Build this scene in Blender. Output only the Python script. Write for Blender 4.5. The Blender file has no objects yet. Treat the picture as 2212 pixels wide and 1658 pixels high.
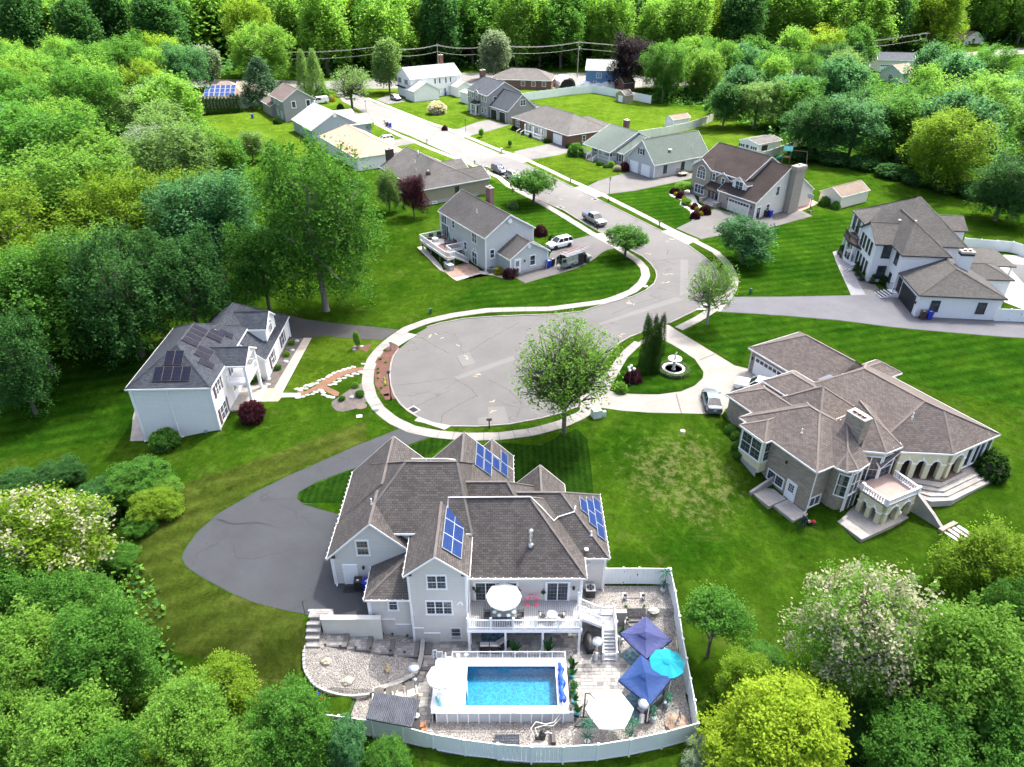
import bpy,bmesh,math,random
import numpy as np
from mathutils import Vector,Matrix,noise as mnoise
R=math.radians
SC=bpy.context.scene
COL=SC.collection
# ------------------------------------------------------------------ camera
PITCH,CAMH,FPX=32.0,44.0,1534.0
cam=bpy.data.objects.new('camera',bpy.data.cameras.new('camera'))
COL.objects.link(cam)
cam.location=(0,0,CAMH)
cam.rotation_euler=(R(90-PITCH),0,0)
cam.data.sensor_width=36
cam.data.lens=36*FPX/2212
cam.data.clip_end=6000
SC.camera=cam
# ------------------------------------------------------------------ sky, sun, exposure
SUN_EL,SUN_AZ=60.0,47.0 # degrees; azimuth measured from +X towards +Y
world=bpy.data.worlds.new('World');SC.world=world
world.use_nodes=True
wn=world.node_tree
sky=wn.nodes.new('ShaderNodeTexSky');sky.sky_type='NISHITA'
sky.sun_disc=False
sky.sun_elevation=R(SUN_EL);sky.sun_rotation=R(90-SUN_AZ)
sky.air_density=0.75;sky.dust_density=6.0;sky.ozone_density=0.4
wn.links.new(sky.outputs[0],wn.nodes['Background'].inputs[0])
wn.nodes['Background'].inputs[1].default_value=0.15
sl=bpy.data.lights.new('sun','SUN');sun=bpy.data.objects.new('sun',sl);COL.objects.link(sun)
sl.energy=4.2;sl.angle=R(0.6);sl.color=(1.0,0.965,0.90)
sd=Vector((math.cos(R(SUN_EL))*math.cos(R(SUN_AZ)),math.cos(R(SUN_EL))*math.sin(R(SUN_AZ)),math.sin(R(SUN_EL))))
sun.rotation_euler=sd.to_track_quat('Z','Y').to_euler()
sun.location=(0,0,200)
SC.view_settings.view_transform='Standard'
SC.view_settings.look='None'
SC.view_settings.exposure=1.85
SC.view_settings.gamma=1
SC.cycles.max_bounces=8
SC.cycles.diffuse_bounces=4
SC.cycles.transmission_bounces=5
SC.cycles.transparent_max_bounces=14
SC.cycles.caustics_reflective=False
SC.cycles.caustics_refractive=False
# ------------------------------------------------------------------ survey: a sighting in a photo crop -> a place in the world
def frame(x0,y0,x1,w=2212):
 k=(3072/2212);s=(-(x0)+x1)/w
 return lambda x,y:((x0+x*s)/k,(y0+y*s)/k)
za=frame(900,1250,1900,2211);zb=frame(850,1800,1600);zc=frame(1500,1650,2150,1796)
zd=frame(2050,950,3072);ze=frame(350,820,1250);zf=frame(1150,450,1950);zg=frame(1750,350,2650)
zh=frame(2350,500,3072,2177);zi=frame(550,150,1250);zj=frame(1150,120,2050);zk=frame(1950,0,3072)
zl=frame(0,0,1100);zm=frame(1100,880,2250);zn=frame(0,1250,1100,1734);zo=frame(2000,1500,3072)
zp=frame(0,600,1200);zq=frame(2150,980,3072);zr=frame(1850,600,2350,2072);zs=frame(1650,900,2250,2211)
zt=frame(900,200,1500);zu=frame(1550,450,2150,2211);zv=frame(800,950,1300,2072)
ov=lambda x,y:(x,y)
CP,SP=math.cos(R(PITCH)),math.sin(R(PITCH))
def P(q,z=0.0):
 a=(q[0]-1106)/FPX;b=(829-q[1])/FPX
 t=(CAMH-z)/(SP-b*CP)
 return Vector((a*t,(CP+b*SP)*t,z))
def Q(x,y,z):
 zc_=y*CP-(z-CAMH)*SP;u=y*SP+(z-CAMH)*CP
 return(1106+FPX*x/zc_,829-FPX*u/zc_)
def hgt(base,zb_,top):
 B=P(base,zb_);lo,hi=-20,60
 for _ in range(40):
  m=(lo+hi)/2
  if Q(B.x,B.y,m)[1]>top[1]:lo=m
  else:hi=m
 return lo-zb_
# ------------------------------------------------------------------ materials
MATS={}
def _nodes(name):
 m=bpy.data.materials.new(name);m.use_nodes=True
 nt=m.node_tree;b=nt.nodes['Principled BSDF']
 return m,nt,b
def N(nt,t,**kw):
 n=nt.nodes.new(t)
 for k,v in kw.items():
  if k in n.inputs:n.inputs[k].default_value=v
  else:setattr(n,k,v)
 return n
def rgb(c):return(c[0],c[1],c[2],1)
def coords(nt,kind):
 if kind=='World':return N(nt,'ShaderNodeNewGeometry').outputs['Position']
 return N(nt,'ShaderNodeTexCoord').outputs[kind]
def ramp(nt,fac,stops):
 r=N(nt,'ShaderNodeValToRGB');nt.links.new(fac,r.inputs[0])
 el=r.color_ramp.elements
 while len(el)<len(stops):el.new(0.5)
 for e,(p,c)in zip(el,stops):
  e.position=p;e.color=rgb(c)if not isinstance(c,float)else(c,c,c,1)
 return r.outputs[0]
def mixc(nt,fac,a,b,mode='MIX'):
 m=N(nt,'ShaderNodeMix',data_type='RGBA',blend_type=mode)
 for s,v in((m.inputs[0],fac),(m.inputs[6],a),(m.inputs[7],b)):
  if hasattr(v,'links'):nt.links.new(v,s)
  else:s.default_value=v if not isinstance(v,tuple)or len(v)==4 else rgb(v)
 return m.outputs[2]
def noise(nt,co,scale,detail=3.0,rough=0.6,dist=0.0):
 n=N(nt,'ShaderNodeTexNoise',Scale=scale,Detail=detail,Roughness=rough,Distortion=dist)
 nt.links.new(co,n.inputs['Vector']);return n.outputs['Fac']
def bump(nt,b,h,strength=0.4,dist=0.05):
 n=N(nt,'ShaderNodeBump',Strength=strength,Distance=dist)
 nt.links.new(h,n.inputs['Height']);nt.links.new(n.outputs[0],b.inputs['Normal'])
def mat(name,col,rough=0.6,var=0.12,scale=1.5,metal=0.0,bmp=0.0,co='Object',rnd=0.0,spec=None,fine=0.0):
 """plain coloured material with a slow tonal drift, optional per-object shift and fine grain"""
 if name in MATS:return MATS[name]
 m,nt,b=_nodes(name)
 c=coords(nt,co);f=noise(nt,c,scale)
 a=tuple(max(0,v*(1-var))for v in col);d=tuple(min(1,v*(1+var))for v in col)
 o=ramp(nt,f,[(0.3,a),(0.7,d)])
 if rnd:
  oi=N(nt,'ShaderNodeObjectInfo')
  o=mixc(nt,1.0,o,ramp(nt,oi.outputs['Random'],[(0,1-rnd),(1,min(1.0,1+rnd))]),'MULTIPLY')
 if fine:
  f2=noise(nt,c,fine,2.0)
  o=mixc(nt,1.0,o,ramp(nt,f2,[(0.25,0.72),(0.75,1.0)]),'MULTIPLY')
  if bmp:bump(nt,b,f2,bmp)
 elif bmp:bump(nt,b,noise(nt,c,scale*12),bmp)
 nt.links.new(o,b.inputs['Base Color'])
 b.inputs['Roughness'].default_value=rough;b.inputs['Metallic'].default_value=metal
 if spec is not None:b.inputs['Specular IOR Level'].default_value=spec
 MATS[name]=m;return m
def courses(name,c1,c2,mortar,w,h,gap,rough=0.85,bm=0.5,drift=0.25,spec=0.3,offs=0.5,dscale=0.5):
 """rows laid in metres along the UVs: shingles, clapboards, bricks, ledge stone"""
 if name in MATS:return MATS[name]
 m,nt,b=_nodes(name)
 uv=coords(nt,'UV')
 t=N(nt,'ShaderNodeTexBrick',Scale=1.0,offset=offs)
 t.inputs['Brick Width'].default_value=w;t.inputs['Row Height'].default_value=h
 t.inputs['Mortar Size'].default_value=gap;t.inputs['Mortar Smooth'].default_value=0.2
 t.inputs['Color1'].default_value=rgb(c1);t.inputs['Color2'].default_value=rgb(c2);t.inputs['Mortar'].default_value=rgb(mortar)
 nt.links.new(uv,t.inputs['Vector'])
 f=noise(nt,coords(nt,'World'),dscale,4.0,0.65)
 o=mixc(nt,1.0,t.outputs['Color'],ramp(nt,f,[(0.25,1-drift),(0.75,1.0)]),'MULTIPLY')
 f2=noise(nt,coords(nt,'World'),14.0,2.0)
 o=mixc(nt,1.0,o,ramp(nt,f2,[(0.2,0.82),(0.8,1.0)]),'MULTIPLY')
 nt.links.new(o,b.inputs['Base Color'])
 b.inputs['Roughness'].default_value=rough;b.inputs['Specular IOR Level'].default_value=spec
 inv=N(nt,'ShaderNodeMath',operation='SUBTRACT');inv.inputs[0].default_value=1.0
 nt.links.new(t.outputs['Fac'],inv.inputs[1])
 bump(nt,b,inv.outputs[0],bm,0.03)
 MATS[name]=m;return m
def leafmat(name,c1,c2,trans=0.45):
 if name in MATS:return MATS[name]
 m,nt,b=_nodes(name)
 at=N(nt,'ShaderNodeAttribute',attribute_name='tone')
 oi=N(nt,'ShaderNodeObjectInfo')
 o=ramp(nt,at.outputs['Fac'],[(0.0,c1),(1.0,c2)])
 o=mixc(nt,1.0,o,ramp(nt,oi.outputs['Random'],[(0,0.82),(1,1.0)]),'MULTIPLY')
 nt.links.new(o,b.inputs['Base Color']);b.inputs['Roughness'].default_value=0.6
 b.inputs['Specular IOR Level'].default_value=0.06
 tr=N(nt,'ShaderNodeBsdfTranslucent')
 o2=mixc(nt,1.0,o,(1.0,0.97,0.62,1),'MULTIPLY');nt.links.new(o2,tr.inputs[0])
 mx=N(nt,'ShaderNodeMixShader');mx.inputs[0].default_value=trans
 nt.links.new(b.outputs[0],mx.inputs[1]);nt.links.new(tr.outputs[0],mx.inputs[2])
 nt.links.new(mx.outputs[0],nt.nodes['Material Output'].inputs[0])
 MATS[name]=m;return m
def glass(name='window_glass',col=(0.02,0.026,0.032),rough=0.06):
 if name in MATS:return MATS[name]
 m,nt,b=_nodes(name)
 f=noise(nt,coords(nt,'World'),0.9,2.0)
 nt.links.new(ramp(nt,f,[(0.35,col),(0.75,tuple(v*3.2 for v in col))]),b.inputs['Base Color'])
 b.inputs['Roughness'].default_value=rough;b.inputs['Specular IOR Level'].default_value=0.7
 MATS[name]=m;return m
def translucent(name,col,tr=0.4):
 if name in MATS:return MATS[name]
 m,nt,b=_nodes(name)
 f=noise(nt,coords(nt,'Object'),3.0)
 o=ramp(nt,f,[(0.3,tuple(v*0.9 for v in col)),(0.7,col)])
 nt.links.new(o,b.inputs['Base Color']);b.inputs['Roughness'].default_value=0.75
 t=N(nt,'ShaderNodeBsdfTranslucent');nt.links.new(o,t.inputs[0])
 mx=N(nt,'ShaderNodeMixShader');mx.inputs[0].default_value=tr
 nt.links.new(b.outputs[0],mx.inputs[1]);nt.links.new(t.outputs[0],mx.inputs[2])
 nt.links.new(mx.outputs[0],nt.nodes['Material Output'].inputs[0])
 MATS[name]=m;return m
WHITE=mat('white_paint',(0.80,0.81,0.82),0.5,0.04)
VINYL=mat('white_vinyl',(0.80,0.82,0.82),0.4,0.04,0.8)
TRIM=mat('white_trim',(0.82,0.83,0.84),0.5,0.03)
BLACK=mat('black_metal',(0.018,0.018,0.02),0.45,0.2)
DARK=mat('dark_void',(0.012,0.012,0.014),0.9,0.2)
STEEL=mat('brushed_steel',(0.62,0.63,0.64),0.28,0.08,3.0,metal=0.9)
CONC=mat('concrete',(0.36,0.34,0.31),0.85,0.18,0.7,bmp=0.15,fine=9.0)
FOUND=mat('foundation_concrete',(0.40,0.40,0.39),0.9,0.14,0.8,bmp=0.15,fine=7.0)
GLASS=glass()
WOOD=mat('stained_wood',(0.22,0.12,0.06),0.6,0.25,4.0)
GREYWOOD=mat('weathered_wood',(0.20,0.17,0.14),0.8,0.25,3.0)
RUBBER=mat('tyre_rubber',(0.015,0.015,0.016),0.8,0.15)
CHROME=mat('bright_rim',(0.55,0.56,0.58),0.25,0.05,metal=0.85)
BLUEBIN=mat('blue_bin_plastic',(0.01,0.035,0.36),0.45,0.1)
BLACKBIN=mat('black_bin_plastic',(0.02,0.02,0.02),0.5,0.2)
BROWNBIN=mat('brown_bin_plastic',(0.055,0.035,0.025),0.5,0.2)
TERRA=mat('terracotta',(0.32,0.12,0.06),0.8)
# ------------------------------------------------------------------ mesh building
KIDS={}
class B:
 def __init__(s):s.v=[];s.f=[];s.m=[];s.T=None
 def add(s,vs,fs,m=0):
  o=len(s.v)
  s.v.extend([tuple(s.T@Vector(v))for v in vs]if s.T else[tuple(v)for v in vs])
  s.f.extend([tuple(i+o for i in f)for f in fs]);s.m.extend([m]*len(fs));return s
 def at(s,x=0,y=0,z=0,rz=0):s.T=Matrix.Translation((x,y,z))@Matrix.Rotation(rz,4,'Z');return s
 def box(s,cx,cy,z0,sx,sy,h,rz=0.0,m=0,taper=1.0):
  c,n=math.cos(rz),math.sin(rz);vs=[]
  for z,k in((z0,1.0),(z0+h,taper)):
   for dx,dy in((-1,-1),(1,-1),(1,1),(-1,1)):
    x,y=dx*sx/2*k,dy*sy/2*k
    vs.append((cx+x*c-y*n,cy+x*n+y*c,z))
  return s.add(vs,[(3,2,1,0),(4,5,6,7),(0,1,5,4),(1,2,6,5),(2,3,7,6),(3,0,4,7)],m)
 def bar(s,p,q,w,h=None,m=0,up=(0,0,1)):
  p,q=Vector(p),Vector(q);h=h or w;d=(q-p).normalized()
  u=Vector(up)
  if abs(d.dot(u))>0.98:u=Vector((1,0,0))
  a=d.cross(u).normalized()*(w/2);b=a.cross(d).normalized()*(h/2)
  vs=[p-a-b,p+a-b,p+a+b,p-a+b,q-a-b,q+a-b,q+a+b,q-a+b]
  return s.add(vs,[(3,2,1,0),(4,5,6,7),(0,1,5,4),(1,2,6,5),(2,3,7,6),(3,0,4,7)],m)
 def tube(s,pts,r,n=6,m=0,caps=True):
  pts=[Vector(p)for p in pts];k=len(pts)
  rs=r if isinstance(r,(list,tuple))else[r]*k
  vs=[];ref=Vector((0.31,0.17,0.93))
  for i,p in enumerate(pts):
   d=(pts[min(i+1,k-1)]-pts[max(i-1,0)])
   d=d.normalized()if d.length>1e-9 else Vector((0,0,1))
   u=ref if abs(d.dot(ref))<0.93 else Vector((1,0,0))
   a=d.cross(u).normalized();b=d.cross(a)
   for j in range(n):
    t=2*math.pi*j/n
    vs.append(p+a*math.cos(t)*rs[i]+b*math.sin(t)*rs[i])
  fs=[(i*n+j,i*n+(j+1)%n,(i+1)*n+(j+1)%n,(i+1)*n+j)for i in range(k-1)for j in range(n)]
  if caps:fs+=[tuple(range(n-1,-1,-1)),tuple((k-1)*n+j for j in range(n))]
  return s.add(vs,fs,m)
 def lathe(s,cx,cy,prof,n=16,m=0,sx=1.0,sy=1.0):
  vs=[(cx+r*sx*math.cos(2*math.pi*j/n),cy+r*sy*math.sin(2*math.pi*j/n),z)for r,z in prof for j in range(n)]
  k=len(prof)
  fs=[(i*n+j,i*n+(j+1)%n,(i+1)*n+(j+1)%n,(i+1)*n+j)for i in range(k-1)for j in range(n)]
  if prof[0][0]>1e-4:fs.append(tuple(range(n-1,-1,-1)))
  if prof[-1][0]>1e-4:fs.append(tuple((k-1)*n+j for j in range(n)))
  return s.add(vs,fs,m)
 def prism(s,poly,z0,z1,m=0):
  n=len(poly)
  a=sum(poly[i][0]*poly[(i+1)%n][1]-poly[(i+1)%n][0]*poly[i][1]for i in range(n))
  if a<0:poly=poly[::-1]
  vs=[(p[0],p[1],z0)for p in poly]+[(p[0],p[1],z1)for p in poly]
  return s.add(vs,[tuple(range(n-1,-1,-1)),tuple(range(n,2*n))]+[(i,(i+1)%n,n+(i+1)%n,n+i)for i in range(n)],m)
 def blob(s,cx,cy,cz,rx,ry,rz,seed=0,amp=0.2,n=10,k=7,m=0,f=1.3,z_min=-1.0):
  vs=[];off=Vector((seed*7.3,seed*3.1,seed*1.7))
  for i in range(k+1):
   ph=math.pi*i/k
   for j in range(n):
    t=2*math.pi*j/n
    d=Vector((math.sin(ph)*math.cos(t),math.sin(ph)*math.sin(t),-math.cos(ph)))
    r=1+amp*mnoise.noise(d*f+off)*1.8
    vs.append((cx+d.x*rx*r,cy+d.y*ry*r,cz+max(z_min,d.z*r)*rz))
  fs=[(i*n+j,i*n+(j+1)%n,(i+1)*n+(j+1)%n,(i+1)*n+j)for i in range(k)for j in range(n)]
  return s.add(vs,fs,m)
 def mesh(s,name,mats,smooth=False,uv=False):
  me=bpy.data.meshes.new(name);me.from_pydata(s.v,[],s.f)
  for x in(mats if isinstance(mats,(list,tuple))else[mats]):me.materials.append(x)
  if len(me.materials)>1:me.polygons.foreach_set('material_index',s.m)
  if smooth:me.polygons.foreach_set('use_smooth',[True]*len(me.polygons))
  me.update()
  if uv:set_uv(me)
  return me
 def obj(s,name,mats,parent=None,smooth=False,uv=False,loc=None,rz=0.0):
  return link(name,s.mesh(name,mats,smooth,uv),parent,loc,rz)
def set_uv(me):
 lay=me.uv_layers.new(name='UVMap');Z=Vector((0,0,1))
 for p in me.polygons:
  n=p.normal
  u=Z.cross(n)if abs(n.z)<0.995 else Vector((1,0,0))
  u=u.normalized();v=n.cross(u)
  for li in p.loop_indices:
   c=me.vertices[me.loops[li].vertex_index].co
   lay.data[li].uv=(c.dot(u),c.dot(v))
def link(name,me,parent=None,loc=None,rz=0.0):
 o=bpy.data.objects.new(name,me);COL.objects.link(o)
 if parent:o.parent=parent;KIDS.setdefault(parent.name,[]).append(o)
 if loc is not None:o.location=loc
 if rz:o.rotation_euler[2]=rz
 return o
def tag(o,label=None,cat=None,group=None,kind=None):
 if label:o['label']=label
 if cat:o['category']=cat
 if group:o['group']=group
 if kind:o['kind']=kind
 return o
def thing(name,label,cat,loc=(0,0,0),rz=0.0,group=None):
 return tag(link(name,None,None,loc,rz),label,cat,group)
def single(name,b,mats,label,cat,loc=(0,0,0),rz=0.0,group=None,smooth=False,uv=False):
 return tag(b.obj(name,mats,None,smooth,uv,loc,rz),label,cat,group)
def dup(root,loc=None,rz=None,label=None,group=None,scale=None,parent=None):
 c=root.copy();COL.objects.link(c)
 if parent:c.parent=parent;KIDS.setdefault(parent.name,[]).append(c)
 if loc is not None:c.location=loc
 if rz is not None:c.rotation_euler[2]=rz
 if scale is not None:c.scale=scale if isinstance(scale,(tuple,list))else(scale,)*3
 if label:c['label']=label
 if group:c['group']=group
 for ch in list(KIDS.get(root.name,())):dup(ch,parent=c)
 return c
# ------------------------------------------------------------------ unseen shells added overhead to dim the sun over the near half
def cloud():
 m,nt,b_=_nodes('added_cloud_shade');nt.nodes.remove(b_)
 tr=N(nt,'ShaderNodeBsdfTransparent');df=N(nt,'ShaderNodeBsdfTranslucent');df.inputs[0].default_value=(.95,.95,.95,1);mx=N(nt,'ShaderNodeMixShader')
 mx.inputs[0].default_value=0.165;nt.links.new(tr.outputs[0],mx.inputs[1]);nt.links.new(df.outputs[0],mx.inputs[2]);nt.links.new(mx.outputs[0],nt.nodes['Material Output'].inputs[0])
 b=B();zc_=420.0;k=zc_/math.tan(R(SUN_EL));ox,oy=k*math.cos(R(SUN_AZ)),k*math.sin(R(SUN_AZ))
 for i,(cx,cy,rx,ry)in enumerate(((0,25,150,92),(8,20,172,118),(-4,8,200,150))):
  b.blob(ox+cx,oy+cy,zc_+i,rx,ry,9+3*i,i+3,.16,40,12,f=2.2)
 tag(b.obj('cloud',m,None,True),kind='structure')
# ================================================================== TERRAIN
CTL=[(-38,61,-1.35),(-31,61.2,-.4),(-29,73,0),(-45,75,-1.0),(-60,60,-2.2),(-50,45,-3.0),(-28,43,0),(-28,50,-.05),(-20,38,0),(-15.8,38,0),(-14,52,0),(-24,54,0),(-24,60,0),(-20,48,0),(-22,31,-2.4),(-17,31.5,-2.6),(-33,35,-2.6),(7.4,40.4,-1.3),(12.8,41,-1.3),(12.9,36,-2.3),(12.7,29,-2.85),(-3,54,-.1),(0.2,59.5,0),(8,50,-.6),(27.7,50.4,-2.1),(20,60,-.1),(30,62.5,0),(18,52,-1.1),(22,45,-2.5),(31,50,-2.1),(38,50,-1.9),(36,56,-1.2),(45,62,-.6),(31.8,49.1,-2.3),(35.3,51,-2.3),(24.8,52.7,-2.25),(30.1,46,-2.4),(36.3,47,-2.3),(41.1,50.7,-1.3),(47.9,55.8,-.8),(0,20,-4.0),(-12,26,-3.1),(6,26,-3.0),(22,22,-4.4),(42,34,-4),(-30,18,-5),(0,62,0),(10,62,0),(20,63,0),(-14,60,0),(35,74,0),(50,70,0),(60,55,-2),(70,75,-.5),(-10,70,0),(-20,75,0),(10,75,0),(-40,90,0),(0,90,0),(40,90,0),(80,90,0),(-80,90,-1),(-80,50,-4),(80,40,-4),(0,5,-7),(60,10,-7),(-60,10,-7)]
_c=np.array(CTL,float)
_K=lambda d2:np.sqrt(d2+16.0)
_A=_K(((_c[:,None,:2]-_c[None,:,:2])**2).sum(-1))
_W=np.linalg.solve(_A+np.eye(len(_c))*0.02,_c[:,2])
def smooth(e0,e1,x):
 t=np.clip((x-e0)/(e1-e0),0,1);return t*t*(3-2*t)
def base_h(x,y):
 x=np.asarray(x,float);y=np.asarray(y,float)
 yy=np.clip(y,5,92);xx=np.clip(x,-82,82)
 d2=(xx[...,None]-_c[:,0])**2+(yy[...,None]-_c[:,1])**2
 z=(_K(d2)*_W).sum(-1)
 z=z*(1-smooth(62,78,y))
 z=np.where(y>56,np.minimum(z,0)*1.0,z)
 flat=smooth(57,61,y)*smooth(-27,-23,x)*(1-smooth(26,30,x))
 z=z*(1-flat)
 # the paved turning area beside the garage is level
 drv=smooth(32.5,37.2,y)*smooth(-35.5,-27.5,x)*(1-smooth(-6.0,-2.0,x))*(1-0*y)
 z=z*(1-drv)
 hills=smooth(300,900,y)*26*(0.6+0.4*np.sin(x*0.004+1.0))
 return z+hills
YARD=[(-15.7,36.4),(-15.6,33.6),(-14.3,32.1),(-12.6,31.7),(-11.3,31.8),(-11.6,29.2),(-9.6,28.85),(-7.5,28.45),(-5.4,27.9),(-3.2,27.5),(-.95,27.2),(1.3,27.0),(4.5,27.15),(8.5,27.7),(12.55,28.65),(12.78,32),(12.95,36.5),(12.9,41.0),(5.4,41.0),(5.4,38.7),(-3.4,38.7),(-10,37),(-10,36.4)]
def inside(poly,x,y):
 x=np.asarray(x,float);y=np.asarray(y,float);r=np.zeros(x.shape,bool);n=len(poly)
 for i in range(n):
  (x1,y1),(x2,y2)=poly[i][:2],poly[(i+1)%n][:2]
  c=((y1>y)!=(y2>y))&(x<(x2-x1)*(y-y1)/(y2-y1+1e-12)+x1);r^=c
 return r
def yard_h(x,y):
 x=np.asarray(x,float);y=np.asarray(y,float)
 left=-1.35-1.4*np.clip((x+14.6)/7.6,0,1)-0.42*np.clip((35.2-y)/3.5,0,1)*(1-np.clip((x+14.6)/7.6,0,1))*2.2
 left=np.maximum(left,-2.8)
 z=np.where(x<-7.0,left,-2.8)
 z=np.where((x<-7.0)&(y<31.9),-2.8,z)
 up=-2.8+1.5*np.clip((y-36.3)/3.2,0,1)
 z=np.where((x>10.5),up,z)
 z=np.where((y>38.25)&(x>5.3),-1.3,z)
 return z
def H(x,y):
 """ground height of the built world (yard included)"""
 if inside(YARD,x,y):return float(yard_h(x,y))
 return float(base_h(x,y))
def G(q,it=12):
 """where a sighting meets the ground"""
 z=0.0
 for _ in range(it):p=P(q,z);z=0.5*z+0.5*H(p.x,p.y)
 return P(q,z)
def axis(lo,hi,f0,f1,step,grow=1.28):
 a=list(np.arange(f0,f1+1e-6,step));s=step
 while a[-1]<hi:s*=grow;a.append(a[-1]+s)
 s=step
 while a[0]>lo:s*=grow;a.insert(0,a[0]-s)
 return np.array(a)
TX=axis(-2600,2600,-46,56,0.6);TY=axis(-150,4200,17,80,0.6)
gx,gy=np.meshgrid(TX,TY)
TZ=base_h(gx,gy)
TZ=TZ+0.03*np.sin(gx*0.31)*np.sin(gy*0.27+1)*(gy>15)*(1-smooth(56,60,gy))
ins=inside(YARD,gx,gy)
TZ=np.where(ins,np.minimum(TZ,yard_h(gx,gy))-0.5,TZ)
nx,ny=len(TX),len(TY)
def ground_z(x,y):
 i=int(np.clip(np.searchsorted(TX,x)-1,0,nx-2));j=int(np.clip(np.searchsorted(TY,y)-1,0,ny-2))
 u=(x-TX[i])/(TX[i+1]-TX[i]);v=(y-TY[j])/(TY[j+1]-TY[j])
 return float((1-u)*(1-v)*TZ[j,i]+u*(1-v)*TZ[j,i+1]+u*v*TZ[j+1,i+1]+(1-u)*v*TZ[j+1,i])
# ------------------------------------------------------------------ grass
def grassmat(name,dark,light,dry=(0.16,0.15,0.05),dryamt=0.3,stripe=None,patches=None):
 m,nt,b=_nodes(name)
 w=coords(nt,'World')
 f1=noise(nt,w,0.11,4.0,0.6);f2=noise(nt,w,1.1,4.0,0.7,0.6);f3=noise(nt,w,7.0,3.0,0.7)
 o=ramp(nt,f1,[(0.36,dark),(0.64,light)])
 o=mixc(nt,1.0,o,ramp(nt,f2,[(0.25,0.5),(0.5,0.86),(0.75,1.0)]),'MULTIPLY')
 o=mixc(nt,1.0,o,ramp(nt,noise(nt,w,3.1,4.0,0.75),[(0.3,0.6),(0.7,1.0)]),'MULTIPLY')
 o=mixc(nt,ramp(nt,noise(nt,w,0.45,5.0,0.7,0.5),[(0.5,0.0),(0.75,0.6)]),o,tuple(v*1.25 for v in light))
 o=mixc(nt,1.0,o,ramp(nt,f3,[(0.2,0.6),(0.7,1.0)]),'MULTIPLY')
 if dryamt:
  fd=noise(nt,w,0.33,5.0,0.72,0.8)
  o=mixc(nt,ramp(nt,fd,[(0.54,0.0),(0.54+0.26,dryamt)]),o,dry)
 if stripe:
  ang,wid,amt=stripe
  sx=N(nt,'ShaderNodeVectorMath',operation='DOT_PRODUCT');nt.links.new(w,sx.inputs[0])
  k=2*math.pi/wid;sx.inputs[1].default_value=(math.cos(ang)*k,math.sin(ang)*k,0)
  ad=N(nt,'ShaderNodeMath',operation='MULTIPLY_ADD');nt.links.new(f2,ad.inputs[0]);ad.inputs[1].default_value=2.2
  nt.links.new(sx.outputs['Value'],ad.inputs[2])
  sn=N(nt,'ShaderNodeMath',operation='SINE');nt.links.new(ad.outputs[0],sn.inputs[0])
  mr=N(nt,'ShaderNodeMapRange');nt.links.new(sn.outputs[0],mr.inputs[0])
  mr.inputs[1].default_value=-1;mr.inputs[2].default_value=1;mr.inputs[3].default_value=1-amt;mr.inputs[4].default_value=1.0
  o=mixc(nt,1.0,o,mr.outputs[0],'MULTIPLY')
 for(px,py,rad,col,lo)in(patches or()):
  d=N(nt,'ShaderNodeVectorMath',operation='DISTANCE');nt.links.new(w,d.inputs[0]);d.inputs[1].default_value=(px,py,-1)
  fp=noise(nt,w,1.1,7.0,0.8,0.15)
  mr=N(nt,'ShaderNodeMapRange');nt.links.new(d.outputs['Value'],mr.inputs[0]);mr.inputs[1].default_value=rad;mr.inputs[2].default_value=rad*0.3
  mr.inputs[3].default_value=0;mr.inputs[4].default_value=0.34
  ad=N(nt,'ShaderNodeMath',operation='ADD');nt.links.new(fp,ad.inputs[0]);nt.links.new(mr.outputs[0],ad.inputs[1])
  gate=N(nt,'ShaderNodeMath',operation='MULTIPLY');nt.links.new(ramp(nt,ad.outputs[0],[(lo-.06,0.0),(lo+0.14,0.7)]),gate.inputs[0])
  g2=N(nt,'ShaderNodeMath',operation='MULTIPLY',use_clamp=True);nt.links.new(mr.outputs[0],g2.inputs[0]);g2.inputs[1].default_value=6.0
  nt.links.new(g2.outputs[0],gate.inputs[1])
  o=mixc(nt,gate.outputs[0],o,col)
 nt.links.new(o,b.inputs['Base Color']);b.inputs['Roughness'].default_value=1.0;b.inputs['Specular IOR Level'].default_value=0.0
 bump(nt,b,noise(nt,w,22.0,2.0,0.7),0.5,0.06)
 return m
SOIL=(0.25,0.18,0.11)
GRASS=grassmat('meadow_grass',(0.022,0.072,0.004),(0.052,0.112,0.008),dryamt=0.25,patches=[(17.0,54.5,14,(0.15,0.14,0.06),0.86),(-19,34,8,(0.15,0.13,0.05),0.86),(-40,78,12,(0.05,0.035,0.02),0.74)])
LAWN_DARK=grassmat('striped_lawn',(0.016,0.052,0.006),(0.026,0.072,0.008),dryamt=0.0,stripe=(0.0,0.62,0.28))
LAWN_LIME=grassmat('lime_lawn',(0.055,0.115,0.008),(0.095,0.165,0.014),dryamt=0.1,stripe=(R(60),1.6,0.14))
LAWN_OLIVE=grassmat('olive_lawn',(0.048,0.082,0.010),(0.080,0.112,0.018),dryamt=0.35,stripe=(R(118),2.2,0.26))
LAWN_MOWN=grassmat('mown_lawn',(0.020,0.078,0.005),(0.044,0.116,0.008),dryamt=0.08,stripe=(R(105),1.9,0.3))
TURF=mat('artificial_turf',(0.020,0.055,0.008),0.9,0.2,1.0,fine=15.0)
vs=np.stack([gx,gy,TZ],-1).reshape(-1,3)
idx=np.arange(nx*ny).reshape(ny,nx)
fs=np.stack([idx[:-1,:-1],idx[:-1,1:],idx[1:,1:],idx[1:,:-1]],-1).reshape(-1,4)
me=bpy.data.meshes.new('ground');me.from_pydata(vs.tolist(),[],fs.tolist());me.materials.append(GRASS)
me.polygons.foreach_set('use_smooth',[True]*len(me.polygons))
tag(link('ground',me),'grassy ground running out under the woods',kind='structure')
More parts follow.
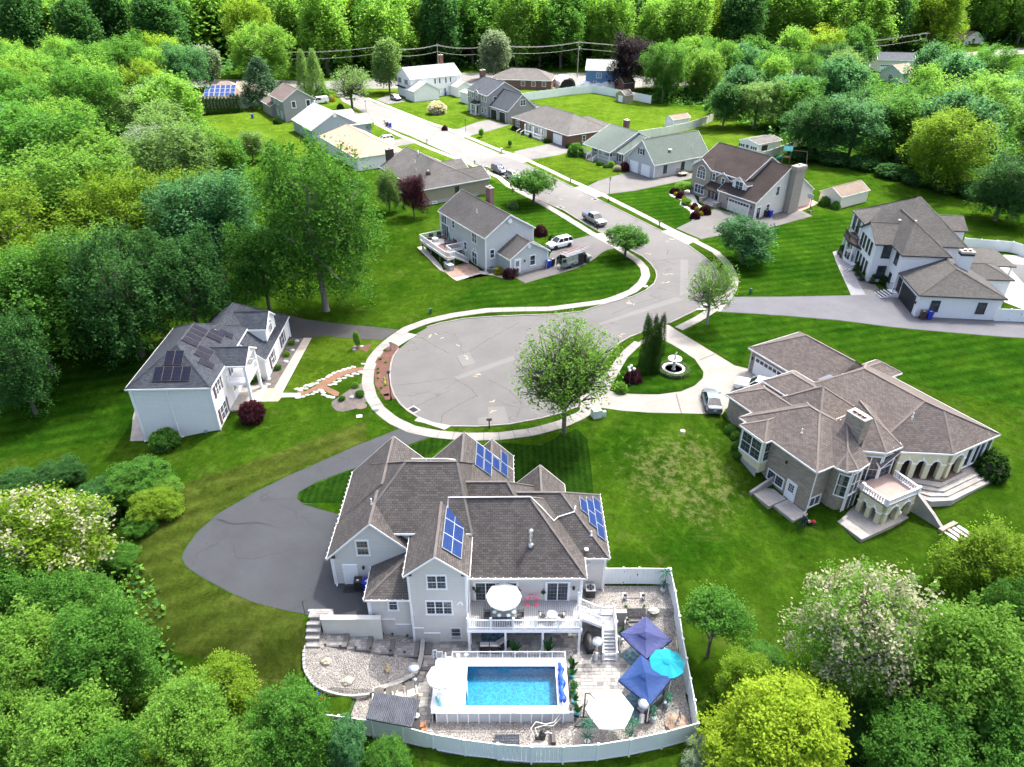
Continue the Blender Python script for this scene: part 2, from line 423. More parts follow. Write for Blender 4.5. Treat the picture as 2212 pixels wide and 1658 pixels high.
# ------------------------------------------------------------------ sheets laid on the ground
def sheet_mesh(name,pts,m,lift,drape=True,hf=None,thick=0.0):
 bm=bmesh.new()
 f=bm.faces.new([bm.verts.new((p[0],p[1],0))for p in pts])
 if drape:
  x0,x1=min(p[0]for p in pts),max(p[0]for p in pts);y0,y1=min(p[1]for p in pts),max(p[1]for p in pts)
  if hf is not None and drape is not True:xs=np.arange(x0,x1,drape);ys=np.arange(y0,y1,drape)
  else:xs=TX[(TX>x0)&(TX<x1)];ys=TY[(TY>y0)&(TY<y1)&(TY<80)]
  for v in xs:bmesh.ops.bisect_plane(bm,geom=bm.verts[:]+bm.edges[:]+bm.faces[:],plane_co=(v,0,0),plane_no=(1,0,0),dist=1e-5)
  for v in ys:bmesh.ops.bisect_plane(bm,geom=bm.verts[:]+bm.edges[:]+bm.faces[:],plane_co=(0,v,0),plane_no=(0,1,0),dist=1e-5)
 bmesh.ops.triangulate(bm,faces=bm.faces[:])
 for v in bm.verts:v.co.z=(float(hf(v.co.x,v.co.y))if hf else ground_z(v.co.x,v.co.y))+lift
 bm.normal_update()
 for f in bm.faces:
  if f.normal.z<0:f.normal_flip()
 if thick:
  be=[e for e in bm.edges if len(e.link_faces)==1]
  r=bmesh.ops.extrude_edge_only(bm,edges=be)
  for v in r['geom']:
   if isinstance(v,bmesh.types.BMVert):v.co.z-=thick
 me=bpy.data.meshes.new(name);bm.to_mesh(me);bm.free();me.materials.append(m);return me
def sheet(name,pts,m,lift,label=None,drape=False,hf=None,parent=None,thick=0.0,kind='structure'):
 o=link(name,sheet_mesh(name,pts,m,lift,drape,hf,thick),parent)
 if not parent:tag(o,label,kind=kind)
 return o
def W(fr,*q,z=0.0):return[tuple(P(fr(*p),z)[:2])for p in q]
def GW(fr,*q):return[tuple(G(fr(*p))[:2])for p in q]
def asphaltmat(name,col,cracks=0.0,patch=0.2):
 m,nt,b=_nodes(name);w=coords(nt,'World')
 o=ramp(nt,noise(nt,w,0.25,5.0,0.65),[(0.3,tuple(v*(1-patch)for v in col)),(0.7,tuple(v*(1+patch)for v in col))])
 o=mixc(nt,1.0,o,ramp(nt,noise(nt,w,26.0,2.0),[(0.25,0.8),(0.75,1.0)]),'MULTIPLY')
 if cracks:
  d=N(nt,'ShaderNodeVectorMath',operation='ADD');nt.links.new(w,d.inputs[0])
  nz=N(nt,'ShaderNodeTexNoise',Scale=0.5,Detail=4.0);nt.links.new(w,nz.inputs['Vector'])
  sc=N(nt,'ShaderNodeVectorMath',operation='SCALE',Scale=3.5);nt.links.new(nz.outputs['Color'],sc.inputs[0]);nt.links.new(sc.outputs[0],d.inputs[1])
  v=N(nt,'ShaderNodeTexVoronoi',feature='DISTANCE_TO_EDGE',Scale=0.10);nt.links.new(d.outputs[0],v.inputs['Vector'])
  gate=ramp(nt,noise(nt,w,0.12,2.0),[(0.44,0.0),(0.52,cracks)])
  ln=ramp(nt,v.outputs['Distance'],[(0.0,1.0),(0.0055,0.0)])
  g=N(nt,'ShaderNodeMath',operation='MULTIPLY');nt.links.new(ln,g.inputs[0]);nt.links.new(gate,g.inputs[1])
  o=mixc(nt,g.outputs[0],o,tuple(v*.32 for v in col))
 nt.links.new(o,b.inputs['Base Color']);b.inputs['Roughness'].default_value=0.78;b.inputs['Specular IOR Level'].default_value=0.35
 bump(nt,b,noise(nt,w,40.0,2.0),0.3,0.02)
 return m
ROADM=asphaltmat('road_asphalt',(0.122,0.120,0.117),0.75,0.10)
NEWAS=asphaltmat('sealed_asphalt',(0.044,0.049,0.056),0.5,0.14)
OLDAS=asphaltmat('driveway_asphalt',(0.105,0.102,0.100),0.5,0.16)
DARKAS=asphaltmat('dark_asphalt',(0.048,0.047,0.047),0.0,0.2)
PATCHAS=asphaltmat('patched_asphalt',(0.150,0.148,0.144),0.0,0.08)
CONCDRV=mat('concrete_drive',(0.28,0.265,0.235),0.85,0.14,0.35,bmp=0.12,fine=6.0,co='World')
SLABM=mat('sidewalk_concrete',(0.30,0.287,0.262),0.85,0.14,0.6,rnd=0.12,bmp=0.12,fine=8.0,co='World')
MULCH=mat('red_mulch',(0.12,0.055,0.038),0.95,0.25,1.5,bmp=0.6,fine=9.0,co='World')
GMULCH=mat('grey_mulch',(0.115,0.10,0.09),0.95,0.25,1.5,bmp=0.6,fine=9.0,co='World')
PATHM=mat('brown_gravel_path',(0.20,0.105,0.062),0.95,0.18,1.5,bmp=0.4,fine=12.0,co='World')
KERB=mat('kerb_asphalt',(0.26,0.25,0.235),0.85,0.16,0.8,fine=8.0,co='World')
LK=W(zt,(640,470),(760,562),(905,648),(1240,775),(1400,850),(1650,962),(1860,1052),(2130,1135))+W(zu,(220,545),(520,668),(720,792),(935,915),(1120,1018),(1260,1110),(1400,1182),(1490,1262),(1545,1340),(1558,1400),(1530,1480),(1430,1560),(1300,1625))+W(zm,(1400,58),(1250,108),(1080,126),(900,131),(700,140),(560,152),(420,178),(350,200),(290,233),(235,283),(190,322),(160,365),(145,410),(140,470),(145,530),(165,590),(200,640),(245,682),(300,715),(380,745),(490,766),(640,768),(820,755),(1000,722),(1120,690),(1220,652))
RK=W(zt,(700,330),(830,410),(1165,535),(1590,702),(1810,790))+W(zu,(80,150),(180,202),(630,422),(860,532),(1000,602),(1600,902),(1880,1050))+W(zr,(1050,690),(1180,800),(1258,910),(1285,1010),(1262,1110),(1180,1210),(1085,1300),(980,1372),(650,1532),(590,1552))
RIS=W(zs,(1250,272),(1000,362),(870,412),(750,482),(660,580),(590,700),(540,810),(480,920),(410,1010),(330,1090))
road_poly=LK+list(reversed(RIS))+list(reversed(RK))+W(zt,(640,212),(330,196),(470,390))
road=sheet('road',road_poly,ROADM,0.02,'grey asphalt street ending in a round cul-de-sac')
cross=W(ov,(300,186),(480,190),(640,196),(760,192),(860,180),(1000,172),(1240,170),(1300,176),(1500,190),(1900,150),(2212,120),(2212,108),(1800,140),(1500,172),(1290,158),(1000,158),(860,166),(700,176),(480,172),(300,170))
sheet('road',cross,ROADM,0.012,'back road crossing behind the houses along the wood')
# repaired strips and squares in the road surface
for k,(fr,pts)in enumerate(((zm,((505,485),(530,500),(860,385),(845,362))),(zm,((520,365),(590,343),(628,405),(552,422))),(zm,((700,660),(795,655),(820,750),(710,755),(640,762),(642,722),(703,715))),(zs,((540,262),(560,283),(1480,0),(1390,-30))),(zr,((795,742),(885,745),(890,1160),(785,1195))))):
 sheet('road_patch',W(fr,*pts),PATCHAS,0.028,parent=road)
YELLOW=mat('faded_survey_paint',(0.50,0.38,0.22),0.8,0.3,6.0);MARKW=mat('faded_white_mark',(0.42,0.42,0.40),0.8,0.2)
rng=random.Random(4)
for fr,(x,y),n in((zm,(380,243),4),(zm,(452,252),1),(zm,(506,310),1),(zm,(565,370),3),(zm,(628,472),4),(zm,(716,625),2),(zm,(745,690),2),(zm,(1520,60),3),(zm,(1480,245),3),(zr,(400,670),2),(zr,(690,505),4),(zr,(605,515),1),(zr,(625,918),3),(zr,(700,922),1),(zr,(605,1020),3),(zr,(168,1285),3),(zu,(500,545),2),(zu,(700,505),2),(zu,(360,575),1)):
 c=P(fr(x,y));b=B()
 for _ in range(n):
  b.at(c.x+rng.uniform(-.5,.5),c.y+rng.uniform(-.5,.5),0.0,rng.uniform(0,3))
  b.add([(-.28,-.04,.0325),(.28,-.04,.0325),(.28,.04,.0325),(-.28,.04,.0325)],[(0,1,2,3)])
 b.obj('survey_mark',YELLOW,road)
# kerb lip along the road, broken at the driveways
def strip(pts,off0,off1,z0,z1,m,name,parent=None,label=None,closed=False):
 b=B();pts=[Vector((p[0],p[1],0))for p in pts];n=len(pts)
 L=[]
 for i,p in enumerate(pts):
  d=(pts[min(i+1,n-1)]-pts[max(i-1,0)]).normalized();L.append(Vector((-d.y,d.x,0)))
 vs=[]
 for p,k in zip(pts,L):
  for o_,z in((off0,z0),(off0,z1),(off1,z1),(off1,z0)):vs.append((p.x+k.x*o_,p.y+k.y*o_,z+(ground_z(p.x,p.y)if p.y<62 else 0)))
 fs=[(i*4+j,i*4+(j+1)%4,i*4+4+(j+1)%4,i*4+4+j)for i in range(n-1)for j in range(3)]+[(0,1,2,3),(4*n-1,4*n-2,4*n-3,4*n-4)]
 b.add(vs,fs);o=b.obj(name,m,parent)
 if not parent:tag(o,label,kind='structure')
 return o
def cut(pts,a,b):return pts[a:b]
for seg in(LK[1:12],LK[13:29],LK[31:40],LK[41:47]):
 if len(seg)>1:strip(seg,-0.02,-0.20,0.0,0.10,KERB,'kerb',road)
for seg in(RK[1:4],RK[5:8],RK[8:11],RK[11:17],RK[19:21]):
 if len(seg)>1:strip(seg,0.02,0.20,0.0,0.10,KERB,'kerb',road)
strip(RIS[1:8],0.02,0.2,0.0,0.10,KERB,'kerb',road)
# ------------------------------------------------------------------ driveways and aprons
D1=W(za,(690,70),(350,205),(0,362))+W(zn,(1400,265),(1220,350),(1030,460),(930,550),(880,620),(858,670),(882,712),(950,760),(1090,835),(1200,880),(1340,915),(1465,940))+[(-10.1,36.62),(-9.9,41),(-13.9,42),(-13.9,47.4)]+W(za,(0,580))+W(zn,(1500,418),(1430,410),(1404,390),(1412,360),(1500,310),(1640,258))+W(za,(365,345),(600,235),(880,130))
sheet('driveway',D1,NEWAS,0.026,'dark sealed driveway widening beside the big taupe house',drape=True)
D2=W(zv,(1640,165),(1320,130),(900,90),(500,40),(300,-8))+W(ze,(1185,308))+[(-33.5,87.5),(-36,83),(-30,80)]+W(ze,(1240,500),(1310,480),(1440,476),(1560,463))+W(zv,(900,265),(1430,300))
sheet('driveway',D2,DARKAS,0.024,'dark driveway under the oak beside the white solar house')
D3=W(zu,(825,945),(1090,1088),(1000,1110),(940,1140),(870,1200),(760,1270),(640,1318),(500,1362),(300,1415),(100,1477),(0,1425),(30,1365),(200,1330),(330,1250),(420,1050),(620,992))
sheet('driveway',D3,OLDAS,0.024,'grey driveway with the open van parked on it')
D4=W(zu,(780,405),(960,497),(1300,455),(1700,372),(1960,312),(1945,260),(1700,285),(1510,320),(1290,240),(1180,262),(1080,290),(900,345))
sheet('driveway',D4,OLDAS,0.024,'grey driveway at the two door garage')
D5=W(zu,(1762,870),(1930,790),(2130,690),(2211,640))+W(zg,(1010,690),(1245,745),(1560,668),(1600,690),(1690,735),(1400,815),(1150,850),(870,905))
sheet('driveway',D5,OLDAS,0.024,'grey driveway at the stone house garage')
D6=W(zj,(960,825),(1245,762),(1340,780),(1345,800),(1460,797),(1300,850),(1090,885))
sheet('driveway',D6,OLDAS,0.024,'grey driveway of the red brick ranch')
D7=W(zj,(545,660),(700,605),(790,588),(890,622),(965,615),(800,668),(650,705))
sheet('driveway',D7,OLDAS,0.024,'grey driveway at the black garage doors')
D8=W(zt,(840,370),(1000,308),(1060,300),(1180,385),(985,418))
sheet('driveway',D8,OLDAS,0.024,'driveway under the silver minivan')
D9=W(zt,(950,845),(1000,818),(1180,790),(1280,850),(1040,890))
sheet('driveway',D9,OLDAS,0.024,'driveway beside the orange roofed house')
D10=W(zt,(1590,1075),(1750,1058),(1830,1108),(1930,1145),(1850,1150),(1690,1135))
sheet('driveway',D10,OLDAS,0.024,'driveway beside the tan house')
D11=W(zr,(1440,1208),(2072,1208))+W(zh,(300,1174),(850,1160),(1060,1150),(1190,1352),(1500,1375),(1910,1398),(2400,1420),(2400,1570),(1900,1535),(1500,1502),(1000,1456),(500,1392),(0,1350))+W(zr,(1290,1392),(1360,1300))
sheet('driveway',D11,asphaltmat('blue_grey_asphalt',(0.105,0.108,0.122),0.35,0.14),0.024,'wide blue-grey driveway of the white modern house')
D12=W(zs,(1250,270),(1320,285),(1410,345),(1700,520),(2040,728))+W(zd,(330,318),(438,345),(475,380),(640,470),(360,520),(345,600),(320,640))+W(zs,(1930,1268),(1500,1258),(1100,1250),(800,1228),(600,1200),(480,1188),(330,1280),(330,1090),(410,1012),(480,922),(560,860),(700,740),(830,610),(1000,455),(1150,370))
ring=sheet('driveway',D12,CONCDRV,0.024,'pale concrete ring driveway of the stone villa',drape=True)
ISL=W(zs,(655,1005),(760,1032),(950,1044),(1200,1048),(1450,1014),(1600,950),(1690,868),(1695,800),(1600,660),(1450,560),(1350,500),(1265,455),(1150,430),(1000,505),(860,640),(800,740),(720,880))
sheet('lawn',ISL,LAWN_MOWN,0.07,'teardrop lawn inside the ring driveway',thick=0.1)
for k,pts in enumerate(((zs,((1385,1040),(1400,1040),(1460,1258),(1445,1258))),(zs,((1640,670),(1660,672),(1840,600),(1835,590))))):
 sheet('drive_joint',W(pts[0],*pts[1]),mat('dark_joint',(0.12,0.11,0.10),0.9),0.029,parent=ring)
APR=[]
for fr,pts,lb in((zu,((825,945),(940,918),(1120,1016),(1260,1112),(1210,1085),(1090,1086)),'van driveway'),(zu,((630,420),(735,400),(1000,500),(870,530)),'two door garage drive'),(zu,((1600,902),(1712,880),(2010,995),(1890,1052)),'stone house drive'),(zj,((870,845),(975,835),(1092,888),(1030,908)),'red brick ranch drive'),(zj,((455,660),(545,660),(655,702),(590,722)),'black garage door drive'),(zv,((1752,205),(1870,228),(1640,370),(1580,335),(1500,330)),'white solar house drive'),(zm,((300,713),(380,745),(490,766),(450,790),(330,750),(275,738)),'taupe house drive'),(zr,((980,1370),(1090,1372),(1290,1392),(1440,1210),(1300,1180),(1085,1300)),'modern house drive')):
 sheet('driveway_apron',W(fr,*pts),mat('apron_concrete',(0.33,0.315,0.285),0.85,0.12,0.6,fine=8.0,co='World'),0.032,'pale concrete apron at the '+lb)
# ------------------------------------------------------------------ lawns with their own mowing
sheet('lawn',GW(za,(1330,175),(1590,195),(1830,80),(1905,150),(1930,330),(1950,560),(1990,540),(1760,520),(1420,430),(1415,300)),LAWN_DARK,0.02,'dark striped lawn in front of the taupe house',drape=True)
sheet('lawn',GW(za,(890,135),(700,210),(365,350),(0,490),(0,575),(275,575),(600,340),(900,240),(1040,130)),LAWN_DARK,0.016,'dark lawn between the driveway and the taupe house',drape=True)
sheet('lawn',W(zv,(570,268),(740,238),(900,268),(1425,302),(1300,440),(1240,622),(1080,640),(850,725),(700,810),(480,925),(210,950)),LAWN_LIME,0.008,'bright lawn in front of the white solar house',drape=False)
sheet('lawn',GW(zn,(1734,20),(1500,100),(1200,215),(870,320),(700,480),(560,720),(600,900),(720,1100),(900,1130),(1250,1240),(1395,1240),(1445,1090),(1440,940),(1340,922),(1090,842),(950,768),(870,710),(850,670),(872,615),(925,545),(1030,452),(1220,340),(1400,255),(1600,170),(1734,120)),LAWN_OLIVE,0.02,'olive lawn sweeping round the dark driveway',drape=True)
sheet('lawn',W(zf,(780,200),(1060,330),(1480,560),(1700,700),(1560,745),(1240,660),(900,410),(765,380)),LAWN_MOWN,0.008,'lawn between the street and the grey house')
sheet('lawn',W(zu,(-250,1400),(100,1480),(500,1365),(760,1273),(1000,1115),(1100,1092),(1320,1220),(1395,1310),(1390,1420),(1280,1540),(1000,1640),(760,1690),(100,1720),(-500,1750),(-800,1760)),LAWN_MOWN,0.008,'wide lawn on the bend in front of the grey house')
sheet('lawn',W(zu,(1010,490),(1300,460),(1700,378),(1960,320),(1960,480),(1690,480),(1800,620),(1920,700),(1930,790),(1755,865),(1500,760),(1240,620)),LAWN_MOWN,0.008,'lawn in front of the stone fronted house')
sheet('lawn',W(zr,(1030,510),(1220,455),(1900,350))+W(zh,(0,520),(250,470),(470,450),(700,480),(530,720),(440,775),(490,890),(610,1165),(0,1172))+W(zr,(1500,1205),(1500,950),(1400,800),(1230,640)),LAWN_MOWN,0.008,'lawn between the stone house and the modern house')
sheet('lawn',W(zr,(1210,1400),(1400,1410))+W(zh,(0,1358),(500,1400),(1000,1464),(1500,1510),(2400,1585),(2400,2200))+W(zd,(1500,450),(1200,310),(800,100),(420,200),(380,310),(150,180),(0,110)),LAWN_MOWN,0.008,'striped lawn between the modern house and the villa',drape=True)
sheet('lawn',W(ov,(425,250),(470,300),(545,332),(640,330),(800,335),(1040,405),(1140,425),(1530,335),(1640,300),(1540,242),(1390,226),(1290,184),(1000,178),(860,186),(640,200),(480,200),(440,215)),LAWN_LIME,0.004,'bright lawns round the houses along the upper street')  # paler grass: the stronger far light is partly put into its colour
sheet('lawn',GW(ov,(-60,900),(150,805),(300,735),(325,745),(292,835),(282,940),(170,965),(60,985),(-60,1010)),LAWN_MOWN,0.02,'striped lawn left of the white solar house',drape=True)
# cracks that opened in the asphalt
def cracks(m,fr,lines,z,w=.05):
 r_=random.Random(len(lines));b=B()
 for ln in lines:
  p_=[P(fr(*q),0)for q in ln];pts=[]
  for a,c in zip(p_,p_[1:]):
   k=max(2,int((c-a).length/.35));pts+=[a.lerp(c,i/k)+Vector((r_.uniform(-.07,.07),r_.uniform(-.07,.07),0))for i in range(k)]
  pts.append(p_[-1]);vs=[]
  for i,q in enumerate(pts):
   d=pts[min(i+1,len(pts)-1)]-pts[max(i-1,0)];n_=Vector((-d.y,d.x,0)).normalized()*w*r_.uniform(.3,.7);vs+=[(q.x-n_.x,q.y-n_.y,z),(q.x+n_.x,q.y+n_.y,z)]
  b.add(vs,[(2*i,2*i+2,2*i+3,2*i+1)for i in range(len(pts)-1)])
 tag(b.obj('crack',m,road),kind='stuff')
cracks(mat('sealed_crack',(0.014,0.015,0.017),0.6),zn,[[(1030,488),(1100,510),(1220,500),(1305,525)],[(1355,505),(1440,500),(1545,495)],[(1105,610),(1115,670),(1185,678),(1300,650),(1420,622),(1545,615)],[(1230,362),(1300,395),(1400,390)],[(1495,225),(1545,300)]],.032,.09)
cracks(mat('open_crack',(0.035,0.034,0.033),0.9),zm,[[(150,535),(300,520),(480,492)],[(505,495),(600,550),(640,600)],[(310,255),(400,310),(480,350)],[(590,340),(700,270),(880,170)],[(430,750),(440,700),(540,640),(640,590)],[(270,660),(400,600),(480,565)],[(560,440),(520,370)],[(1420,120),(1560,60),(1700,20)],[(900,640),(820,560),(700,500)]],.0315)
cracks(mat('open_crack',(0.035,0.034,0.033),0.9),zr,[[(440,770),(600,745),(790,735),(880,740)],[(400,1185),(560,1245)],[(630,690),(640,620)],[(500,1100),(620,1120)]],.0315,.07)
# ------------------------------------------------------------------ sidewalks, slab by slab
def sidewalk(name,pts,width,label,slab=1.6,near=150,gaps=()):
 pts=[Vector((p[0],p[1]))for p in pts]
 D=[0]
 for a,b_ in zip(pts,pts[1:]):D.append(D[-1]+(b_-a).length)
 def at(s):
  s=min(max(s,0),D[-1])
  for i in range(len(pts)-1):
   if s<=D[i+1]:
    t=(s-D[i])/max(1e-6,D[i+1]-D[i]);return pts[i].lerp(pts[i+1],t)
  return pts[-1]
 def nrm(s):d=(at(s+.8)-at(s-.8)).normalized();return Vector((-d.y,d.x))
 root=tag(link(name,None),label,kind='structure')
 far=B();s=0.0;cnt=0
 while s<D[-1]-0.2:
  e=min(s+slab,D[-1]);g=0.02
  qs=[(s+g,1),((s+e)/2,1),(e-g,1),(e-g,-1),((s+e)/2,-1),(s+g,-1)]
  poly=[at(t)+nrm(t)*(sg*width/2)for t,sg in qs]
  dz=rng.uniform(-.004,.004)
  b=far if(at(s).y>near or cnt>=290)else B()
  zz=[ground_z(p.x,p.y)if p.y<62 else 0.0 for p in poly]
  vs=[(p.x,p.y,z-.05)for p,z in zip(poly,zz)]+[(p.x,p.y,z+.05+dz)for p,z in zip(poly,zz)]
  b.add(vs,[(6,7,8,9,10,11)[::-1]]+[(i,(i+1)%6,6+(i+1)%6,6+i)for i in range(6)])
  if b is not far:b.obj('slab',SLABM,root);cnt+=1
  s=e
 if far.v:tag(far.obj('slab_run',SLABM,root),kind='stuff')
 return root
SWL=W(zt,(560,490),(690,560),(860,645),(1100,765),(1230,815),(1420,900),(1650,990),(1850,1065),(2050,1155),(2212,1235))+W(zf,(1040,300),(1290,430),(1480,540),(1720,690),(1830,748))+W(zu,(1100,1070),(1215,1150),(1330,1222),(1412,1310),(1428,1395),(1385,1475),(1280,1565),(1100,1640),(960,1682))+W(zm,(1060,92),(900,94),(700,100),(500,128),(350,163),(230,208),(150,262),(80,322),(35,380),(10,450),(5,520),(25,600),(72,672),(150,735),(260,787),(400,815),(560,830),(760,828),(960,802),(1120,758),(1240,705),(1300,660))
sidewalk('sidewalk',SWL,1.35,'pale concrete sidewalk round the cul-de-sac and up the near side')
SWR=W(zt,(740,350),(1000,455),(1400,613),(1650,695),(1900,800),(2212,930))+W(zu,(60,88),(330,213),(560,325),(760,412),(960,505),(1230,640),(1500,778),(1700,882),(1950,1000),(2212,1138))+W(zr,(1230,655),(1350,765),(1430,890),(1462,1010),(1440,1120),(1360,1235),(1240,1340),(1000,1490),(770,1605))
sidewalk('sidewalk',SWR,1.3,'pale concrete sidewalk along the far side of the street')
sidewalk('sidewalk',W(zs,(985,475),(870,570),(780,680),(690,820),(640,930),(600,1000)),1.3,'short sidewalk piece behind the tall cypress clump')
# storm drains
for fr,q in((zv,(1825,1165)),(zf,(1755,415)),(zf,(1468,478))):
 p=P(fr(*q));t=thing('storm_drain',{1825:'iron storm drain at the cul-de-sac edge',1755:'iron storm drain near the street lamp',1468:'iron storm drain by the near kerb of the street'}[q[0]],'storm drain',(p.x,p.y,0.02),R(-45 if q[0]==1825 else-57.7),'storm drains')
 b=B()
 for a in((-.55,0,.18,1.1),(.55,0,.18,1.1),(0,-.46,.92,.18),(0,.46,.92,.18)):b.box(a[0],a[1],0,a[2],a[3],.05)
 b.obj('rim',CONC,t);b=B()
 b.box(0,0,0.0,.9,.72,.012,m=1)
 for k in range(7):b.box(-.39+k*.13,0,.013,.05,.7,.02)
 b.obj('grate',[BLACK,DARK],t)
cloud()
# ================================================================== HOUSES
def clip_poly(poly,edges,zb,drop=0.0):
 """convex house block: a prism over poly cut by one sloping plane per edge that has (eave z, slope)"""
 bm=bmesh.new();n=len(poly)
 lo=[bm.verts.new((p[0],p[1],zb))for p in poly];hi=[bm.verts.new((p[0],p[1],60))for p in poly]
 bm.faces.new(lo[::-1]);bm.faces.new(hi)
 for i in range(n):bm.faces.new((lo[i],lo[(i+1)%n],hi[(i+1)%n],hi[i]))
 for i,e in enumerate(edges):
  if not e:continue
  ze_,s=e;a,b=Vector((*poly[i],0)),Vector((*poly[(i+1)%n],0));d=(b-a).normalized()
  inn=Vector((-d.y,d.x,0))
  no=Vector((-inn.x*s,-inn.y*s,1)).normalized()
  bmesh.ops.bisect_plane(bm,geom=bm.verts[:]+bm.edges[:]+bm.faces[:],plane_co=(a.x,a.y,ze_-drop),plane_no=no,clear_outer=True,dist=1e-4)
  be=[x for x in bm.edges if len(x.link_faces)==1]
  if be:bmesh.ops.contextual_create(bm,geom=be)
 bmesh.ops.remove_doubles(bm,verts=bm.verts[:],dist=1e-4)
 bm.normal_update();return bm
def offset_poly(poly,offs):
 n=len(poly);L=[]
 for i in range(n):
  a,b=Vector(poly[i][:2]),Vector(poly[(i+1)%n][:2]);d=(b-a).normalized();k=Vector((-d.y,d.x))
  L.append((a+k*offs[i],d))
 out=[]
 for i in range(n):
  (p,d),(q,e)=L[i-1],L[i]
  det=d.x*e.y-d.y*e.x
  if abs(det)<1e-6:out.append((q.x,q.y));continue
  r=q-p;t=(r.x*e.y-r.y*e.x)/det;out.append((p.x+d.x*t,p.y+d.y*t))
 return out
def split(name,b,m,parent,uv=False):
 """every connected piece of b becomes an object of its own under parent"""
 par=list(range(len(b.v)))
 def find(i):
  while par[i]!=i:par[i]=par[par[i]];i=par[i]
  return i
 for f in b.f:
  r=find(f[0])
  for k in f[1:]:par[find(k)]=r
 grp={}
 for f,mi in zip(b.f,b.m):grp.setdefault(find(f[0]),[]).append((f,mi))
 out=[]
 for fs in grp.values():
  q=B();mp={}
  for f,mi in fs:
   for k in f:
    if k not in mp:mp[k]=len(q.v);q.v.append(b.v[k])
   q.f.append(tuple(mp[k]for k in f));q.m.append(mi)
  out.append(q.obj(name,m,parent,uv=uv))
 return out
class House:
 def __init__(s,name,label,cat,o,ang=0.0,z=0.0,roofm=None,wallm=None,trim=None,found=None,group=None):
  s.root=thing(name,label,cat,(o[0],o[1],z),R(ang),group)
  s.z=z;s.o=Vector((o[0],o[1]));s.ang=R(ang)
  s.roof=B();s.walls={};s.rm,s.wm,s.tm=roofm,wallm,trim or TRIM;s.fb=B();s.misc={}
  s.fm=found or FOUND
 def loc(s,p):
  dx,dy=p[0]-s.o.x,p[1]-s.o.y;c,n=math.cos(s.ang),math.sin(s.ang)
  return(dx*c+dy*n,-dx*n+dy*c)
 def block(s,poly,edges,zb=0.0,ov=0.32,gov=0.25,wall=None,found=0.0,thick=0.16,rm=None,walls=True,caps=True):
  """poly: eave outline (x0,y0,x1,y1) or CCW points. edges S,E,N,W for a rectangle: None = gable/end wall, (eave z, slope)"""
  if len(poly)==4 and not hasattr(poly[0],'__len__'):
   x0,y0,x1,y1=poly;poly=[(x0,y0),(x1,y0),(x1,y1),(x0,y1)]
  bm=clip_poly(poly,edges,zb)
  zer=[]
  for i,e in enumerate(edges):
   if e==0:a_,b2=Vector((*poly[i][:2],0)),Vector((*poly[(i+1)%len(poly)][:2],0));d_=(b2-a_).normalized();zer.append((a_,Vector((-d_.y,d_.x,0))))
  def hidden(e):return any(all(abs((Vector((v.co.x,v.co.y,0))-a_).dot(k_))<1e-3 for v in e.verts)for a_,k_ in zer)
  rb=s.roof;roofs=[f for f in bm.faces if f.normal.z>0.02];rs=set(roofs)
  for f in roofs:
   vs=[v.co.copy()for v in f.verts];n=len(vs)
   rb.add([(v.x,v.y,v.z)for v in vs],[tuple(range(n))],0)
   rb.add([(v.x,v.y,v.z-thick)for v in vs],[tuple(range(n-1,-1,-1))],1)
  for e in bm.edges:
   lf=[f for f in e.link_faces if f in rs]
   if len(lf)==1 and len(e.link_faces)==2 and not hidden(e):
    f=lf[0];a,b_=None,None
    for l in f.loops:
     if l.edge==e:a,b_=l.vert.co,l.link_loop_next.vert.co
    out=Vector((b_.y-a.y,a.x-b_.x,0));out=out.normalized()*0.035 if out.length else out
    A,C=a+out,b_+out;up=Vector((0,0,.02))
    rb.add([a+up,b_+up,C+up,A+up,A-Vector((0,0,thick)),C-Vector((0,0,thick))],[(0,3,2,1),(3,4,5,2)],1)
   elif len(lf)==2 and caps and e.calc_face_angle_signed(0)>0.1 and not s.rm is None:
    a,b_=e.verts[0].co,e.verts[1].co
    if(b_-a).length>.3:rb.bar(a+Vector((0,0,.012)),b_+Vector((0,0,.012)),.2,.03,m=2)
  bm.free()
  if walls:
   n=len(poly);ip=offset_poly(poly,[ov if e else(0.02 if e==0 else gov)for e in edges])
   ie=[e if not e else(e[0]+ov*e[1],e[1])for e in edges]
   wbm=clip_poly(ip,ie,zb,drop=thick*0.9)
   w=s.walls.setdefault(wall or s.wm,B())
   for f in wbm.faces:
    if abs(f.normal.z)<0.05:
     w.add([v.co.copy()for v in f.verts],[tuple(range(len(f.verts)))])
   wbm.free()
   if found:
    fp=offset_poly(ip,[-0.02]*n)
    for i in range(n):
     a,b_=fp[i],fp[(i+1)%n]
     s.fb.add([(a[0],a[1],zb),(b_[0],b_[1],zb),(b_[0],b_[1],zb+found),(a[0],a[1],zb+found)],[(0,1,2,3)])
   # corner boards
   if(wall or s.wm)in s.misc.get('board_mats',()):
    for(x,y),e in zip(ip,edges):
     if not s.fake(x,y):rb.box(x,y,zb+found,.16,.16,max(0.3,min(q[0]for q in edges if q)+.05-zb-found)if any(edges)else 2,m=1)
  return s
 def fake(s,x,y):return False
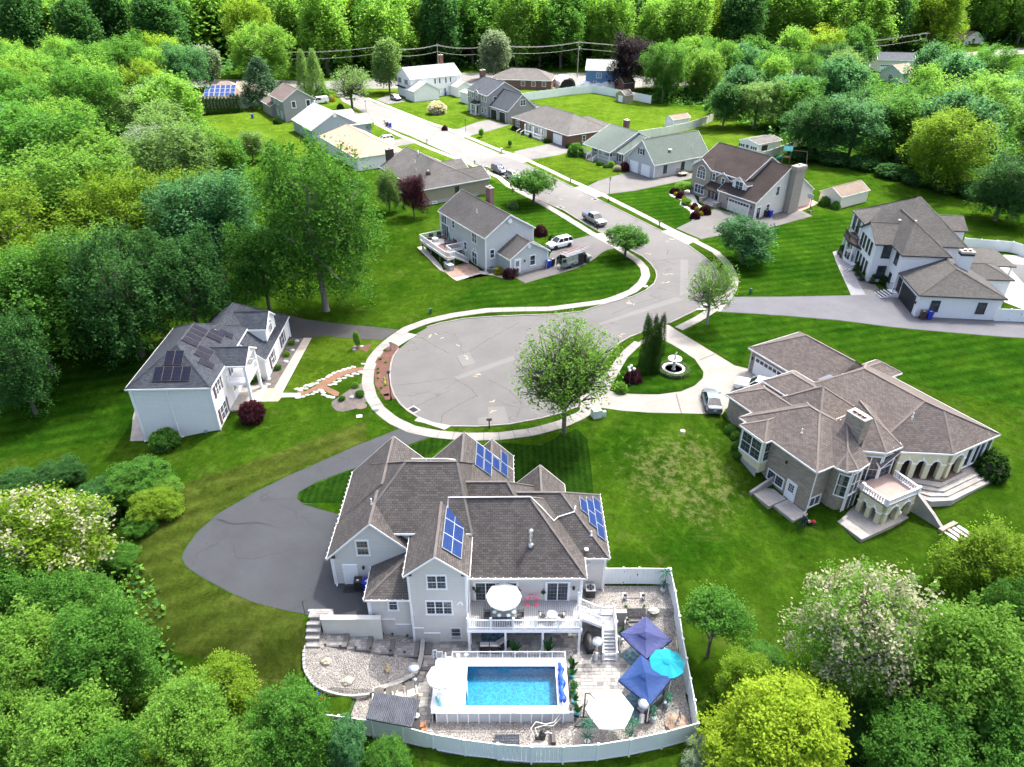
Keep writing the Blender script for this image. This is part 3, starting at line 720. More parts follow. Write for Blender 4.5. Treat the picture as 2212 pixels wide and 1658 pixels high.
 def win(s,x,y,z,w,h,face,nx=1,sash=2,lights=(2,2),shutters=None,arch=False,trim=None,mull=None,fw=0.11):
  """window: frame (casing, sashes, glazing bars) with the pane as its sub-part. face = outward direction in degrees (house space); z = sill"""
  key=('win',round(w,2),round(h,2),nx,sash,lights,arch,(trim or s.tm).name,shutters.name if shutters else None,fw)
  if key not in WINM:
   b=B();hw=w/2
   if arch:
    k=12;r=hw;ctr=h-r
    for i in range(k):
     a0,a1=math.pi*i/k,math.pi*(i+1)/k
     b.bar(((r+.05)*math.cos(a0),-.02,ctr+(r+.05)*math.sin(a0)),((r+.05)*math.cos(a1),-.02,ctr+(r+.05)*math.sin(a1)),.09,fw,up=(0,1,0))
    for i in range(1,4):
     a0=math.pi*i/4;b.bar((0,-.025,ctr),(r*math.cos(a0),-.025,ctr+r*math.sin(a0)),.03,.03)
    b.bar((-hw,-.02,ctr),(hw,-.02,ctr),.05,.06);top=ctr
   else:
    top=h;b.box(0,-.02,h,w+2*fw,.09,fw)
   b.box(0,-.03,-fw,w+2*fw+.06,.12,fw)
   for sg in(-1,1):b.box(sg*(hw+fw/2),-.02,0,fw,.09,top)
   for i in range(1,nx):b.box(-hw+w*i/nx,-.025,0,.08,.07,top)
   if sash>1:
    for i in range(1,sash):b.box(0,-.02,top*i/sash-.02,w,.05,.035)
   lx,ly=lights;g=.015
   for i in range(nx):
    u0=-hw+w*i/nx
    for q in range(1,lx):b.box(u0+w/nx*q/lx,-.012,0,g,.03,top,m=1)
   for q in range(1,ly*max(1,sash)):b.box(0,-.012,top*q/(ly*max(1,sash))-g/2,w,.03,g,m=1)
   if shutters:
    for sg in(-1,1):
     b.box(sg*(hw+fw+.24),-.02,-.02,.42,.06,h+.04,m=2)
     for q in range(int(h/.12)):b.box(sg*(hw+fw+.24),-.055,.04+q*.12,.34,.02,.05,m=2)
   p=B()
   if arch:
    k=12;pts=[(-hw,0,0),(hw,0,0)]+[(r*math.cos(math.pi*i/k),0,ctr+r*math.sin(math.pi*i/k))for i in range(k+1)]
    p.add(pts,[tuple(range(len(pts)))])
   else:p.add([(-hw,0,0),(hw,0,0),(hw,0,h),(-hw,0,h)],[(0,1,2,3)])
   WINM[key]=(b.mesh('window',[trim or s.tm,BARS]+([shutters]if shutters else[])),p.mesh('pane',GLASS))
  fm,pm=WINM[key]
  f=R(face);o=link('window',fm,s.root,(x+math.cos(f)*.012,y+math.sin(f)*.012,z),f+math.pi/2)
  link('pane',pm,o)
  return o
 def door(s,x,y,z,w,h,face,col=None,lite=False,style='panel',trim=None):
  f=R(face);o=B();t=trim or s.tm
  o.box(0,0,0,w,.06,h)
  if style=='panel':
   for sx in(-1,1):
    for z0,z1 in((.15,.42),(.48,.92))if not lite else((.12,.45),):o.box(sx*w*.22,-.035,h*z0,w*.32,.02,h*(z1-z0))
  if style=='garage':
   k=4
   for i in range(k):
    for q in range(max(2,int(w/.62))):
     ww=w/max(2,int(w/.62));o.box(-w/2+ww*(q+.5),-.035,h*i/k+.06,ww*.82,.03,h/k-.12,m=2 if(i==k-1 and lite)else 0)
  for sg in(-1,1):o.box(sg*(w/2+.06),-.015,0,.12,.1,h,m=1)
  o.box(0,-.015,h,w+.24,.1,.12,m=1)
  ob=o.obj('garage_door' if style=='garage' else 'door',[col or WHITE,t,GLASS],s.root,loc=(x+math.cos(f)*.03,y+math.sin(f)*.03,z),rz=f+math.pi/2)
  if style=='panel':
   k=B();k.tube([(w*.4,-.03,h*.47),(w*.4,-.09,h*.47)],.03,6);k.obj('handle',BLACK,ob)
   if lite:
    k=B();k.box(0,-.035,h*.5,w*.6,.02,h*.4)
    k.obj('pane',GLASS,ob);k=B()
    for i in range(1,3):k.box(-w*.3+w*.6*i/3,-.05,h*.5,.02,.02,h*.4)
    for i in range(1,3):k.box(0,-.05,h*.5+h*.4*i/3,w*.6,.02,.02)
    k.obj('glazing_bar',t,ob)
  if style=='slider':
   k=B();k.box(0,-.04,.08,w-.16,.02,h-.16);k.obj('pane',GLASS,ob)
   k=B();n_=max(2,round(w/.9))
   for i in range(n_+1):k.box(-w/2+.04+(w-.08)*i/n_,-.06,.02,.07,.04,h-.04)
   for i in range(n_):
    for q in range(1,3):k.box(-w/2+(w/n_)*(i+q/3),-.055,.08,.012,.02,h-.16,m=1)
   for q in range(1,5):k.box(0,-.055,h*q/5,w,.02,.012,m=1)
   k.obj('glazing_bar',[t,BARS],ob)
  return ob
 def part(s,name,b,m,smooth=False,uv=False):return b.obj(name,m,s.root,smooth,uv)
 def lamp(s,x,y,z,m=None):
  b=B();b.lathe(x,y,[(.02,z-.12),(.10,z-.02),(.12,z+.2),(.05,z+.28),(.02,z+.34)],8)
  return b.obj('wall_lantern',m or BLACK,s.root)
 def pieces(s,name,b,m,uv=False):return split(name,b,m,s.root,uv)
 def pipe(s,x,y,z,h=.5,r=.05,m=None):
  b=B();b.tube([(x,y,z-.3),(x,y,z+h)],r,8);b.lathe(x,y,[(r*2.4,z-.02),(r*1.1,z+.1)],8)
  return b.obj('vent_pipe',m or WHITE,s.root)
 def spout(s,x,y,z0,z1):
  b=B();b.bar((x,y,z0),(x,y,z1),.09,.07);b.bar((x,y,z0+.05),(x,y-.25,z0+.02),.09,.07)
  return b.obj('downspout',TRIM,s.root)
 def chimney(s,x,y,z0,z1,w,d,m,caps=1,cap=None):
  b=B();b.box(x,y,z0,w,d,z1-z0);o=b.obj('chimney',m,s.root,uv=True)
  c=B();c.box(x,y,z1,w+.14,d+.14,.14)
  for i in range(caps):
   cx=x+(w-.4)*((i+.5)/caps-.5)if w>=d else x;cy=y if w>=d else y+(d-.4)*((i+.5)/caps-.5)
   c.box(cx,cy,z1+.14,.28,.28,.22,m=1);c.box(cx,cy,z1+.36,.42,.42,.04,m=2)
  c.obj('chimney_cap',[cap or CONC,TERRA,STEEL],o);return o
 def done(s):
  if s.roof.v:s.roof.obj('roof',[s.rm,s.tm,s.capm if hasattr(s,'capm')else s.rm],s.root,uv=True)
  for m,b in s.walls.items():b.obj('wall',m,s.root,uv=True)
  if s.fb.v:s.fb.obj('foundation',s.fm,s.root,uv=True)
  return s
WINM={}
BARS=mat('glazing_bars',(0.26,0.27,0.28),0.6)
def solar(house,origin,u,v,nrm,cells,pw,ph,m,frame_m,groups=None):
 """solar panels: each one a part. origin/u/v/nrm in house space; cells = (col,row) in the slope plane"""
 origin,u,v,nrm=Vector(origin),Vector(u).normalized(),Vector(v).normalized(),Vector(nrm).normalized()
 key=('sol',pw,ph,m.name,frame_m.name)
 if key not in WINM:
  b=B();b.box(0,0,0,pw-.03,ph-.03,.035,m=1);b.box(0,0,.035,pw-.10,ph-.10,.006)
  nxc,nyc=max(2,round(pw/.17)),max(2,round(ph/.17))
  for i in range(1,nxc):b.box(-pw/2+.05+(pw-.1)*i/nxc,0,.0412,.012,ph-.1,.002,m=2)
  for i in range(1,nyc):b.box(0,-ph/2+.05+(ph-.1)*i/nyc,.0412,pw-.1,.012,.002,m=2)
  WINM[key]=b.mesh('solar_panel',[m,frame_m,mat('cell_grid',(0.022,0.035,0.09),0.6)])
 M=Matrix((u,v,nrm)).transposed().to_4x4()
 for c,r in cells:
  o=link('solar_panel',WINM[key],house.root)
  p=origin+u*(c*pw)+v*(r*ph)+nrm*.09
  o.matrix_local=Matrix.Translation(p)@M
PVBLUE=mat('blue_solar_cells',(0.008,0.034,0.135),0.5,0.15,2.0,spec=0.1);PVBLACK=mat('black_solar_cells',(0.007,0.007,0.014),0.55,0.2,2.0,spec=0.08)
ALU=mat('panel_frame',(0.42,0.44,0.47),0.5,0.05,metal=0.3);BFRAME=mat('dark_panel_frame',(0.07,0.066,0.062),0.6)
SID_TAUPE=courses('taupe_siding',(0.73,0.70,0.665),(0.745,0.715,0.68),(0.54,0.52,0.50),7.0,.16,.012,0.6,0.5,0.06,offs=.37)
SID_WHITE=courses('white_siding',(0.86,0.86,0.85),(0.88,0.88,0.87),(0.66,0.66,0.66),7.0,.16,.012,0.6,0.5,0.06,offs=.37)
SID_CREAM=courses('cream_siding',(0.74,0.71,0.63),(0.76,0.73,0.65),(0.56,0.53,0.48),7.0,.16,.012,0.6,0.5,0.06,offs=.37)
SID_GREY=courses('blue_grey_siding',(0.58,0.61,0.605),(0.595,0.625,0.62),(0.43,0.455,0.45),7.0,.19,.014,0.6,0.5,0.06,offs=.37)
SID_LGREY=courses('pale_grey_siding',(0.52,0.54,0.56),(0.54,0.56,0.58),(0.40,0.41,0.43),7.0,.18,.013,0.6,0.5,0.06,offs=.37)
SID_TAN=courses('tan_siding',(0.34,0.30,0.215),(0.35,0.31,0.225),(0.25,0.22,0.16),7.0,.18,.013,0.6,0.5,0.08,offs=.37)
SID_MID=courses('mid_grey_siding',(0.32,0.315,0.31),(0.33,0.325,0.32),(0.24,0.235,0.23),7.0,.18,.013,0.6,0.5,0.06,offs=.37)
SID_SKY=courses('sky_blue_siding',(0.10,0.21,0.40),(0.11,0.22,0.42),(0.07,0.15,0.3),7.0,.2,.013,0.6,0.5,0.06,offs=.37)
SID_PBLUE=courses('powder_blue_siding',(0.34,0.40,0.46),(0.35,0.41,0.47),(0.27,0.32,0.37),7.0,.2,.013,0.6,0.5,0.06,offs=.37)
PAINTBRICK=courses('painted_white_brick',(0.84,0.84,0.84),(0.86,0.86,0.86),(0.76,0.76,0.76),.3,.1,.008,0.55,0.4,0.04)
REDBRICK=courses('red_brick',(0.20,0.075,0.05),(0.145,0.06,0.045),(0.25,0.20,0.17),.28,.1,.012,0.85,0.5,0.15)
LEDGE=courses('ledge_brick',(0.48,0.41,0.33),(0.30,0.24,0.19),(0.42,0.38,0.33),.42,.115,.014,0.9,0.8,0.2,offs=.37)
FIELD=courses('pale_brick',(0.42,0.37,0.31),(0.335,0.285,0.235),(0.42,0.40,0.36),.28,.1,.012,0.9,0.6,0.15)
STUCCO=mat('cream_stucco',(0.66,0.60,0.41),0.8,0.06,1.5,bmp=0.1)
def shingles(name,a,b,gap=(0.03,0.026,0.024),drift=0.3):return courses(name,a,b,gap,.34,.19,.012,0.9,0.7,drift,spec=0.2,dscale=0.45)
SH_BROWN=shingles('weathered_brown_shingles',(0.148,0.135,0.127),(0.094,0.087,0.083))
SH_VILLA=shingles('warm_brown_shingles',(0.190,0.162,0.146),(0.122,0.105,0.096),(0.06,0.053,0.048),0.15)
SH_GREY=shingles('grey_shingles',(0.135,0.130,0.126),(0.10,0.097,0.095))
SH_SLATE=shingles('slate_blue_shingles',(0.072,0.083,0.100),(0.042,0.050,0.064),(0.02,0.02,0.025),0.15)
SH_GREEN=shingles('grey_green_shingles',(0.118,0.148,0.132),(0.095,0.122,0.110),(0.06,0.075,0.068),0.1)
SH_DKBR=shingles('dark_brown_shingles',(0.060,0.046,0.042),(0.045,0.035,0.033),drift=0.4)
SH_REDBR=shingles('red_brown_shingles',(0.14,0.095,0.082),(0.11,0.075,0.066))
SH_MOD=shingles('olive_grey_shingles',(0.135,0.130,0.122),(0.092,0.089,0.084),(0.045,0.042,0.04),0.2)
SH_PALE=shingles('pale_grey_shingles',(0.34,0.36,0.36),(0.30,0.32,0.32),(0.22,0.23,0.23),0.12)
SH_ORANGE=shingles('orange_tan_shingles',(0.42,0.28,0.21),(0.37,0.245,0.185),(0.28,0.18,0.13),0.12)
SH_LTBR=shingles('light_brown_shingles',(0.24,0.19,0.15),(0.20,0.16,0.13),drift=0.15)
CAP_VILLA=mat('ridge_cap_brown',(0.156,0.133,0.119),0.9,0.1);CAP_BR=mat('ridge_cap_taupe',(0.112,0.102,0.096),0.9,0.12)
# ------------------------------------------------------------------ 1. the taupe house in front
h1=House('taupe_house','large taupe sided house with brown hip roofs, blue solar panels and a rear deck','house',(0,0),0,0,SH_BROWN,SID_TAUPE);h1.capm=CAP_BR
h1.misc['board_mats']=(SID_TAUPE,)
h1.block((-5.8,38.2,5.75,46.9),[(2.55,1.0),(2.55,1.0),(2.55,1.0),0],zb=-2.9) # M family wing
h1.block((0.0,40.3,7.75,47.9),[(2.5,.94),(2.5,.94),(2.5,.94),0],zb=-1.6) # R right wing
h1.block((-14.42,40.35,-3.1,49.0),[(5.1,.9),(5.1,3.0),(5.1,.85),(3.0,.98)],zb=0.0) # A main body
h1.block((-6.0,40.3,2.8,48.3),[(3.0,1.0),(3.0,1.25),(3.0,1.0),0],zb=-1.5,walls=False)
h1.block((-14.5,39.75,-7.0,43.6),[None,(3.0,.99),0,(3.0,.99)],zb=-.05) # B garage gable
h1.block((-14.46,44.0,-6.34,50.5),[0,(3.0,.98),None,(3.0,.985)],zb=0) # C street gable
h1.block((-8.65,44.0,0.16,51.3),[0,(2.5,.99),None,(2.5,.99)],zb=-.6) # D solar gable
h1.block((-3.85,46.0,0.12,53.5),[0,(2.47,.99),None,(2.47,.99)],zb=-.6) # E entry gable
h1.block((0.25,44.0,4.72,49.3),[0,(2.5,1.0),None,(2.5,1.0)],zb=-.8) # F right street gable
h1.block((-7.95,36.33,-3.08,47.0),[None,(4.72,.83),0,(4.72,.83)],zb=-2.9) # G centre rear gable
h1.block((-11.15,36.6,-7.6,41.0),[(1.95,.62),0,0,(1.95,.55)],zb=-2.6,caps=True) # L low wing
h1.pipe(-11.0,42.2,6.5,.55);h1.pipe(6.3,41.6,3.75,.45);
b=B();b.tube([(1.45,40.0,3.9),(1.45,40.0,5.7)],.13,10);b.lathe(1.45,40.0,[(.13,5.5),(.2,5.55),(.2,5.8),(.05,5.9)],10);b.lathe(1.45,40.0,[(.34,4.2),(.16,4.5)],10);h1.part('flue',b,STEEL,True)
b=B();b.box(5.9,40.75,2.98,.28,.28,.12);h1.part('roof_vent',b,WHITE)
# rear windows and doors (face -90 = towards the pool)
YG=36.33+.25;YM=38.2+.32;YB=39.75+.25
h1.win(-5.55,YG,3.28,1.32,1.3,-90,nx=2,sash=2,lights=(2,2));h1.win(-5.5,YG,.5,1.85,1.35,-90,nx=3,sash=2,lights=(2,2))
h1.win(-9.05,36.6+.32,.55,.6,1.2,-90,lights=(2,2));h1.win(-4.35,YG,-2.05,.62,.82,-90,lights=(3,2))
h1.win(-11.6,YB,3.25,.85,1.45,-90,lights=(3,2));h1.win(-9.15,40.67,3.8,.62,.72,-90,lights=(3,2),sash=1)
h1.door(-12.85,YB,0.0,.92,2.05,-90)
h1.door(-1.25,YM,-.22,3.3,2.0,-90,style='slider');h1.door(3.55,YM,-.22,1.72,2.0,-90,style='slider')
h1.lamp(-2.98,YM-.12,1.1);h1.lamp(4.8,YM-.12,1.1);h1.lamp(-11.75,YB-.12,1.8)
b=B();b.box(-3.9,YG-.08,1.75,.22,.1,.1);b.tube([(-3.98,YG-.12,1.8),(-4.1,YG-.25,1.72)],.06,8);b.tube([(-3.82,YG-.12,1.8),(-3.7,YG-.25,1.72)],.06,8);h1.part('flood_light',b,WHITE)
b=B();b.box(6.2,40.55,1.6,.2,.1,.1);b.tube([(6.1,40.5,1.62),(6.0,40.38,1.55)],.06,8);h1.part('flood_light',b,WHITE)
b=B()
for i in range(7):b.bar((-4.69+i*.113,YG-.12,-2.2),(-4.69+i*.113,YG-.12,-1.1),.022)
for z in(-2.2,-1.65,-1.1):b.bar((-4.72,YG-.12,z),(-3.98,YG-.12,z),.025)
h1.part('window_grille',b,BLACK)
# stepped concrete base of the rear wall
b=B();st=[(-10.8,-.55),(-9.05,-.55),(-9.05,-1.15),(-6.85,-1.15),(-6.85,-1.75),(-5.6,-1.75),(-5.6,-2.9),(-10.8,-2.9)]
n=len(st);b.add([(x,36.6+.28 if x<-7.7 else YG-.035,z)for x,z in st],[tuple(range(n))][:0])
for x0,x1,zt_ in((-10.8,-9.05,-.55),(-9.05,-7.71,-1.15),(-7.69,-6.85,-1.15),(-6.85,-5.6,-1.75)):
 yy=36.6+.32 if x1<-7.7 else YG
 b.box((x0+x1)/2,yy-.02,-2.95,x1-x0,.06,zt_+2.95);b.box((x0+x1)/2,yy-.03,zt_,x1-x0+.05,.08,.05,m=1)
h1.part('stepped_base',b,[mat('parged_concrete',(0.52,0.51,0.49),0.85,0.08),TRIM])
for x,y,z0,z1 in((-14.05,39.95,0,2.9),(-10.95,36.85,-2.2,1.8),(-3.2,36.55,-2.75,4.6),(7.5,40.55,-1.3,2.4),(5.3,38.45,-.2,2.4)):h1.spout(x,y,z0,z1)
# eave boxes under the rakes
for cx,y,z,w in((-14.1,39.86,2.93,.55),(-7.6,36.42,4.67,.55),(-3.42,36.42,4.67,.55)):
 b=B();b.add([(cx-w/2,y,z),(cx+w/2,y,z),(cx+(w/2 if cx<-5 else-w/2),y,z+.42),(cx-w/2,y+.5,z),(cx+w/2,y+.5,z)],[(0,1,2),(0,3,4,1)]);h1.part('eave_return',b,mat('dark_return',(0.05,0.042,0.038),0.8))
# white conduit over the roofs
def conduit(pts):b=B();b.tube(pts,.045,6);return h1.part('conduit',b,WHITE)
conduit([(-8.0,44.75,8.98),(-5.2,44.75,8.98),(-4.6,45.0,8.7),(-4.0,45.6,7.35),(-3.6,45.7,6.4)])
conduit([(-4.25,45.4,7.8),(-4.2,44.3,8.02),(-4.2,43.2,6.98),(-4.2,42.75,6.98)])
conduit([(-5.0,41.3,6.05),(-5.0,42.4,7.0),(1.45,42.5,6.98),(2.4,42.2,6.05),(3.3,41.75,5.15),(3.7,42.6,4.8),(5.0,42.9,5.05),(5.15,43.6,5.05)])
# heat-cable clips along the gutters
b=B()
for x0,y0,x1,y1,z in((-3.0,38.16,5.75,38.16,2.58),(-14.54,39.8,-14.54,50.3,3.02),(-8.0,36.5,-8.0,40.2,4.74),(-3.04,36.4,-3.04,39.5,4.74),(7.79,40.3,7.79,47.9,2.52),(5.85,40.26,7.75,40.26,2.52),(.2,49.6,.2,53.4,2.52),(-11.15,36.56,-7.6,36.56,1.97),(-11.2,36.7,-11.2,41,1.97)):
 L_=math.hypot(x1-x0,y1-y0);k=int(L_/.55)
 for i in range(k+1):b.box(x0+(x1-x0)*i/k,y0+(y1-y0)*i/k,z,.06,.06,.09)
tag(h1.part('gutter_clips',b,WHITE),kind='stuff')
for xe,ze_,m_,cells in((-3.08,4.72,.83,((-4.83,(38.25,39.82,41.39)),(-4.15,(38.2,39.77,41.34)))),(.16,2.5,.99,((-2.9,(48.65,50.3)),(-2.2,(48.7,50.35)),(-1.5,(50.15,)),(-.78,(50.2,51.85)))),(7.75,2.5,.94,((5.87,(44.4,)),(6.53,(43.5,45.1)),(7.18,(42.7,44.3,45.9))))):
 L_=math.hypot(1,m_)
 for cx,ys in cells:
  for cy in ys:solar(h1,(cx,cy,ze_+m_*(xe-cx)),(0,1,0),(-1,0,m_),(m_,0,1),[(0,0)],1.58,.93,PVBLUE,ALU)
h1.done()
# ------------------------------------------------------------------ 2. the stone villa on the right
h2=House('stone_villa','brown brick villa with hipped roofs, arched porch, balustraded balcony and three capped chimney','house',(27.73,50.36),-62,0,SH_VILLA,LEDGE);h2.capm=CAP_VILLA
m=.62
h2.block((-20.45,11.2,-9.5,19.6),[(3.0,m),0,(3.0,m),(3.0,m)],zb=-.2)
h2.block([(-11.4,7.0),(1.5,7.0),(1.5,9.35),(4.1,13.4),(4.22,20.5),(-11.4,20.5)],[(3.0,.5),0,(3.0,.87),(3.0,.95),(3.0,.5),(3.0,.8)],zb=-.4,walls=False)
h2.block((-10.0,-.05,0.0,8.7),[(3.0,.60),(3.0,.60),(3.0,.60),(3.0,.60)],zb=-2.4)
h2.block((-13.9,1.72,-6.0,7.0),[(3.0,.55),0,(3.0,.55),(3.0,.55)],zb=-.9)
h2.block((-13.0,5.8,-4.0,10.5),[(4.0,.5),(4.0,.6),(4.0,.5),(4.0,.7)],zb=-.1)
h2.block((-9.6,4.6,-4.2,10.2),[(4.1,.75),(4.1,.8),(4.1,.75),(4.1,.8)],zb=0,wall=STUCCO)
h2.block([(-9.0,2.0),(-9.0,-.94),(-5.55,-.94),(-5.55,2.0)],[(3.0,.6),(3.0,.55),(3.0,.6),0],zb=-1.0,wall=STUCCO,ov=.28)
h2.block([(-3.0,2.1),(.3,2.05),(1.2,2.42),(1.55,3.6),(1.3,5.35),(-3.0,5.4)],[(3.0,.7),(3.0,.7),(3.0,.7),(3.0,.7),0,0],zb=-2.4)
h2.block([(-3.5,5.45),(.1,5.45),(1.47,7.2),(1.5,9.4),(-.5,10.6),(-3.5,10.6)],[(3.6,.8),(3.6,.7),(3.6,.7),(3.6,.8),0,0],zb=-2.4,wall=STUCCO)
h2.block((-11.4,15.0,-8.0,22.2),[0,(3.0,.6),(3.0,.6),(3.0,.6)],zb=-.5)
# skylight and dark flat strips
b=B();b.add([(-10.9,11.9,3.62),(-8.6,11.9,3.62),(-9.2,12.9,4.25),(-10.3,12.9,4.25)],[(0,1,2,3)]);h2.part('flat_valley',b,mat('grey_membrane',(0.20,0.23,0.27),0.5))
# walls of the great room behind the porch
w=h2.walls.setdefault(LEDGE,B());w.prism([(-11.1,10.2),(-1.0,10.2),(-1.0,12.2),(1.6,14.6),(1.6,16.0),(3.9,16.0),(3.9,20.2),(-11.1,20.2)],-.6,2.95)
h2.chimney(-1.4,5.9,3.0,6.5,1.9,1.0,LEDGE,3)
b=B();b.box(-1.4,5.33,4.0,2.1,.1,.35,m=0);h2.part('chimney_flashing',b,mat('lead_flashing',(0.13,0.14,0.16),0.5))
h2.pipe(-4.0,1.9,4.25,.5);h2.pipe(.3,11.5,5.6,.5)
GD=h2.door(-16.9,11.2+.3,0,4.6,2.2,-90,style='garage',lite=True)
h2.lamp(-19.7,11.4,1.75)
# bay window, near wall openings
h2.win(-7.3,-.94+.28,.35,2.5,2.2,-90,nx=2,sash=2,lights=(2,2),fw=.14);h2.win(-5.83,.0,.35,.8,2.2,0,lights=(2,2));
h2.win(-3.4-.95,.27,-1.5,1.9,1.05,-90,nx=2,sash=1,lights=(3,3));h2.door(-2.35,.27,-2.15,1.0,2.1,-90,lite=True)
h2.win(-.32,1.2,-1.6,1.3,1.0,0,nx=2,sash=1,lights=(2,3))
fa=math.degrees(math.atan2(-1.2,.4))
h2.win(.95,2.72,-.1,.85,2.4,-60,lights=(2,2),fw=.1);h2.win(1.2,4.1,-.1,1.2,2.4,5,nx=2,lights=(2,2),fw=.1);h2.door(1.18,4.2,-2.35,1.5,2.05,5,style='slider')
h2.win(.62,6.55,-.05,1.7,2.9,-38,nx=2,sash=2,lights=(2,2),fw=.12);h2.win(1.2,8.3,.05,1.5,3.6,0,nx=1,sash=2,lights=(2,2),arch=True,fw=.14)
for y_,w_ in((16.6,.8),(18.2,1.5),(19.6,.8)):h2.win(3.92,y_,.25,w_,2.2,0,nx=2 if w_>1 else 1,sash=1,lights=(1,1))
h2.lamp(-3.55,.18,1.55)
for x,y,z0 in((-.25,.35,-2.1),(1.35,3.1,-2.2),(-19.95,11.4,0)):h2.spout(x,y,z0,2.9)
b=B()
for x0,x1 in((-9.7,-5.85),):b.box((x0+x1)/2+.25,-.67,-1.9,3.0,.06,1.25)
b.box(-10.0,2.02,-1.0,7.6,.05,.9);h2.part('foundation',b,FOUND)
# arches: cream piers carrying round arches with white surrounds
def arcade(b,bw,p,q,n,z0,zsp,ztop,pier,depth,hf=None):
 p,q=Vector((*p,0)),Vector((*q,0));L_=(q-p).length;u=(q-p)/L_;k=Vector((-u.y,u.x,0))*depth/2
 bay=(L_-pier)/n;r=(bay-pier)/2
 ang=math.atan2(u.y,u.x)
 for i in range(n+1):
  c=p+u*(pier/2+bay*i);b.box(c.x,c.y,z0,pier,depth,zsp-z0,ang)
  bw.box(c.x,c.y,zsp-.1,pier+.12,depth+.12,.12,ang)
 K=10
 for i in range(n):
  c=p+u*(pier/2+bay*(i+.5));pts=[]
  for j in range(K+1):
   t=math.pi-math.pi*j/K;pts.append(c+u*(r*math.cos(t))+Vector((0,0,zsp+r*math.sin(t))))
  for j in range(K):
   a,d=pts[j],pts[j+1];A,D=Vector((a.x,a.y,ztop)),Vector((d.x,d.y,ztop))
   b.add([a-k,d-k,D-k,A-k,a+k,d+k,D+k,A+k],[(0,1,2,3),(7,6,5,4),(0,4,5,1),(3,2,6,7)])
   for sg in(-1.03,1.03):
    o1,o2=(a-c-Vector((0,0,zsp))),(d-c-Vector((0,0,zsp)))
    bw.bar(a+o1*.06+k*sg,d+o2*.06+k*sg,.09,.16,up=(k.x,k.y,k.z))
  for sg in(-1.05,1.05):
   t_=c+Vector((0,0,zsp+r+.05))+k*sg;bw.box(t_.x,t_.y,t_.z-.1,.16,.1,.3,ang)
 for i in range(n+1): # spandrel over each pier
  c=p+u*(pier/2+bay*i);b.box(c.x,c.y,zsp,pier,depth,ztop-zsp,ang)
ba,bw=B(),B()
arcade(ba,bw,(1.35,9.55),(3.75,13.25),3,-.05,1.75,2.85,.5,.45);arcade(ba,bw,(3.82,13.6),(3.86,15.9),1,-.05,1.75,2.85,.45,.42)
h2.part('porch_arcade',ba,STUCCO);h2.part('arch_surround',bw,WHITE)
ba,bw=B(),B()
arcade(ba,bw,(1.7,4.9),(4.05,5.0),2,-2.25,-.75,.1,.42,.42);arcade(ba,bw,(4.1,5.2),(4.3,8.8),2,-2.25,-.75,.1,.45,.42)
h2.part('balcony_arcade',ba,STUCCO);h2.part('arch_surround',bw,WHITE)
b=B();b.prism([(1.0,4.75),(4.35,4.85),(4.5,9.0),(1.0,9.2)],.1,.32);h2.part('balcony_floor',b,mat('balcony_floor',(0.32,0.24,0.21),0.8,0.1))
def baluster(b,x,y,z,h=.62):b.lathe(x,y,[(.075,z),(.075,z+.06),(.04,z+.1),(.095,z+.26),(.045,z+.48),(.075,z+h-.05),(.075,z+h)],7)
bal=[((1.7,4.8),(4.3,4.9)),((4.3,4.9),(4.45,8.95)),((4.45,8.95),(1.7,9.15))]
rb_=B();proto_b=None
for p_,q_2 in bal:
 p2,q2=Vector((*p_,0)),Vector((*q_2,0));L_=(q2-p2).length;k_=int(L_/.24)
 rb_.bar(p2+Vector((0,0,1.0)),q2+Vector((0,0,1.0)),.2,.1);rb_.bar(p2+Vector((0,0,.36)),q2+Vector((0,0,.36)),.18,.08)
 for i in range(1,k_):
  c=p2.lerp(q2,i/k_)
  if proto_b is None:b=B();baluster(b,0,0,0);proto_b=b.mesh('baluster',WHITE,True)
  link('baluster',proto_b,h2.root,(c.x,c.y,.38))
for c in((1.7,4.8),(4.3,4.9),(4.45,8.95)):rb_.box(c[0],c[1],.33,.28,.28,.82)
h2.part('balustrade',rb_,WHITE)
# porch floor, stone terrace steps, patio, wing walls
b=B();b.prism([(.8,9.3),(4.25,13.0),(4.25,16.2),(-1.0,16.2),(-1.0,10.2)],-.9,-.05);h2.part('porch_floor',b,mat('porch_slate',(0.12,0.085,0.06),0.7,0.3,2.0))
for i in range(4):
 o_=i*.5;b=B();b.prism([(1.5,9.2-o_*.6),(3.9+o_*.9,11.6-o_*.9),(4.6+o_,12.2),(4.6+o_,18.4-(.0 if i else 1.8)),(2.0,18.4-(0 if i else 1.8)),(2.0,10.0)],-1.3,-.12-.16*i);h2.part('step',b,CONC)
b=B();b.prism([(1.0,1.9),(4.75,1.95),(4.9,9.2),(.8,9.2)],-2.5,-2.05-.03);h2.part('patio',b,CONC)
b=B();b.prism([(-4.6,-.0),(-4.6,-2.3),(-2.4,-2.3),(-2.4,-.0)],-2.4,-1.98);h2.part('patio',b,CONC);b=B();b.prism([(-2.35,.2),(-2.35,-1.7),(.1,-1.7),(.1,.2)],-2.4,-2.05);h2.part('patio',b,CONC)
b=B();b.add([(-4.75,.25,-2.4),(-4.75,-2.6,-2.4),(-4.75,-2.6,-1.75),(-4.75,.25,-.95),(-4.5,.25,-2.4),(-4.5,-2.6,-2.4),(-4.5,-2.6,-1.75),(-4.5,.25,-.95)],[(0,1,2,3),(7,6,5,4),(3,2,6,7),(1,5,6,2)]);h2.part('wing_wall',b,CONC)
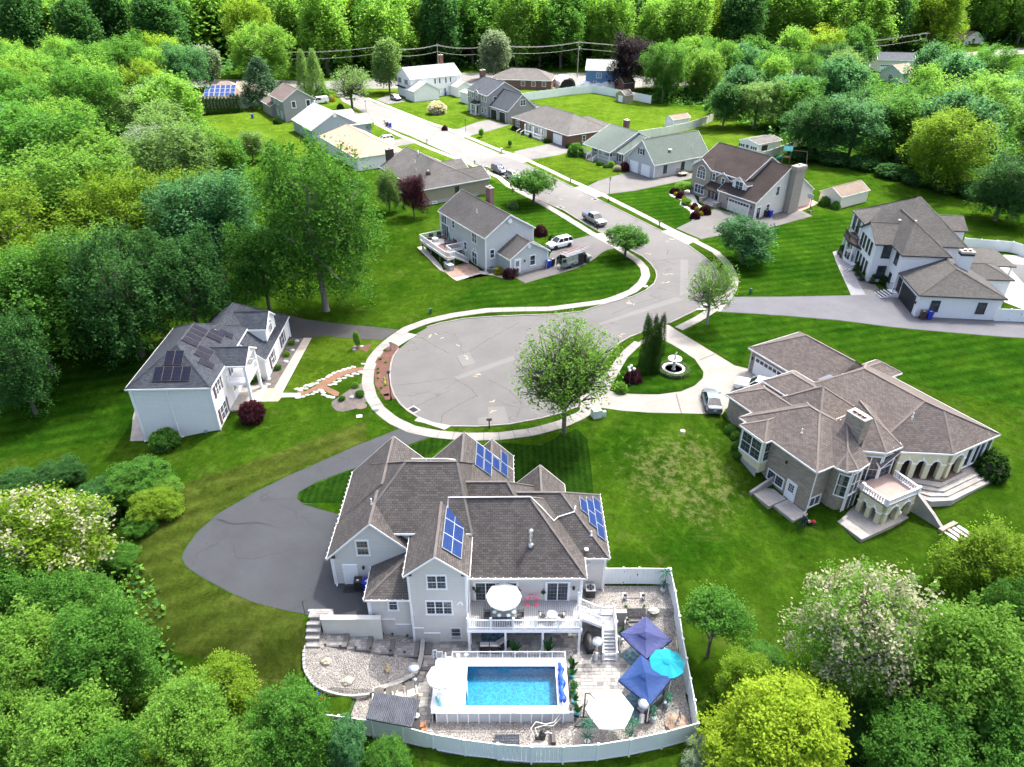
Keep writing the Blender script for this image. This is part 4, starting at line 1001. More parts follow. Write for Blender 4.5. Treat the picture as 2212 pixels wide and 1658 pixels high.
b=B();b.add([(4.4,9.0,-2.6),(7.4,9.0,-2.6),(7.4,9.0,-1.5),(6.3,9.0,-.75),(4.4,9.0,.25),(4.4,9.35,-2.6),(7.4,9.35,-2.6),(7.4,9.35,-1.5),(6.3,9.35,-.75),(4.4,9.35,.25)],[(0,1,2,3,4),(9,8,7,6,5),(4,3,8,9),(3,2,7,8),(2,1,6,7)]);h2.part('wing_wall',b,CONC)
for i in range(7):b=B();b.box(8.3+.12*i,7.9+.42*i,-2.35+.0*i,1.9,.36,.2+.13*i);h2.part('garden_step',b,mat('limestone_step',(0.5,0.46,0.40),0.85,0.15,2.0))
b=B();b.box(7.6,9.9,-2.4,.4,2.4,.9);h2.part('ledge_wall',b,LEDGE,uv=True)
h2.done()
# ------------------------------------------------------------------ 3. the white modern farmhouse
h3=House('white_farmhouse','white painted brick house with black windows, black garage door and dark grey roofs','house',(55.38,87.92),-6.3,0,SH_MOD,PAINTBRICK,mat('black_window_trim',(0.02,0.02,0.022),0.5));h3.capm=SH_MOD
h3.block((-.35,-.4,10.95,9.6),[(3.3,.56),(3.3,.42),0,(3.3,.42)],zb=-.1)
h3.block((-3.15,11.2,6.0,18.9),[(6.0,.55),0,(6.0,.55),None],zb=-.1,gov=.3)
h3.block((-.8,7.15,6.0,18.0),[(6.0,.66),(6.0,.8),0,(6.0,1.22)],zb=0)
h3.block((-1.0,11.3,9.8,27.5),[(6.0,.6),(6.0,.95),(6.0,.6),(6.0,.9)],zb=0)
h3.block((-2.0,19.8,4.0,27.2),[(6.0,.55),0,(6.0,.55),(6.0,.58)],zb=0)
h3.block((4.0,6.5,15.0,12.6),[(3.2,.4),(3.2,.4),(3.2,.4),0],zb=0)
h3.block((9.0,20,13.5,26),[(5.5,.5),None,(5.5,.5),None],zb=0)
h3.block((12.2,12.3,18.0,19.6),[(3.0,.05),(3.0,.05),(3.0,.05),(3.0,.05)],zb=2.6,walls=False,caps=False)
b=B()
for x,y in((12.6,12.7),(17.6,12.7),(17.6,19.2)):b.box(x,y,0,.25,.25,3)
h3.pieces('pavilion_post',b,WHITE)
h3.chimney(7.3,6.4,3.0,7.2,1.7,1.0,PAINTBRICK,2)
b=B();b.box(7.3,6.4,6.75,1.78,1.08,.3);h3.part('chimney_band',b,BLACK)
T3=h3.tm
h3.door(-.03,3.4,0,4.7,2.4,180,col=mat('black_garage_door',(0.012,0.012,0.013),0.45),style='garage');h3.door(-.03,6.9,.45,.95,2.1,180,col=BLACK)
for x in(2.2,8.2):h3.win(x,-.08,.95,.95,1.45,-90,lights=(1,1))
for x in(-1.2,):h3.win(x,11.52,3.9,1.0,1.75,-90,lights=(1,1));h3.win(x,11.52,.6,1.05,1.9,-90,lights=(1,1))
h3.win(-.48,9.2,3.9,.95,1.75,180,lights=(1,1));h3.win(-.48,9.6,.9,.7,1.3,180,lights=(1,1))
for y in(13.2,14.6,16.1,17.4):
 h3.win(-2.85,y,3.7,.55,1.8,180,lights=(1,1));h3.win(-2.85,y,.5,.55,2.0,180,lights=(1,1))
for y in(21.0,23.4,25.4):h3.win(-1.68,y,3.5,.95,1.9,180,lights=(1,1));h3.win(-1.68,y,.4,.95,2.2,180,lights=(1,1))
b=B()
for i in range(4):b.box(1.0+i*.75,15.4,8.35,.32,.25,.14)
h3.pieces('roof_vent',b,WHITE)
b=B();PL=[(-1.7,24.3),(-3.7,23.3),(-4.0,19.6),(-2.9,16.6),(-2.0,16.2)]
b.prism(PL,3.0,3.28);h3.part('porch_roof',b,SH_MOD)
b=B();b.prism(PL,-.1,.5);h3.part('porch_deck',b,PAINTBRICK);b=B()
for x,y in((-3.5,22.9),(-3.8,20.6),(-3.5,18.4),(-2.7,16.9)):b.tube([(x,y,.5),(x,y,3.0)],.17,10)
h3.pieces('porch_column',b,WHITE)
def rail(b,pts,z,h,n=None,w=.04,step=.16):
 for p_,q_3 in zip(pts,pts[1:]):
  p_,q_3=Vector(p_),Vector(q_3)
  b.bar(p_+Vector((0,0,z+h)),q_3+Vector((0,0,z+h)),w);b.bar(p_+Vector((0,0,z+.1)),q_3+Vector((0,0,z+.1)),w)
  k_=max(1,int((q_3-p_).length/step))
  for i in range(k_+1):c=p_.lerp(q_3,i/k_);b.bar(c+Vector((0,0,z+(.0 if i in(0,k_)else.1))),c+Vector((0,0,z+h)),w if i in(0,k_)else w*.45)
b=B();rail(b,[(-1.8,23.9,0),(-3.5,23.1,0),(-3.8,19.7,0),(-2.8,17.0,0),(-1.9,16.9,0)],3.28,1.05,w=.06);h3.part('balcony_rail',b,BLACK)
b=B();rail(b,[(-1.8,23.9,0),(-3.5,23.1,0),(-3.8,19.7,0),(-3.3,18.2,0)],.5,1.0,w=.06);h3.part('porch_rail',b,BLACK)
for i in range(4):b=B();b.box(-3.6-.3*i,16.2-.25*i,0,1.3,.5,.5-.12*i,R(35));b.box(-3.6-.3*i,16.2-.25*i,.5-.12*i,1.3,.3,.03,R(35),m=1);h3.part('porch_step',b,[WHITE,T3])
for i in range(4):b=B();b.box(-1.3-.42*i,6.8-.1*i,0,.42,1.9,.52-.13*i,R(15));b.box(-1.28-.42*i,6.8-.1*i,.52-.13*i,.3,1.8,.03,R(15),m=1);h3.part('entry_step',b,[WHITE,T3])
b=B();b.box(-.6,6.9,0,1.1,1.9,.5);h3.part('landing',b,WHITE)
b=B();rail(b,[(-.2,6.0,0),(-1.1,6.0,0)],.5,.95,w=.05);rail(b,[(-.2,7.9,0),(-1.1,7.9,0)],.5,.95,w=.05);h3.part('entry_rail',b,BLACK)
h3.lamp(-.2,.35,1.8);h3.lamp(-.2,6.1,1.8)
h3.done()
sheet('walkway',W(zh,(445,775),(505,755),(640,860),(610,930),(745,1165),(612,1166),(487,890)),mat('blue_grey_pavers',(0.22,0.225,0.24),0.8,0.12,1.0,fine=6.0,co='World'),0.03,'grey paver walk along the modern house')
sheet('gravel_bed',W(zh,(470,770),(560,740),(700,900),(820,1050),(900,1160),(745,1165),(610,930),(640,880)),mat('dark_gravel',(0.12,0.118,0.116),0.9,0.3,3.0,bmp=.6,fine=9.0,co='World'),0.02,'dark gravel bed beside the modern house')
sheet('patio',W(zh,(1830,870),(2000,800),(2500,830),(2500,1420),(2000,1230)),mat('pale_pavers',(0.42,0.40,0.37),0.8,0.15,0.8,fine=4.0,co='World'),0.03,'pale paved pool patio behind the modern house')
sheet('pool_cover',W(zh,(2010,883),(2177,888),(2400,890),(2400,1120),(2177,1065)),mat('dark_pool_cover',(0.028,0.034,0.042),0.6,0.2),0.06,'dark covered pool at the right edge')
# ------------------------------------------------------------------ 4. the white house with black solar panels
h4=House('white_solar_house','white two storey house with slate blue roof, black solar panels and a columned porch','house',(-31.0,61.4),1.9,0,SH_SLATE,SID_WHITE);h4.capm=SH_SLATE
h4.misc['board_mats']=(SID_WHITE,)
h4.block((-8.35,-.35,.35,13.3),[(5.3,.62),(5.3,.62),(5.3,.62),(5.3,.62)],zb=-2.0)
h4.block((-7.0,9.5,2.9,21.0),[None,(2.75,.85),(2.75,.9),(2.75,.85)],zb=-.4)
h4.block((-1.5,12.5,2.6,16.6),[(5.2,.7),None,(5.2,.7),0],zb=3.6,ov=.2) # dormer
h4.block((-3.5,4.0,2.6,8.2),[(5.25,.6),None,(5.25,.6),0],zb=4.6,walls=False) # portico roof
b=B();b.add([(2.5,4.25,5.3),(2.5,7.95,5.3),(2.5,6.1,6.35)],[(0,1,2)]);h4.part('portico_gable',b,SID_WHITE)
b=B()
for y in(4.3,7.9):b.box(2.3,y,.1,.3,.3,5.2)
h4.pieces('portico_column',b,WHITE)
b=B();b.box(1.25,6.1,2.75,2.3,3.9,.22);h4.part('balcony_floor',b,WHITE);b=B();rail(b,[(.2,4.25,0),(2.3,4.25,0),(2.3,7.95,0),(.2,7.95,0)],2.95,.95,w=.09,step=1.9);h4.part('balcony_rail',b,WHITE)
b=B();b.box(1.4,5.9,-.6,3.0,5.2,.68);h4.part('porch_floor',b,CONC)
SHUT=mat('plum_shutters',(0.09,0.055,0.07),0.6)
for y,z in((1.9,3.3),(10.2,3.3)):h4.win(.03,y,z,1.3,1.5,0,nx=2,shutters=SHUT)
h4.win(.03,1.9,.2,1.7,1.7,0,nx=2,shutters=SHUT);h4.door(.03,6.0,.1,1.1,2.1,0,lite=True);h4.win(.03,6.0,3.1,1.3,2.0,0,nx=2,sash=1)
for y in(12.6,17.6):h4.win(2.58,y,.5,1.1,1.6,0,nx=1,shutters=SHUT)
h4.win(2.38,14.55,3.95,1.1,1.5,0,arch=True,nx=2,sash=1,lights=(2,3),shutters=None)
b=B();b.bar((-4.3,-.12,-.9),(-4.3,-.12,5.2),.1,.08);b.box(-4.3,-.2,5.0,.22,.2,.2);b.bar((-4.3,-.12,-.9),(-3.6,-.12,-1.0),.1,.08);h4.part('downspout',b,TRIM)
b=B();b.box(-5.6,-.12,-.75,.35,.18,.5);b.box(-5.0,-.1,-.7,.3,.14,.4);b.box(-4.65,-.12,-1.1,.2,.15,.9);b.box(-1.5,-.15,-.35,.3,.2,.3);b.tube([(-5.6,-.1,-.7),(-5.6,-.1,-1.5)],.03,6);h4.part('meter_box',b,mat('meter_grey',(0.30,0.33,0.35),0.5))
b=B();b.box(-1.45,-.03,-2.0,2.9,.06,1.35);b.box(-.55,-.028,-.65,1.1,.06,.35);h4.part('foundation',b,FOUND)
for x,y,z0,z1 in((.1,-.12,-.5,5.2),(-8.1,-.12,-1.3,5.2),(2.75,20.6,0,2.7)):h4.spout(x,y,z0,z1)
sn,cs=.527,.850
for cx,ys in((-3.22,(5.5,6.45,7.4,8.35)),(-1.73,(8.1,9.05,4.15,5.1)),(-1.05,(9.75,3.1))):
 for cy in ys:solar(h4,(cx,cy,5.3+.62*(.35-cx)),(0,1,0),(-cs,0,sn),(sn,0,cs),[(0,0)],.95,1.72,PVBLACK,BFRAME)
for cx,cy in((-5.25,1.08),(-4.3,1.08),(-3.35,1.08),(-2.4,1.08),(-4.43,2.67),(-3.48,2.67)):solar(h4,(cx,cy,5.3+.62*(cy+.35)),(1,0,0),(0,cs,sn),(0,-sn,cs),[(0,0)],.95,1.72,PVBLACK,BFRAME)
h4.done()
sheet('walkway',W(ze,(1380,478),(1440,478),(1190,945),(1000,950),(1030,850),(1160,850)),mat('walk_concrete',(0.38,0.34,0.29),0.85,0.15,0.8,fine=6.0,co='World'),0.02,'concrete walk along the white solar house')
sheet('planting_bed',W(ze,(1262,500),(1290,482),(1378,480),(1165,850),(1020,855),(1000,830),(1130,715)),GMULCH,0.012,'grey mulch bed between the walk and the white solar house')
sheet('side_patio',GW(ze,(100,1240),(120,1060),(165,900),(200,990),(200,1110),(240,1110),(285,1235)),CONC,0.03,'concrete strip at the left of the white solar house',drape=True)
# ------------------------------------------------------------------ street houses (frame: x runs down the street towards the bend, y away from it on the right-hand side)
A=-57.7
h5=House('grey_house','blue-grey two storey house with a raised white railed deck and garage wing','house',(-3.97,103.7),A,0,SH_GREY,SID_GREY);h5.capm=SH_GREY
h5.misc['board_mats']=(SID_GREY,)
o5=h5.loc
h5.block((-15.2,-.45,.3,8.9),[(5.45,.62),None,(5.45,.62),None],zb=0,found=.35)
h5.block((-1.5,1.75,3.95,9.3),[(2.75,.58),None,(2.75,.58),0],zb=0,found=.45)
h5.chimney(-11.2,7.4,3,9.1,1.4,.8,courses('pink_brick',(0.34,0.16,0.12),(0.26,0.13,0.10),(0.34,0.29,0.26),.28,.1,.012),1)
b=B();b.tube([(.22,4.2,7.35),(.32,4.2,7.35)],.36,16);h5.part('gable_vent',b,WHITE);b=B();b.tube([(3.72,5.5,4.2),(3.8,5.5,4.2)],.34,16);h5.part('gable_vent',b,WHITE)
Y5=-.45+.32
h5.win(-13.6,Y5,3.7,1.7,1.5,-90,nx=3,sash=1,lights=(1,1));h5.win(-10.3,Y5,3.9,.75,1.2,-90,lights=(1,1));h5.win(-3.4,Y5,3.6,1.3,1.55,-90,nx=2,lights=(2,1));h5.win(-9.9,Y5,1.05,1.6,1.05,-90,nx=3,sash=1,lights=(1,1))
h5.win(-6.4,Y5,1.5,.8,1.2,-90,lights=(1,1));h5.win(-3.4,Y5,1.2,.7,1.2,-90,lights=(1,1));h5.win(-7.0,Y5,-.1,.9,1.0,-90,nx=2,sash=1,lights=(1,1));h5.door(-3.4,Y5,0,1.5,2.0,-90,style='slider')
h5.door(-13.2,Y5,1.6,2.4,2.0,-90,style='slider')
h5.win(.05,1.0,2.0,.7,1.3,0,lights=(1,1));h5.win(3.72,6.1,1.0,.9,1.5,0,lights=(1,1));h5.door(3.72,3.3,.35,.95,2.05,0,lite=True)
h5.pipe(-6.5,2.2,7.15,.6)
for x,y in((.1,-.18),(3.75,2.0)):h5.spout(x,y,.1,2.6 if x>1 else 5.3)
h5.lamp(3.85,4.6,1.9)
# deck
dx0,dx1,dy0,dy1,dz=-13.9,-7.1,-4.65,-.15,1.55
DKB=[mat('brown_decking',(0.17,0.10,0.085),0.7,0.15),WHITE]
b=B();b.box((dx0+dx1)/2,(dy0+dy1)/2,dz-.28,dx1-dx0,dy1-dy0,.24,m=1);b.box(-5.65,-4.0,dz-.28,2.88,1.3,.24,m=1);h5.part('deck_frame',b,DKB)
for i in range(30):b=B();b.box((dx0+dx1)/2,dy0+4.5*(i+.5)/30,dz-.04,dx1-dx0,.135,.04);h5.part('deck_board',b,DKB)
for i in range(8):b=B();b.box(-5.65,dy0+.15*(i+.5),dz-.04,2.88,.135,.04);h5.part('deck_board',b,DKB)
b=B()
for x in(dx0+.3,-10.6,dx1-.3,-4.4):
 for y in(dy0+.3,dy0+1.2):b.box(x,y,0,.2,.2,dz-.28)
h5.pieces('deck_post',b,GREYWOOD);b=B()
rail(b,[(dx0,dy1,0),(dx0,dy0,0),(-4.7,dy0,0),(-4.2,-4.3,0),(-4.2,-3.3,0)],dz,1.0,w=.09,step=.17);rail(b,[(-5.5,-3.3,0),(dx1,-3.3,0),(dx1,dy1,0)],dz,1.0,w=.09,step=.17)
for x in(-5.5,-4.2):
 for z in(.95,.1):b.bar((x,-3.3,dz+z),(x,-.9,z),.09)
 for i in range(15):t=i/14;b.bar((x,-3.3+2.4*t,dz*(1-t)+.1),(x,-3.3+2.4*t,dz*(1-t)+.95),.05)
h5.part('deck_rail',b,WHITE)
for i in range(8):b=B();b.box(-4.85,-3.2+.3*i,dz-.19*(i+1),1.25,.3,.05);h5.part('deck_step',b,GREYWOOD)
h5.done()
c5=lambda x,y:tuple((h5.root.matrix_basis@Vector((x,y,0)))[:2])
def hp(h,x,y,z=0.0):c,s=math.cos(h.ang),math.sin(h.ang);return(h.o.x+x*c-y*s,h.o.y+x*s+y*c,z)
sheet('patio',W(zf,(500,1000),(690,930),(790,985),(800,1020),(580,1065)),mat('stamped_patio',(0.30,0.20,0.15),0.8,0.2,1.0,fine=4.0,co='World'),0.02,'stamped brown patio under the deck of the grey house')
sheet('gravel_bed',W(zf,(280,810),(330,795),(480,960),(500,1005),(575,1068),(610,1088),(800,1030),(900,1040),(1040,1082),(1100,1062),(1060,1030),(960,990),(860,1010),(780,1000),(590,1050),(470,1000)),mat('pea_stone',(0.40,0.37,0.34),0.9,0.2,2.0,fine=9.0,co='World'),0.012,'pea stone border round the grey house patio')
h6=House('stone_front_house','pale stone fronted house with dark brown roof, gable windows and a tall stone chimney','house',(44.43,127.83),A,0,SH_DKBR,SID_CREAM);h6.capm=SH_DKBR
h6.misc['board_mats']=(SID_CREAM,)
h6.block((-18.0,2.0,-4.5,14.5),[(5.75,.58),None,(5.75,.58),None],zb=0,wall=FIELD)
h6.block((-9.4,.2,.25,16.6),[(3.1,.66),None,(3.1,.66),None],zb=0,ov=.35)
h6.block((-18.3,1.6,-12.7,9.0),[None,(5.75,.62),0,(5.75,.62)],zb=0,wall=FIELD,rm=SH_REDBR)
h6.block((-11.7,1.9,-8.2,8.0),[None,(5.0,.62),0,(5.0,.62)],zb=0,wall=FIELD)
h6.block((-7.6,1.5,-3.6,9.0),[None,(5.0,.66),0,(5.0,.66)],zb=3.4,wall=SID_WHITE)
w=h6.walls.setdefault(FIELD,B());w.box(-4.55,.53,0,8.9,.08,2.95)
w.box(-12.3,2.5,0,.5,1.0,5.5)
b=B();b.add([(-13.0,-.2,2.75),(-9.3,-.2,2.75),(-9.3,2.0,3.7),(-13.0,2.0,3.7),(-13.0,-.2,2.6),(-9.3,-.2,2.6)],[(0,1,2,3),(0,4,5,1)]);h6.part('entry_roof',b,SH_DKBR)
h6.door(-10.9,2.15,.45,1.1,2.1,-90,col=mat('dark_door',(0.05,0.03,0.025),0.5),lite=True)
h6.win(-15.5,1.82,3.7,2.1,2.4,-90,nx=3,sash=2,lights=(2,2),arch=True);h6.win(-15.5,1.82,.7,2.4,1.6,-90,nx=3,sash=2,lights=(2,2));h6.win(-12.3,1.98,4.0,.7,1.3,-90);h6.win(-9.95,2.12,3.7,.7,1.2,-90)
h6.win(-5.6,1.72,3.85,1.7,1.5,-90,nx=2,lights=(2,2),fw=.2)
h6.door(-3.9,.48,0,4.9,2.25,-90,col=mat('cream_garage_door',(0.66,0.63,0.56),0.5),style='garage',lite=True)
h6.win(.02,5.9,3.6,.8,1.6,0);h6.door(.02,1.4,0,.95,2.0,0,col=BLACK,lite=True);h6.win(.02,3.9,.9,.8,1.3,0)
h6.chimney(.75,9.7,0,8.6,1.2,2.6,FIELD,1)
b=B();b.box(.75,9.7,8.0,1.5,2.9,.6);h6.part('chimney_collar',b,FIELD,uv=True)
for i in range(5):b=B();b.box(-10.4,.9-i*.38,0,3.2,.42,.75-.15*i);h6.part('entry_step',b,mat('granite_step',(0.42,0.40,0.36),0.8))
for x in(-12.3,-8.6):b=B();b.box(x,-.2,0,.7,1.4,.9);b.box(x,-.2,.9,.85,1.55,.1);h6.part('step_wall',b,FIELD,uv=True)
h6.lamp(-6.7,.4,1.85);h6.lamp(-.9,.4,1.85)
h6.done()
sheet('planting_bed',W(zu,(1680,485),(1720,460),(1800,470),(1900,440),(1960,500),(2010,600),(2060,640),(2140,660),(2120,700),(1950,787),(1910,750),(1925,690),(1880,650),(1800,610),(1820,560),(1700,510)),mat('white_stone_chips',(0.50,0.48,0.46),0.9,0.12,2.0,fine=9.0,co='World'),0.02,'white stone bed with round shrubs before the stone house')
sheet('brick_patio',W(zg,(1580,570),(1740,640),(1600,700),(1560,670)),mat('pink_pavers',(0.36,0.20,0.16),0.85,0.12,1.0,fine=5.0,co='World'),0.03,'pink paver patio beside the tall chimney')
h7=House('green_roof_cape','pale grey cape house with grey-green roofs, farmer porch and two door garage wing','house',(30.61,154.06),A,0,SH_GREEN,SID_LGREY);h7.capm=SH_GREEN
h7.misc['board_mats']=(SID_LGREY,)
h7.block((-8.9,-.35,.3,16.3),[None,(3.0,.98),None,(3.0,.98)],zb=0,found=.3,gov=.4)
h7.block((-23.8,-1.3,-13.6,14.8),[(2.85,.46),None,(2.85,.46),None],zb=0,walls=False)
w=h7.walls.setdefault(SID_LGREY,B());w.prism([(-23.4,1.2),(-13.9,1.2),(-13.9,14.2),(-23.4,14.2)],0,3.6);w.add([(-13.88,-1.0,2.8),(-13.88,14.4,2.8),(-13.88,6.7,6.2)],[(0,1,2)])
h7.block((-15.5,.6,-11.0,14.0),[(2.85,.46),None,(2.85,.46),None],zb=0)
h7.block((-12.0,3.0,-8.0,12.5),[(2.8,.5),None,(2.8,.5),None],zb=0)
h7.chimney(-20.5,9.0,4.5,7.6,1.3,.9,REDBRICK,1)
b=B();b.box(-18.7,0.0,0,9.4,2.2,.75);h7.part('porch_floor',b,CONC);b=B()
for x in(-23.3,-20.6,-18.2,-14.1):b.box(x,-.95,.75,.18,.18,2.0)
h7.pieces('porch_post',b,WHITE);b=B();rail(b,[(-23.3,-.95,0),(-20.6,-.95,0)],.75,.95,w=.08,step=.17);rail(b,[(-18.2,-.95,0),(-14.1,-.95,0),(-14.1,.9,0)],.75,.95,w=.08,step=.17)
for x in(-20.6,-18.2):b.bar((x,-.95,1.7),(x,-2.5,.95),.08);b.bar((x,-2.5,0),(x,-2.5,1.0),.1)
h7.part('porch_rail',b,WHITE)
for i in range(4):b=B();b.box(-19.4,-1.3-.34*i,0,2.2,.36,.6-.15*i);h7.part('porch_step',b,CONC)
h7.door(-18.9,1.15,.75,1.0,2.0,-90,lite=True);BSH=mat('black_shutters',(0.015,0.016,0.018),0.6)
for x in(-21.8,-16.0):h7.win(x,1.18,1.2,1.0,1.4,-90,shutters=BSH)
h7.win(-12.4,.9,.9,.9,1.5,-90,shutters=BSH);h7.win(-4.6,.02,4.3,.8,1.2,-90,shutters=BSH)
for x in(-6.5,-2.6):h7.door(x,.02,0,2.6,2.3,-90,style='garage')
for y in(3.2,8.4):h7.win(.02,y,.9,.7,1.5,0,trim=mat('black_trim2',(0.02,0.02,0.022),0.5))
h7.door(.02,12.2,.2,.95,2.0,0)
b=B();b.box(-1.6,5.6,5.15,.5,.8,.1);h7.part('skylight',b,TRIM);h7.pipe(-1.5,12.0,4.9,.7)
h7.done()
h8=House('red_brick_ranch','low red brick ranch house with grey hip roof and white porch railings','house',(13.4,181.32),A,0,SH_GREY,REDBRICK);h8.capm=SH_GREY
h8.block((-26.0,.2,.35,13.6),[(2.95,.5),(2.95,.5),(2.95,.5),(2.95,.5)],zb=0)
h8.block((-11.5,6.0,.2,17.0),[0,(2.9,.42),(2.9,.42),(2.9,.42)],zb=0)
h8.door(-4.2,.48,0,3.6,2.3,-90,style='garage');h8.win(-23.0,.5,.9,1.4,1.5,-90,nx=2)
DV=mat('porch_recess',(0.045,0.03,0.026),0.9);b=B();b.box(-13.8,.47,.3,9.5,.05,2.4);h8.part('porch_wall',b,mat('pale_porch_wall',(0.45,0.43,0.40),0.8))
for x in(-16.8,-13.6,-11.2):h8.win(x,.42,.9,1.2,1.5,-90,nx=2)
b=B();b.box(-14.0,-.5,0,9.6,1.6,.35);h8.part('porch_floor',b,CONC);b=B();rail(b,[(-16.9,-1.2,0),(-9.3,-1.2,0)],.35,.95,w=.09,step=.2)
for x in(-16.9,-13.1,-9.3):b.box(x,-1.1,.35,.25,.25,2.4)
for x in(-19.0,-17.2):b.bar((x,-1.2,1.25),(x,-2.4,.8),.09);b.bar((x,-2.4,0),(x,-2.4,.85),.09)
h8.part('porch_rail',b,WHITE);h8.win(.05,5.5,.9,.9,1.4,0);h8.win(.05,10.5,1.4,.9,.8,0,sash=1);h8.done()
h9=House('grey_colonial','grey two storey colonial with dark roof, columned entry and two black garage doors','house',(-2.24,208.2),A,0,SH_SLATE,SID_MID);h9.capm=SH_SLATE
h9.block((-22.0,.3,-9.6,12.2),[(6.0,.55),None,(6.0,.55),None],zb=0)
h9.block((-10.6,1.0,.35,10.9),[(3.2,.85),None,(3.2,.85),None],zb=0)
h9.block((-17.2,.2,-14.2,5.0),[None,(6.0,.6),0,(6.0,.6)],zb=4.6)
h9.block((-12.5,8.0,-2.0,14.0),[(3.0,.5),(3.0,.5),(3.0,.5),0],zb=0)
for x in(-20.8,-18.8,-12.9,-11.0):
 h9.win(x,.62,4.2,.8,1.4,-90);h9.win(x,.62,.9,.8,1.5,-90)
h9.win(-15.7,.4,4.0,1.0,1.7,-90,arch=True);h9.win(-9.82,3.0,4.0,1.0,1.5,0);h9.win(.12,6.2,4.4,1.7,1.4,0,nx=2)
BGD=mat('black_garage_door',(0.012,0.012,0.013),0.45)
for x in(-7.6,-3.0):h9.door(x,1.3,0,3.2,2.5,-90,col=BGD,style='garage')
b=B();b.prism([(-17.3,-1.2),(-14.1,-1.2),(-14.1,.7),(-17.3,.7)],2.9,3.15);b.add([(-17.4,-1.3,3.15),(-14.0,-1.3,3.15),(-14.0,.6,3.9),(-17.4,.6,3.9)],[(0,1,2,3)],1);h9.part('portico_roof',b,[WHITE,SH_SLATE]);b=B()
for x in(-17.1,-14.3):b.box(x,-1.0,.3,.25,.25,2.6)
h9.pieces('portico_column',b,WHITE);h9.door(-15.7,.62,.3,1.1,2.1,-90,col=BLACK);b=B();b.box(-15.7,-.4,0,3.6,1.9,.3);h9.part('porch_floor',b,CONC)
h9.chimney(-22.3,6.3,0,10.8,.9,1.6,REDBRICK,1);h9.done()
h10=House('white_colonial','white two storey colonial with pale roof, black shutters and side wings','house',(-31.15,240.1),A,0,SH_PALE,SID_WHITE);h10.capm=SH_PALE
h10.block((-15.5,1.1,-4.6,20.0),[None,(6.0,.55),None,(6.0,.55)],zb=0)
h10.block((-6.5,-.3,.3,9.2),[(3.1,.52),None,(3.1,.52),0],zb=0)
h10.block((-6.5,15.4,.4,20.8),[(3.1,.52),None,(3.1,.52),0],zb=0)
for x in(-13.2,-8.3):
 h10.win(x,1.33,4.0,1.1,1.5,-90,shutters=BSH)
h10.win(-6.9,1.33,.9,1.1,1.5,-90,shutters=BSH);h10.door(-11.6,1.33,0,4.6,2.4,-90,style='garage',lite=False)
for y in(11.0,15.0):h10.win(-4.94,y,4.0,1.0,1.5,0,shutters=BSH)
h10.win(-4.94,12.5,.9,1.6,1.4,0,nx=2,shutters=BSH);h10.win(.1,18.0,.9,1.4,1.3,0,nx=2,shutters=BSH);h10.chimney(-14.6,17.6,6,11.0,1.0,1.3,REDBRICK,1)
b=B();b.box(-10.0,.9,2.9,10.6,1.0,.15);h10.part('pent_roof',b,SH_SLATE);h10.done()
h11=House('tan_house','tan sided house with broad grey roof and dark brick chimney on its far gable','house',(-16.64,132.56),A,0,SH_GREY,SID_TAN);h11.capm=SH_GREY
h11.block((-22.6,.6,-2.7,13.8),[(3.2,.50),(3.2,.50),(3.2,.50),None],zb=0,found=.7)
h11.block((-9.6,8.6,-2.72,16.4),[0,(3.2,.5),None,(3.2,.5)],zb=0)
h11.block((-17.5,8.6,-11.5,16.2),[0,(3.2,.45),None,(3.2,.45)],zb=0)
h11.chimney(-22.9,3.4,0,6.4,.9,1.6,mat('dark_brown_brick',(0.05,0.035,0.03),0.9,0.2),1);h11.win(-3.02,8.7,1.6,.7,.9,0,trim=mat('dark_frame',(0.03,0.03,0.03),0.5),sash=1,lights=(1,1));h11.win(-3.02,3.6,.12,.9,.3,0,sash=1,lights=(2,1))
b=B();b.tube([(-15.5,6.6,5.4),(-15.5,6.6,7.3)],.12,8);h11.part('flue',b,STEEL,True);h11.pipe(-13.8,5.0,5.35,.7);h11.pipe(-10.5,3.6,4.6,.7)
b=B();b.box(-6.3,4.2,4.5,.7,.7,.9);b.box(-6.3,4.2,5.4,.4,.4,.3,m=1);h11.part('chimney',b,[mat('brown_brick',(0.09,0.05,0.04),0.9),STEEL])
h11.win(-22.4,3.0+3.0,.9,1.2,1.3,180,nx=2);h11.done()
h12=House('orange_roof_house','low white house under a pale orange hip roof behind the big oak','house',(-32.32,160.36),A,0,SH_ORANGE,SID_WHITE);h12.capm=SH_ORANGE
h12.block((-25.5,-2.2,-.7,9.6),[(3.0,.5),(3.0,.65),(3.0,.5),(3.0,.65)],zb=0)
h12.block((-13.0,4.0,-8.0,10.6),[None,(3.2,.3),None,(3.2,.3)],zb=2.2,rm=None);h12.done()
h13=House('blue_gable_house','powder blue house with pale grey gable roof and two front gables','house',(-59.4,203.56),A,0,SH_PALE,SID_PBLUE);h13.capm=SH_PALE
h13.block((3.0,-2.0,19.0,11.6),[(3.0,.54),None,(3.0,.54),None],zb=0)
h13.block((6.5,5.0,11.8,13.0),[None,(3.6,.6),None,(3.6,.6)],zb=0);h13.block((12.6,6.0,19.4,14.4),[None,(3.2,.55),None,(3.2,.55)],zb=0)
b=B();b.box(18.78,4.8,5.5,.1,.8,1.0);h13.part('gable_vent',b,WHITE);h13.done()
h14=House('grey_gable_house','mid grey two storey gabled house with brown roof and back patio','house',(-64.22,211.2),A,0,shingles('brown_grey_shingles',(0.16,0.125,0.115),(0.13,0.105,0.098)),SID_MID)
h14.block((-12.3,-.6,.4,9.0),[(5.5,.62),None,(5.5,.62),None],zb=0);h14.block((-18.2,-1.8,-8.5,6.0),[(3.0,.5),None,(3.0,.5),None],zb=0)
for y in(2.7,6.9):h14.win(.18,y,3.6,1.0,1.6,0,sash=1,lights=(1,1),fw=.18)
for x in(-8.0,-4.8):h14.win(x,-.26,4.0,1.1,1.3,-90)
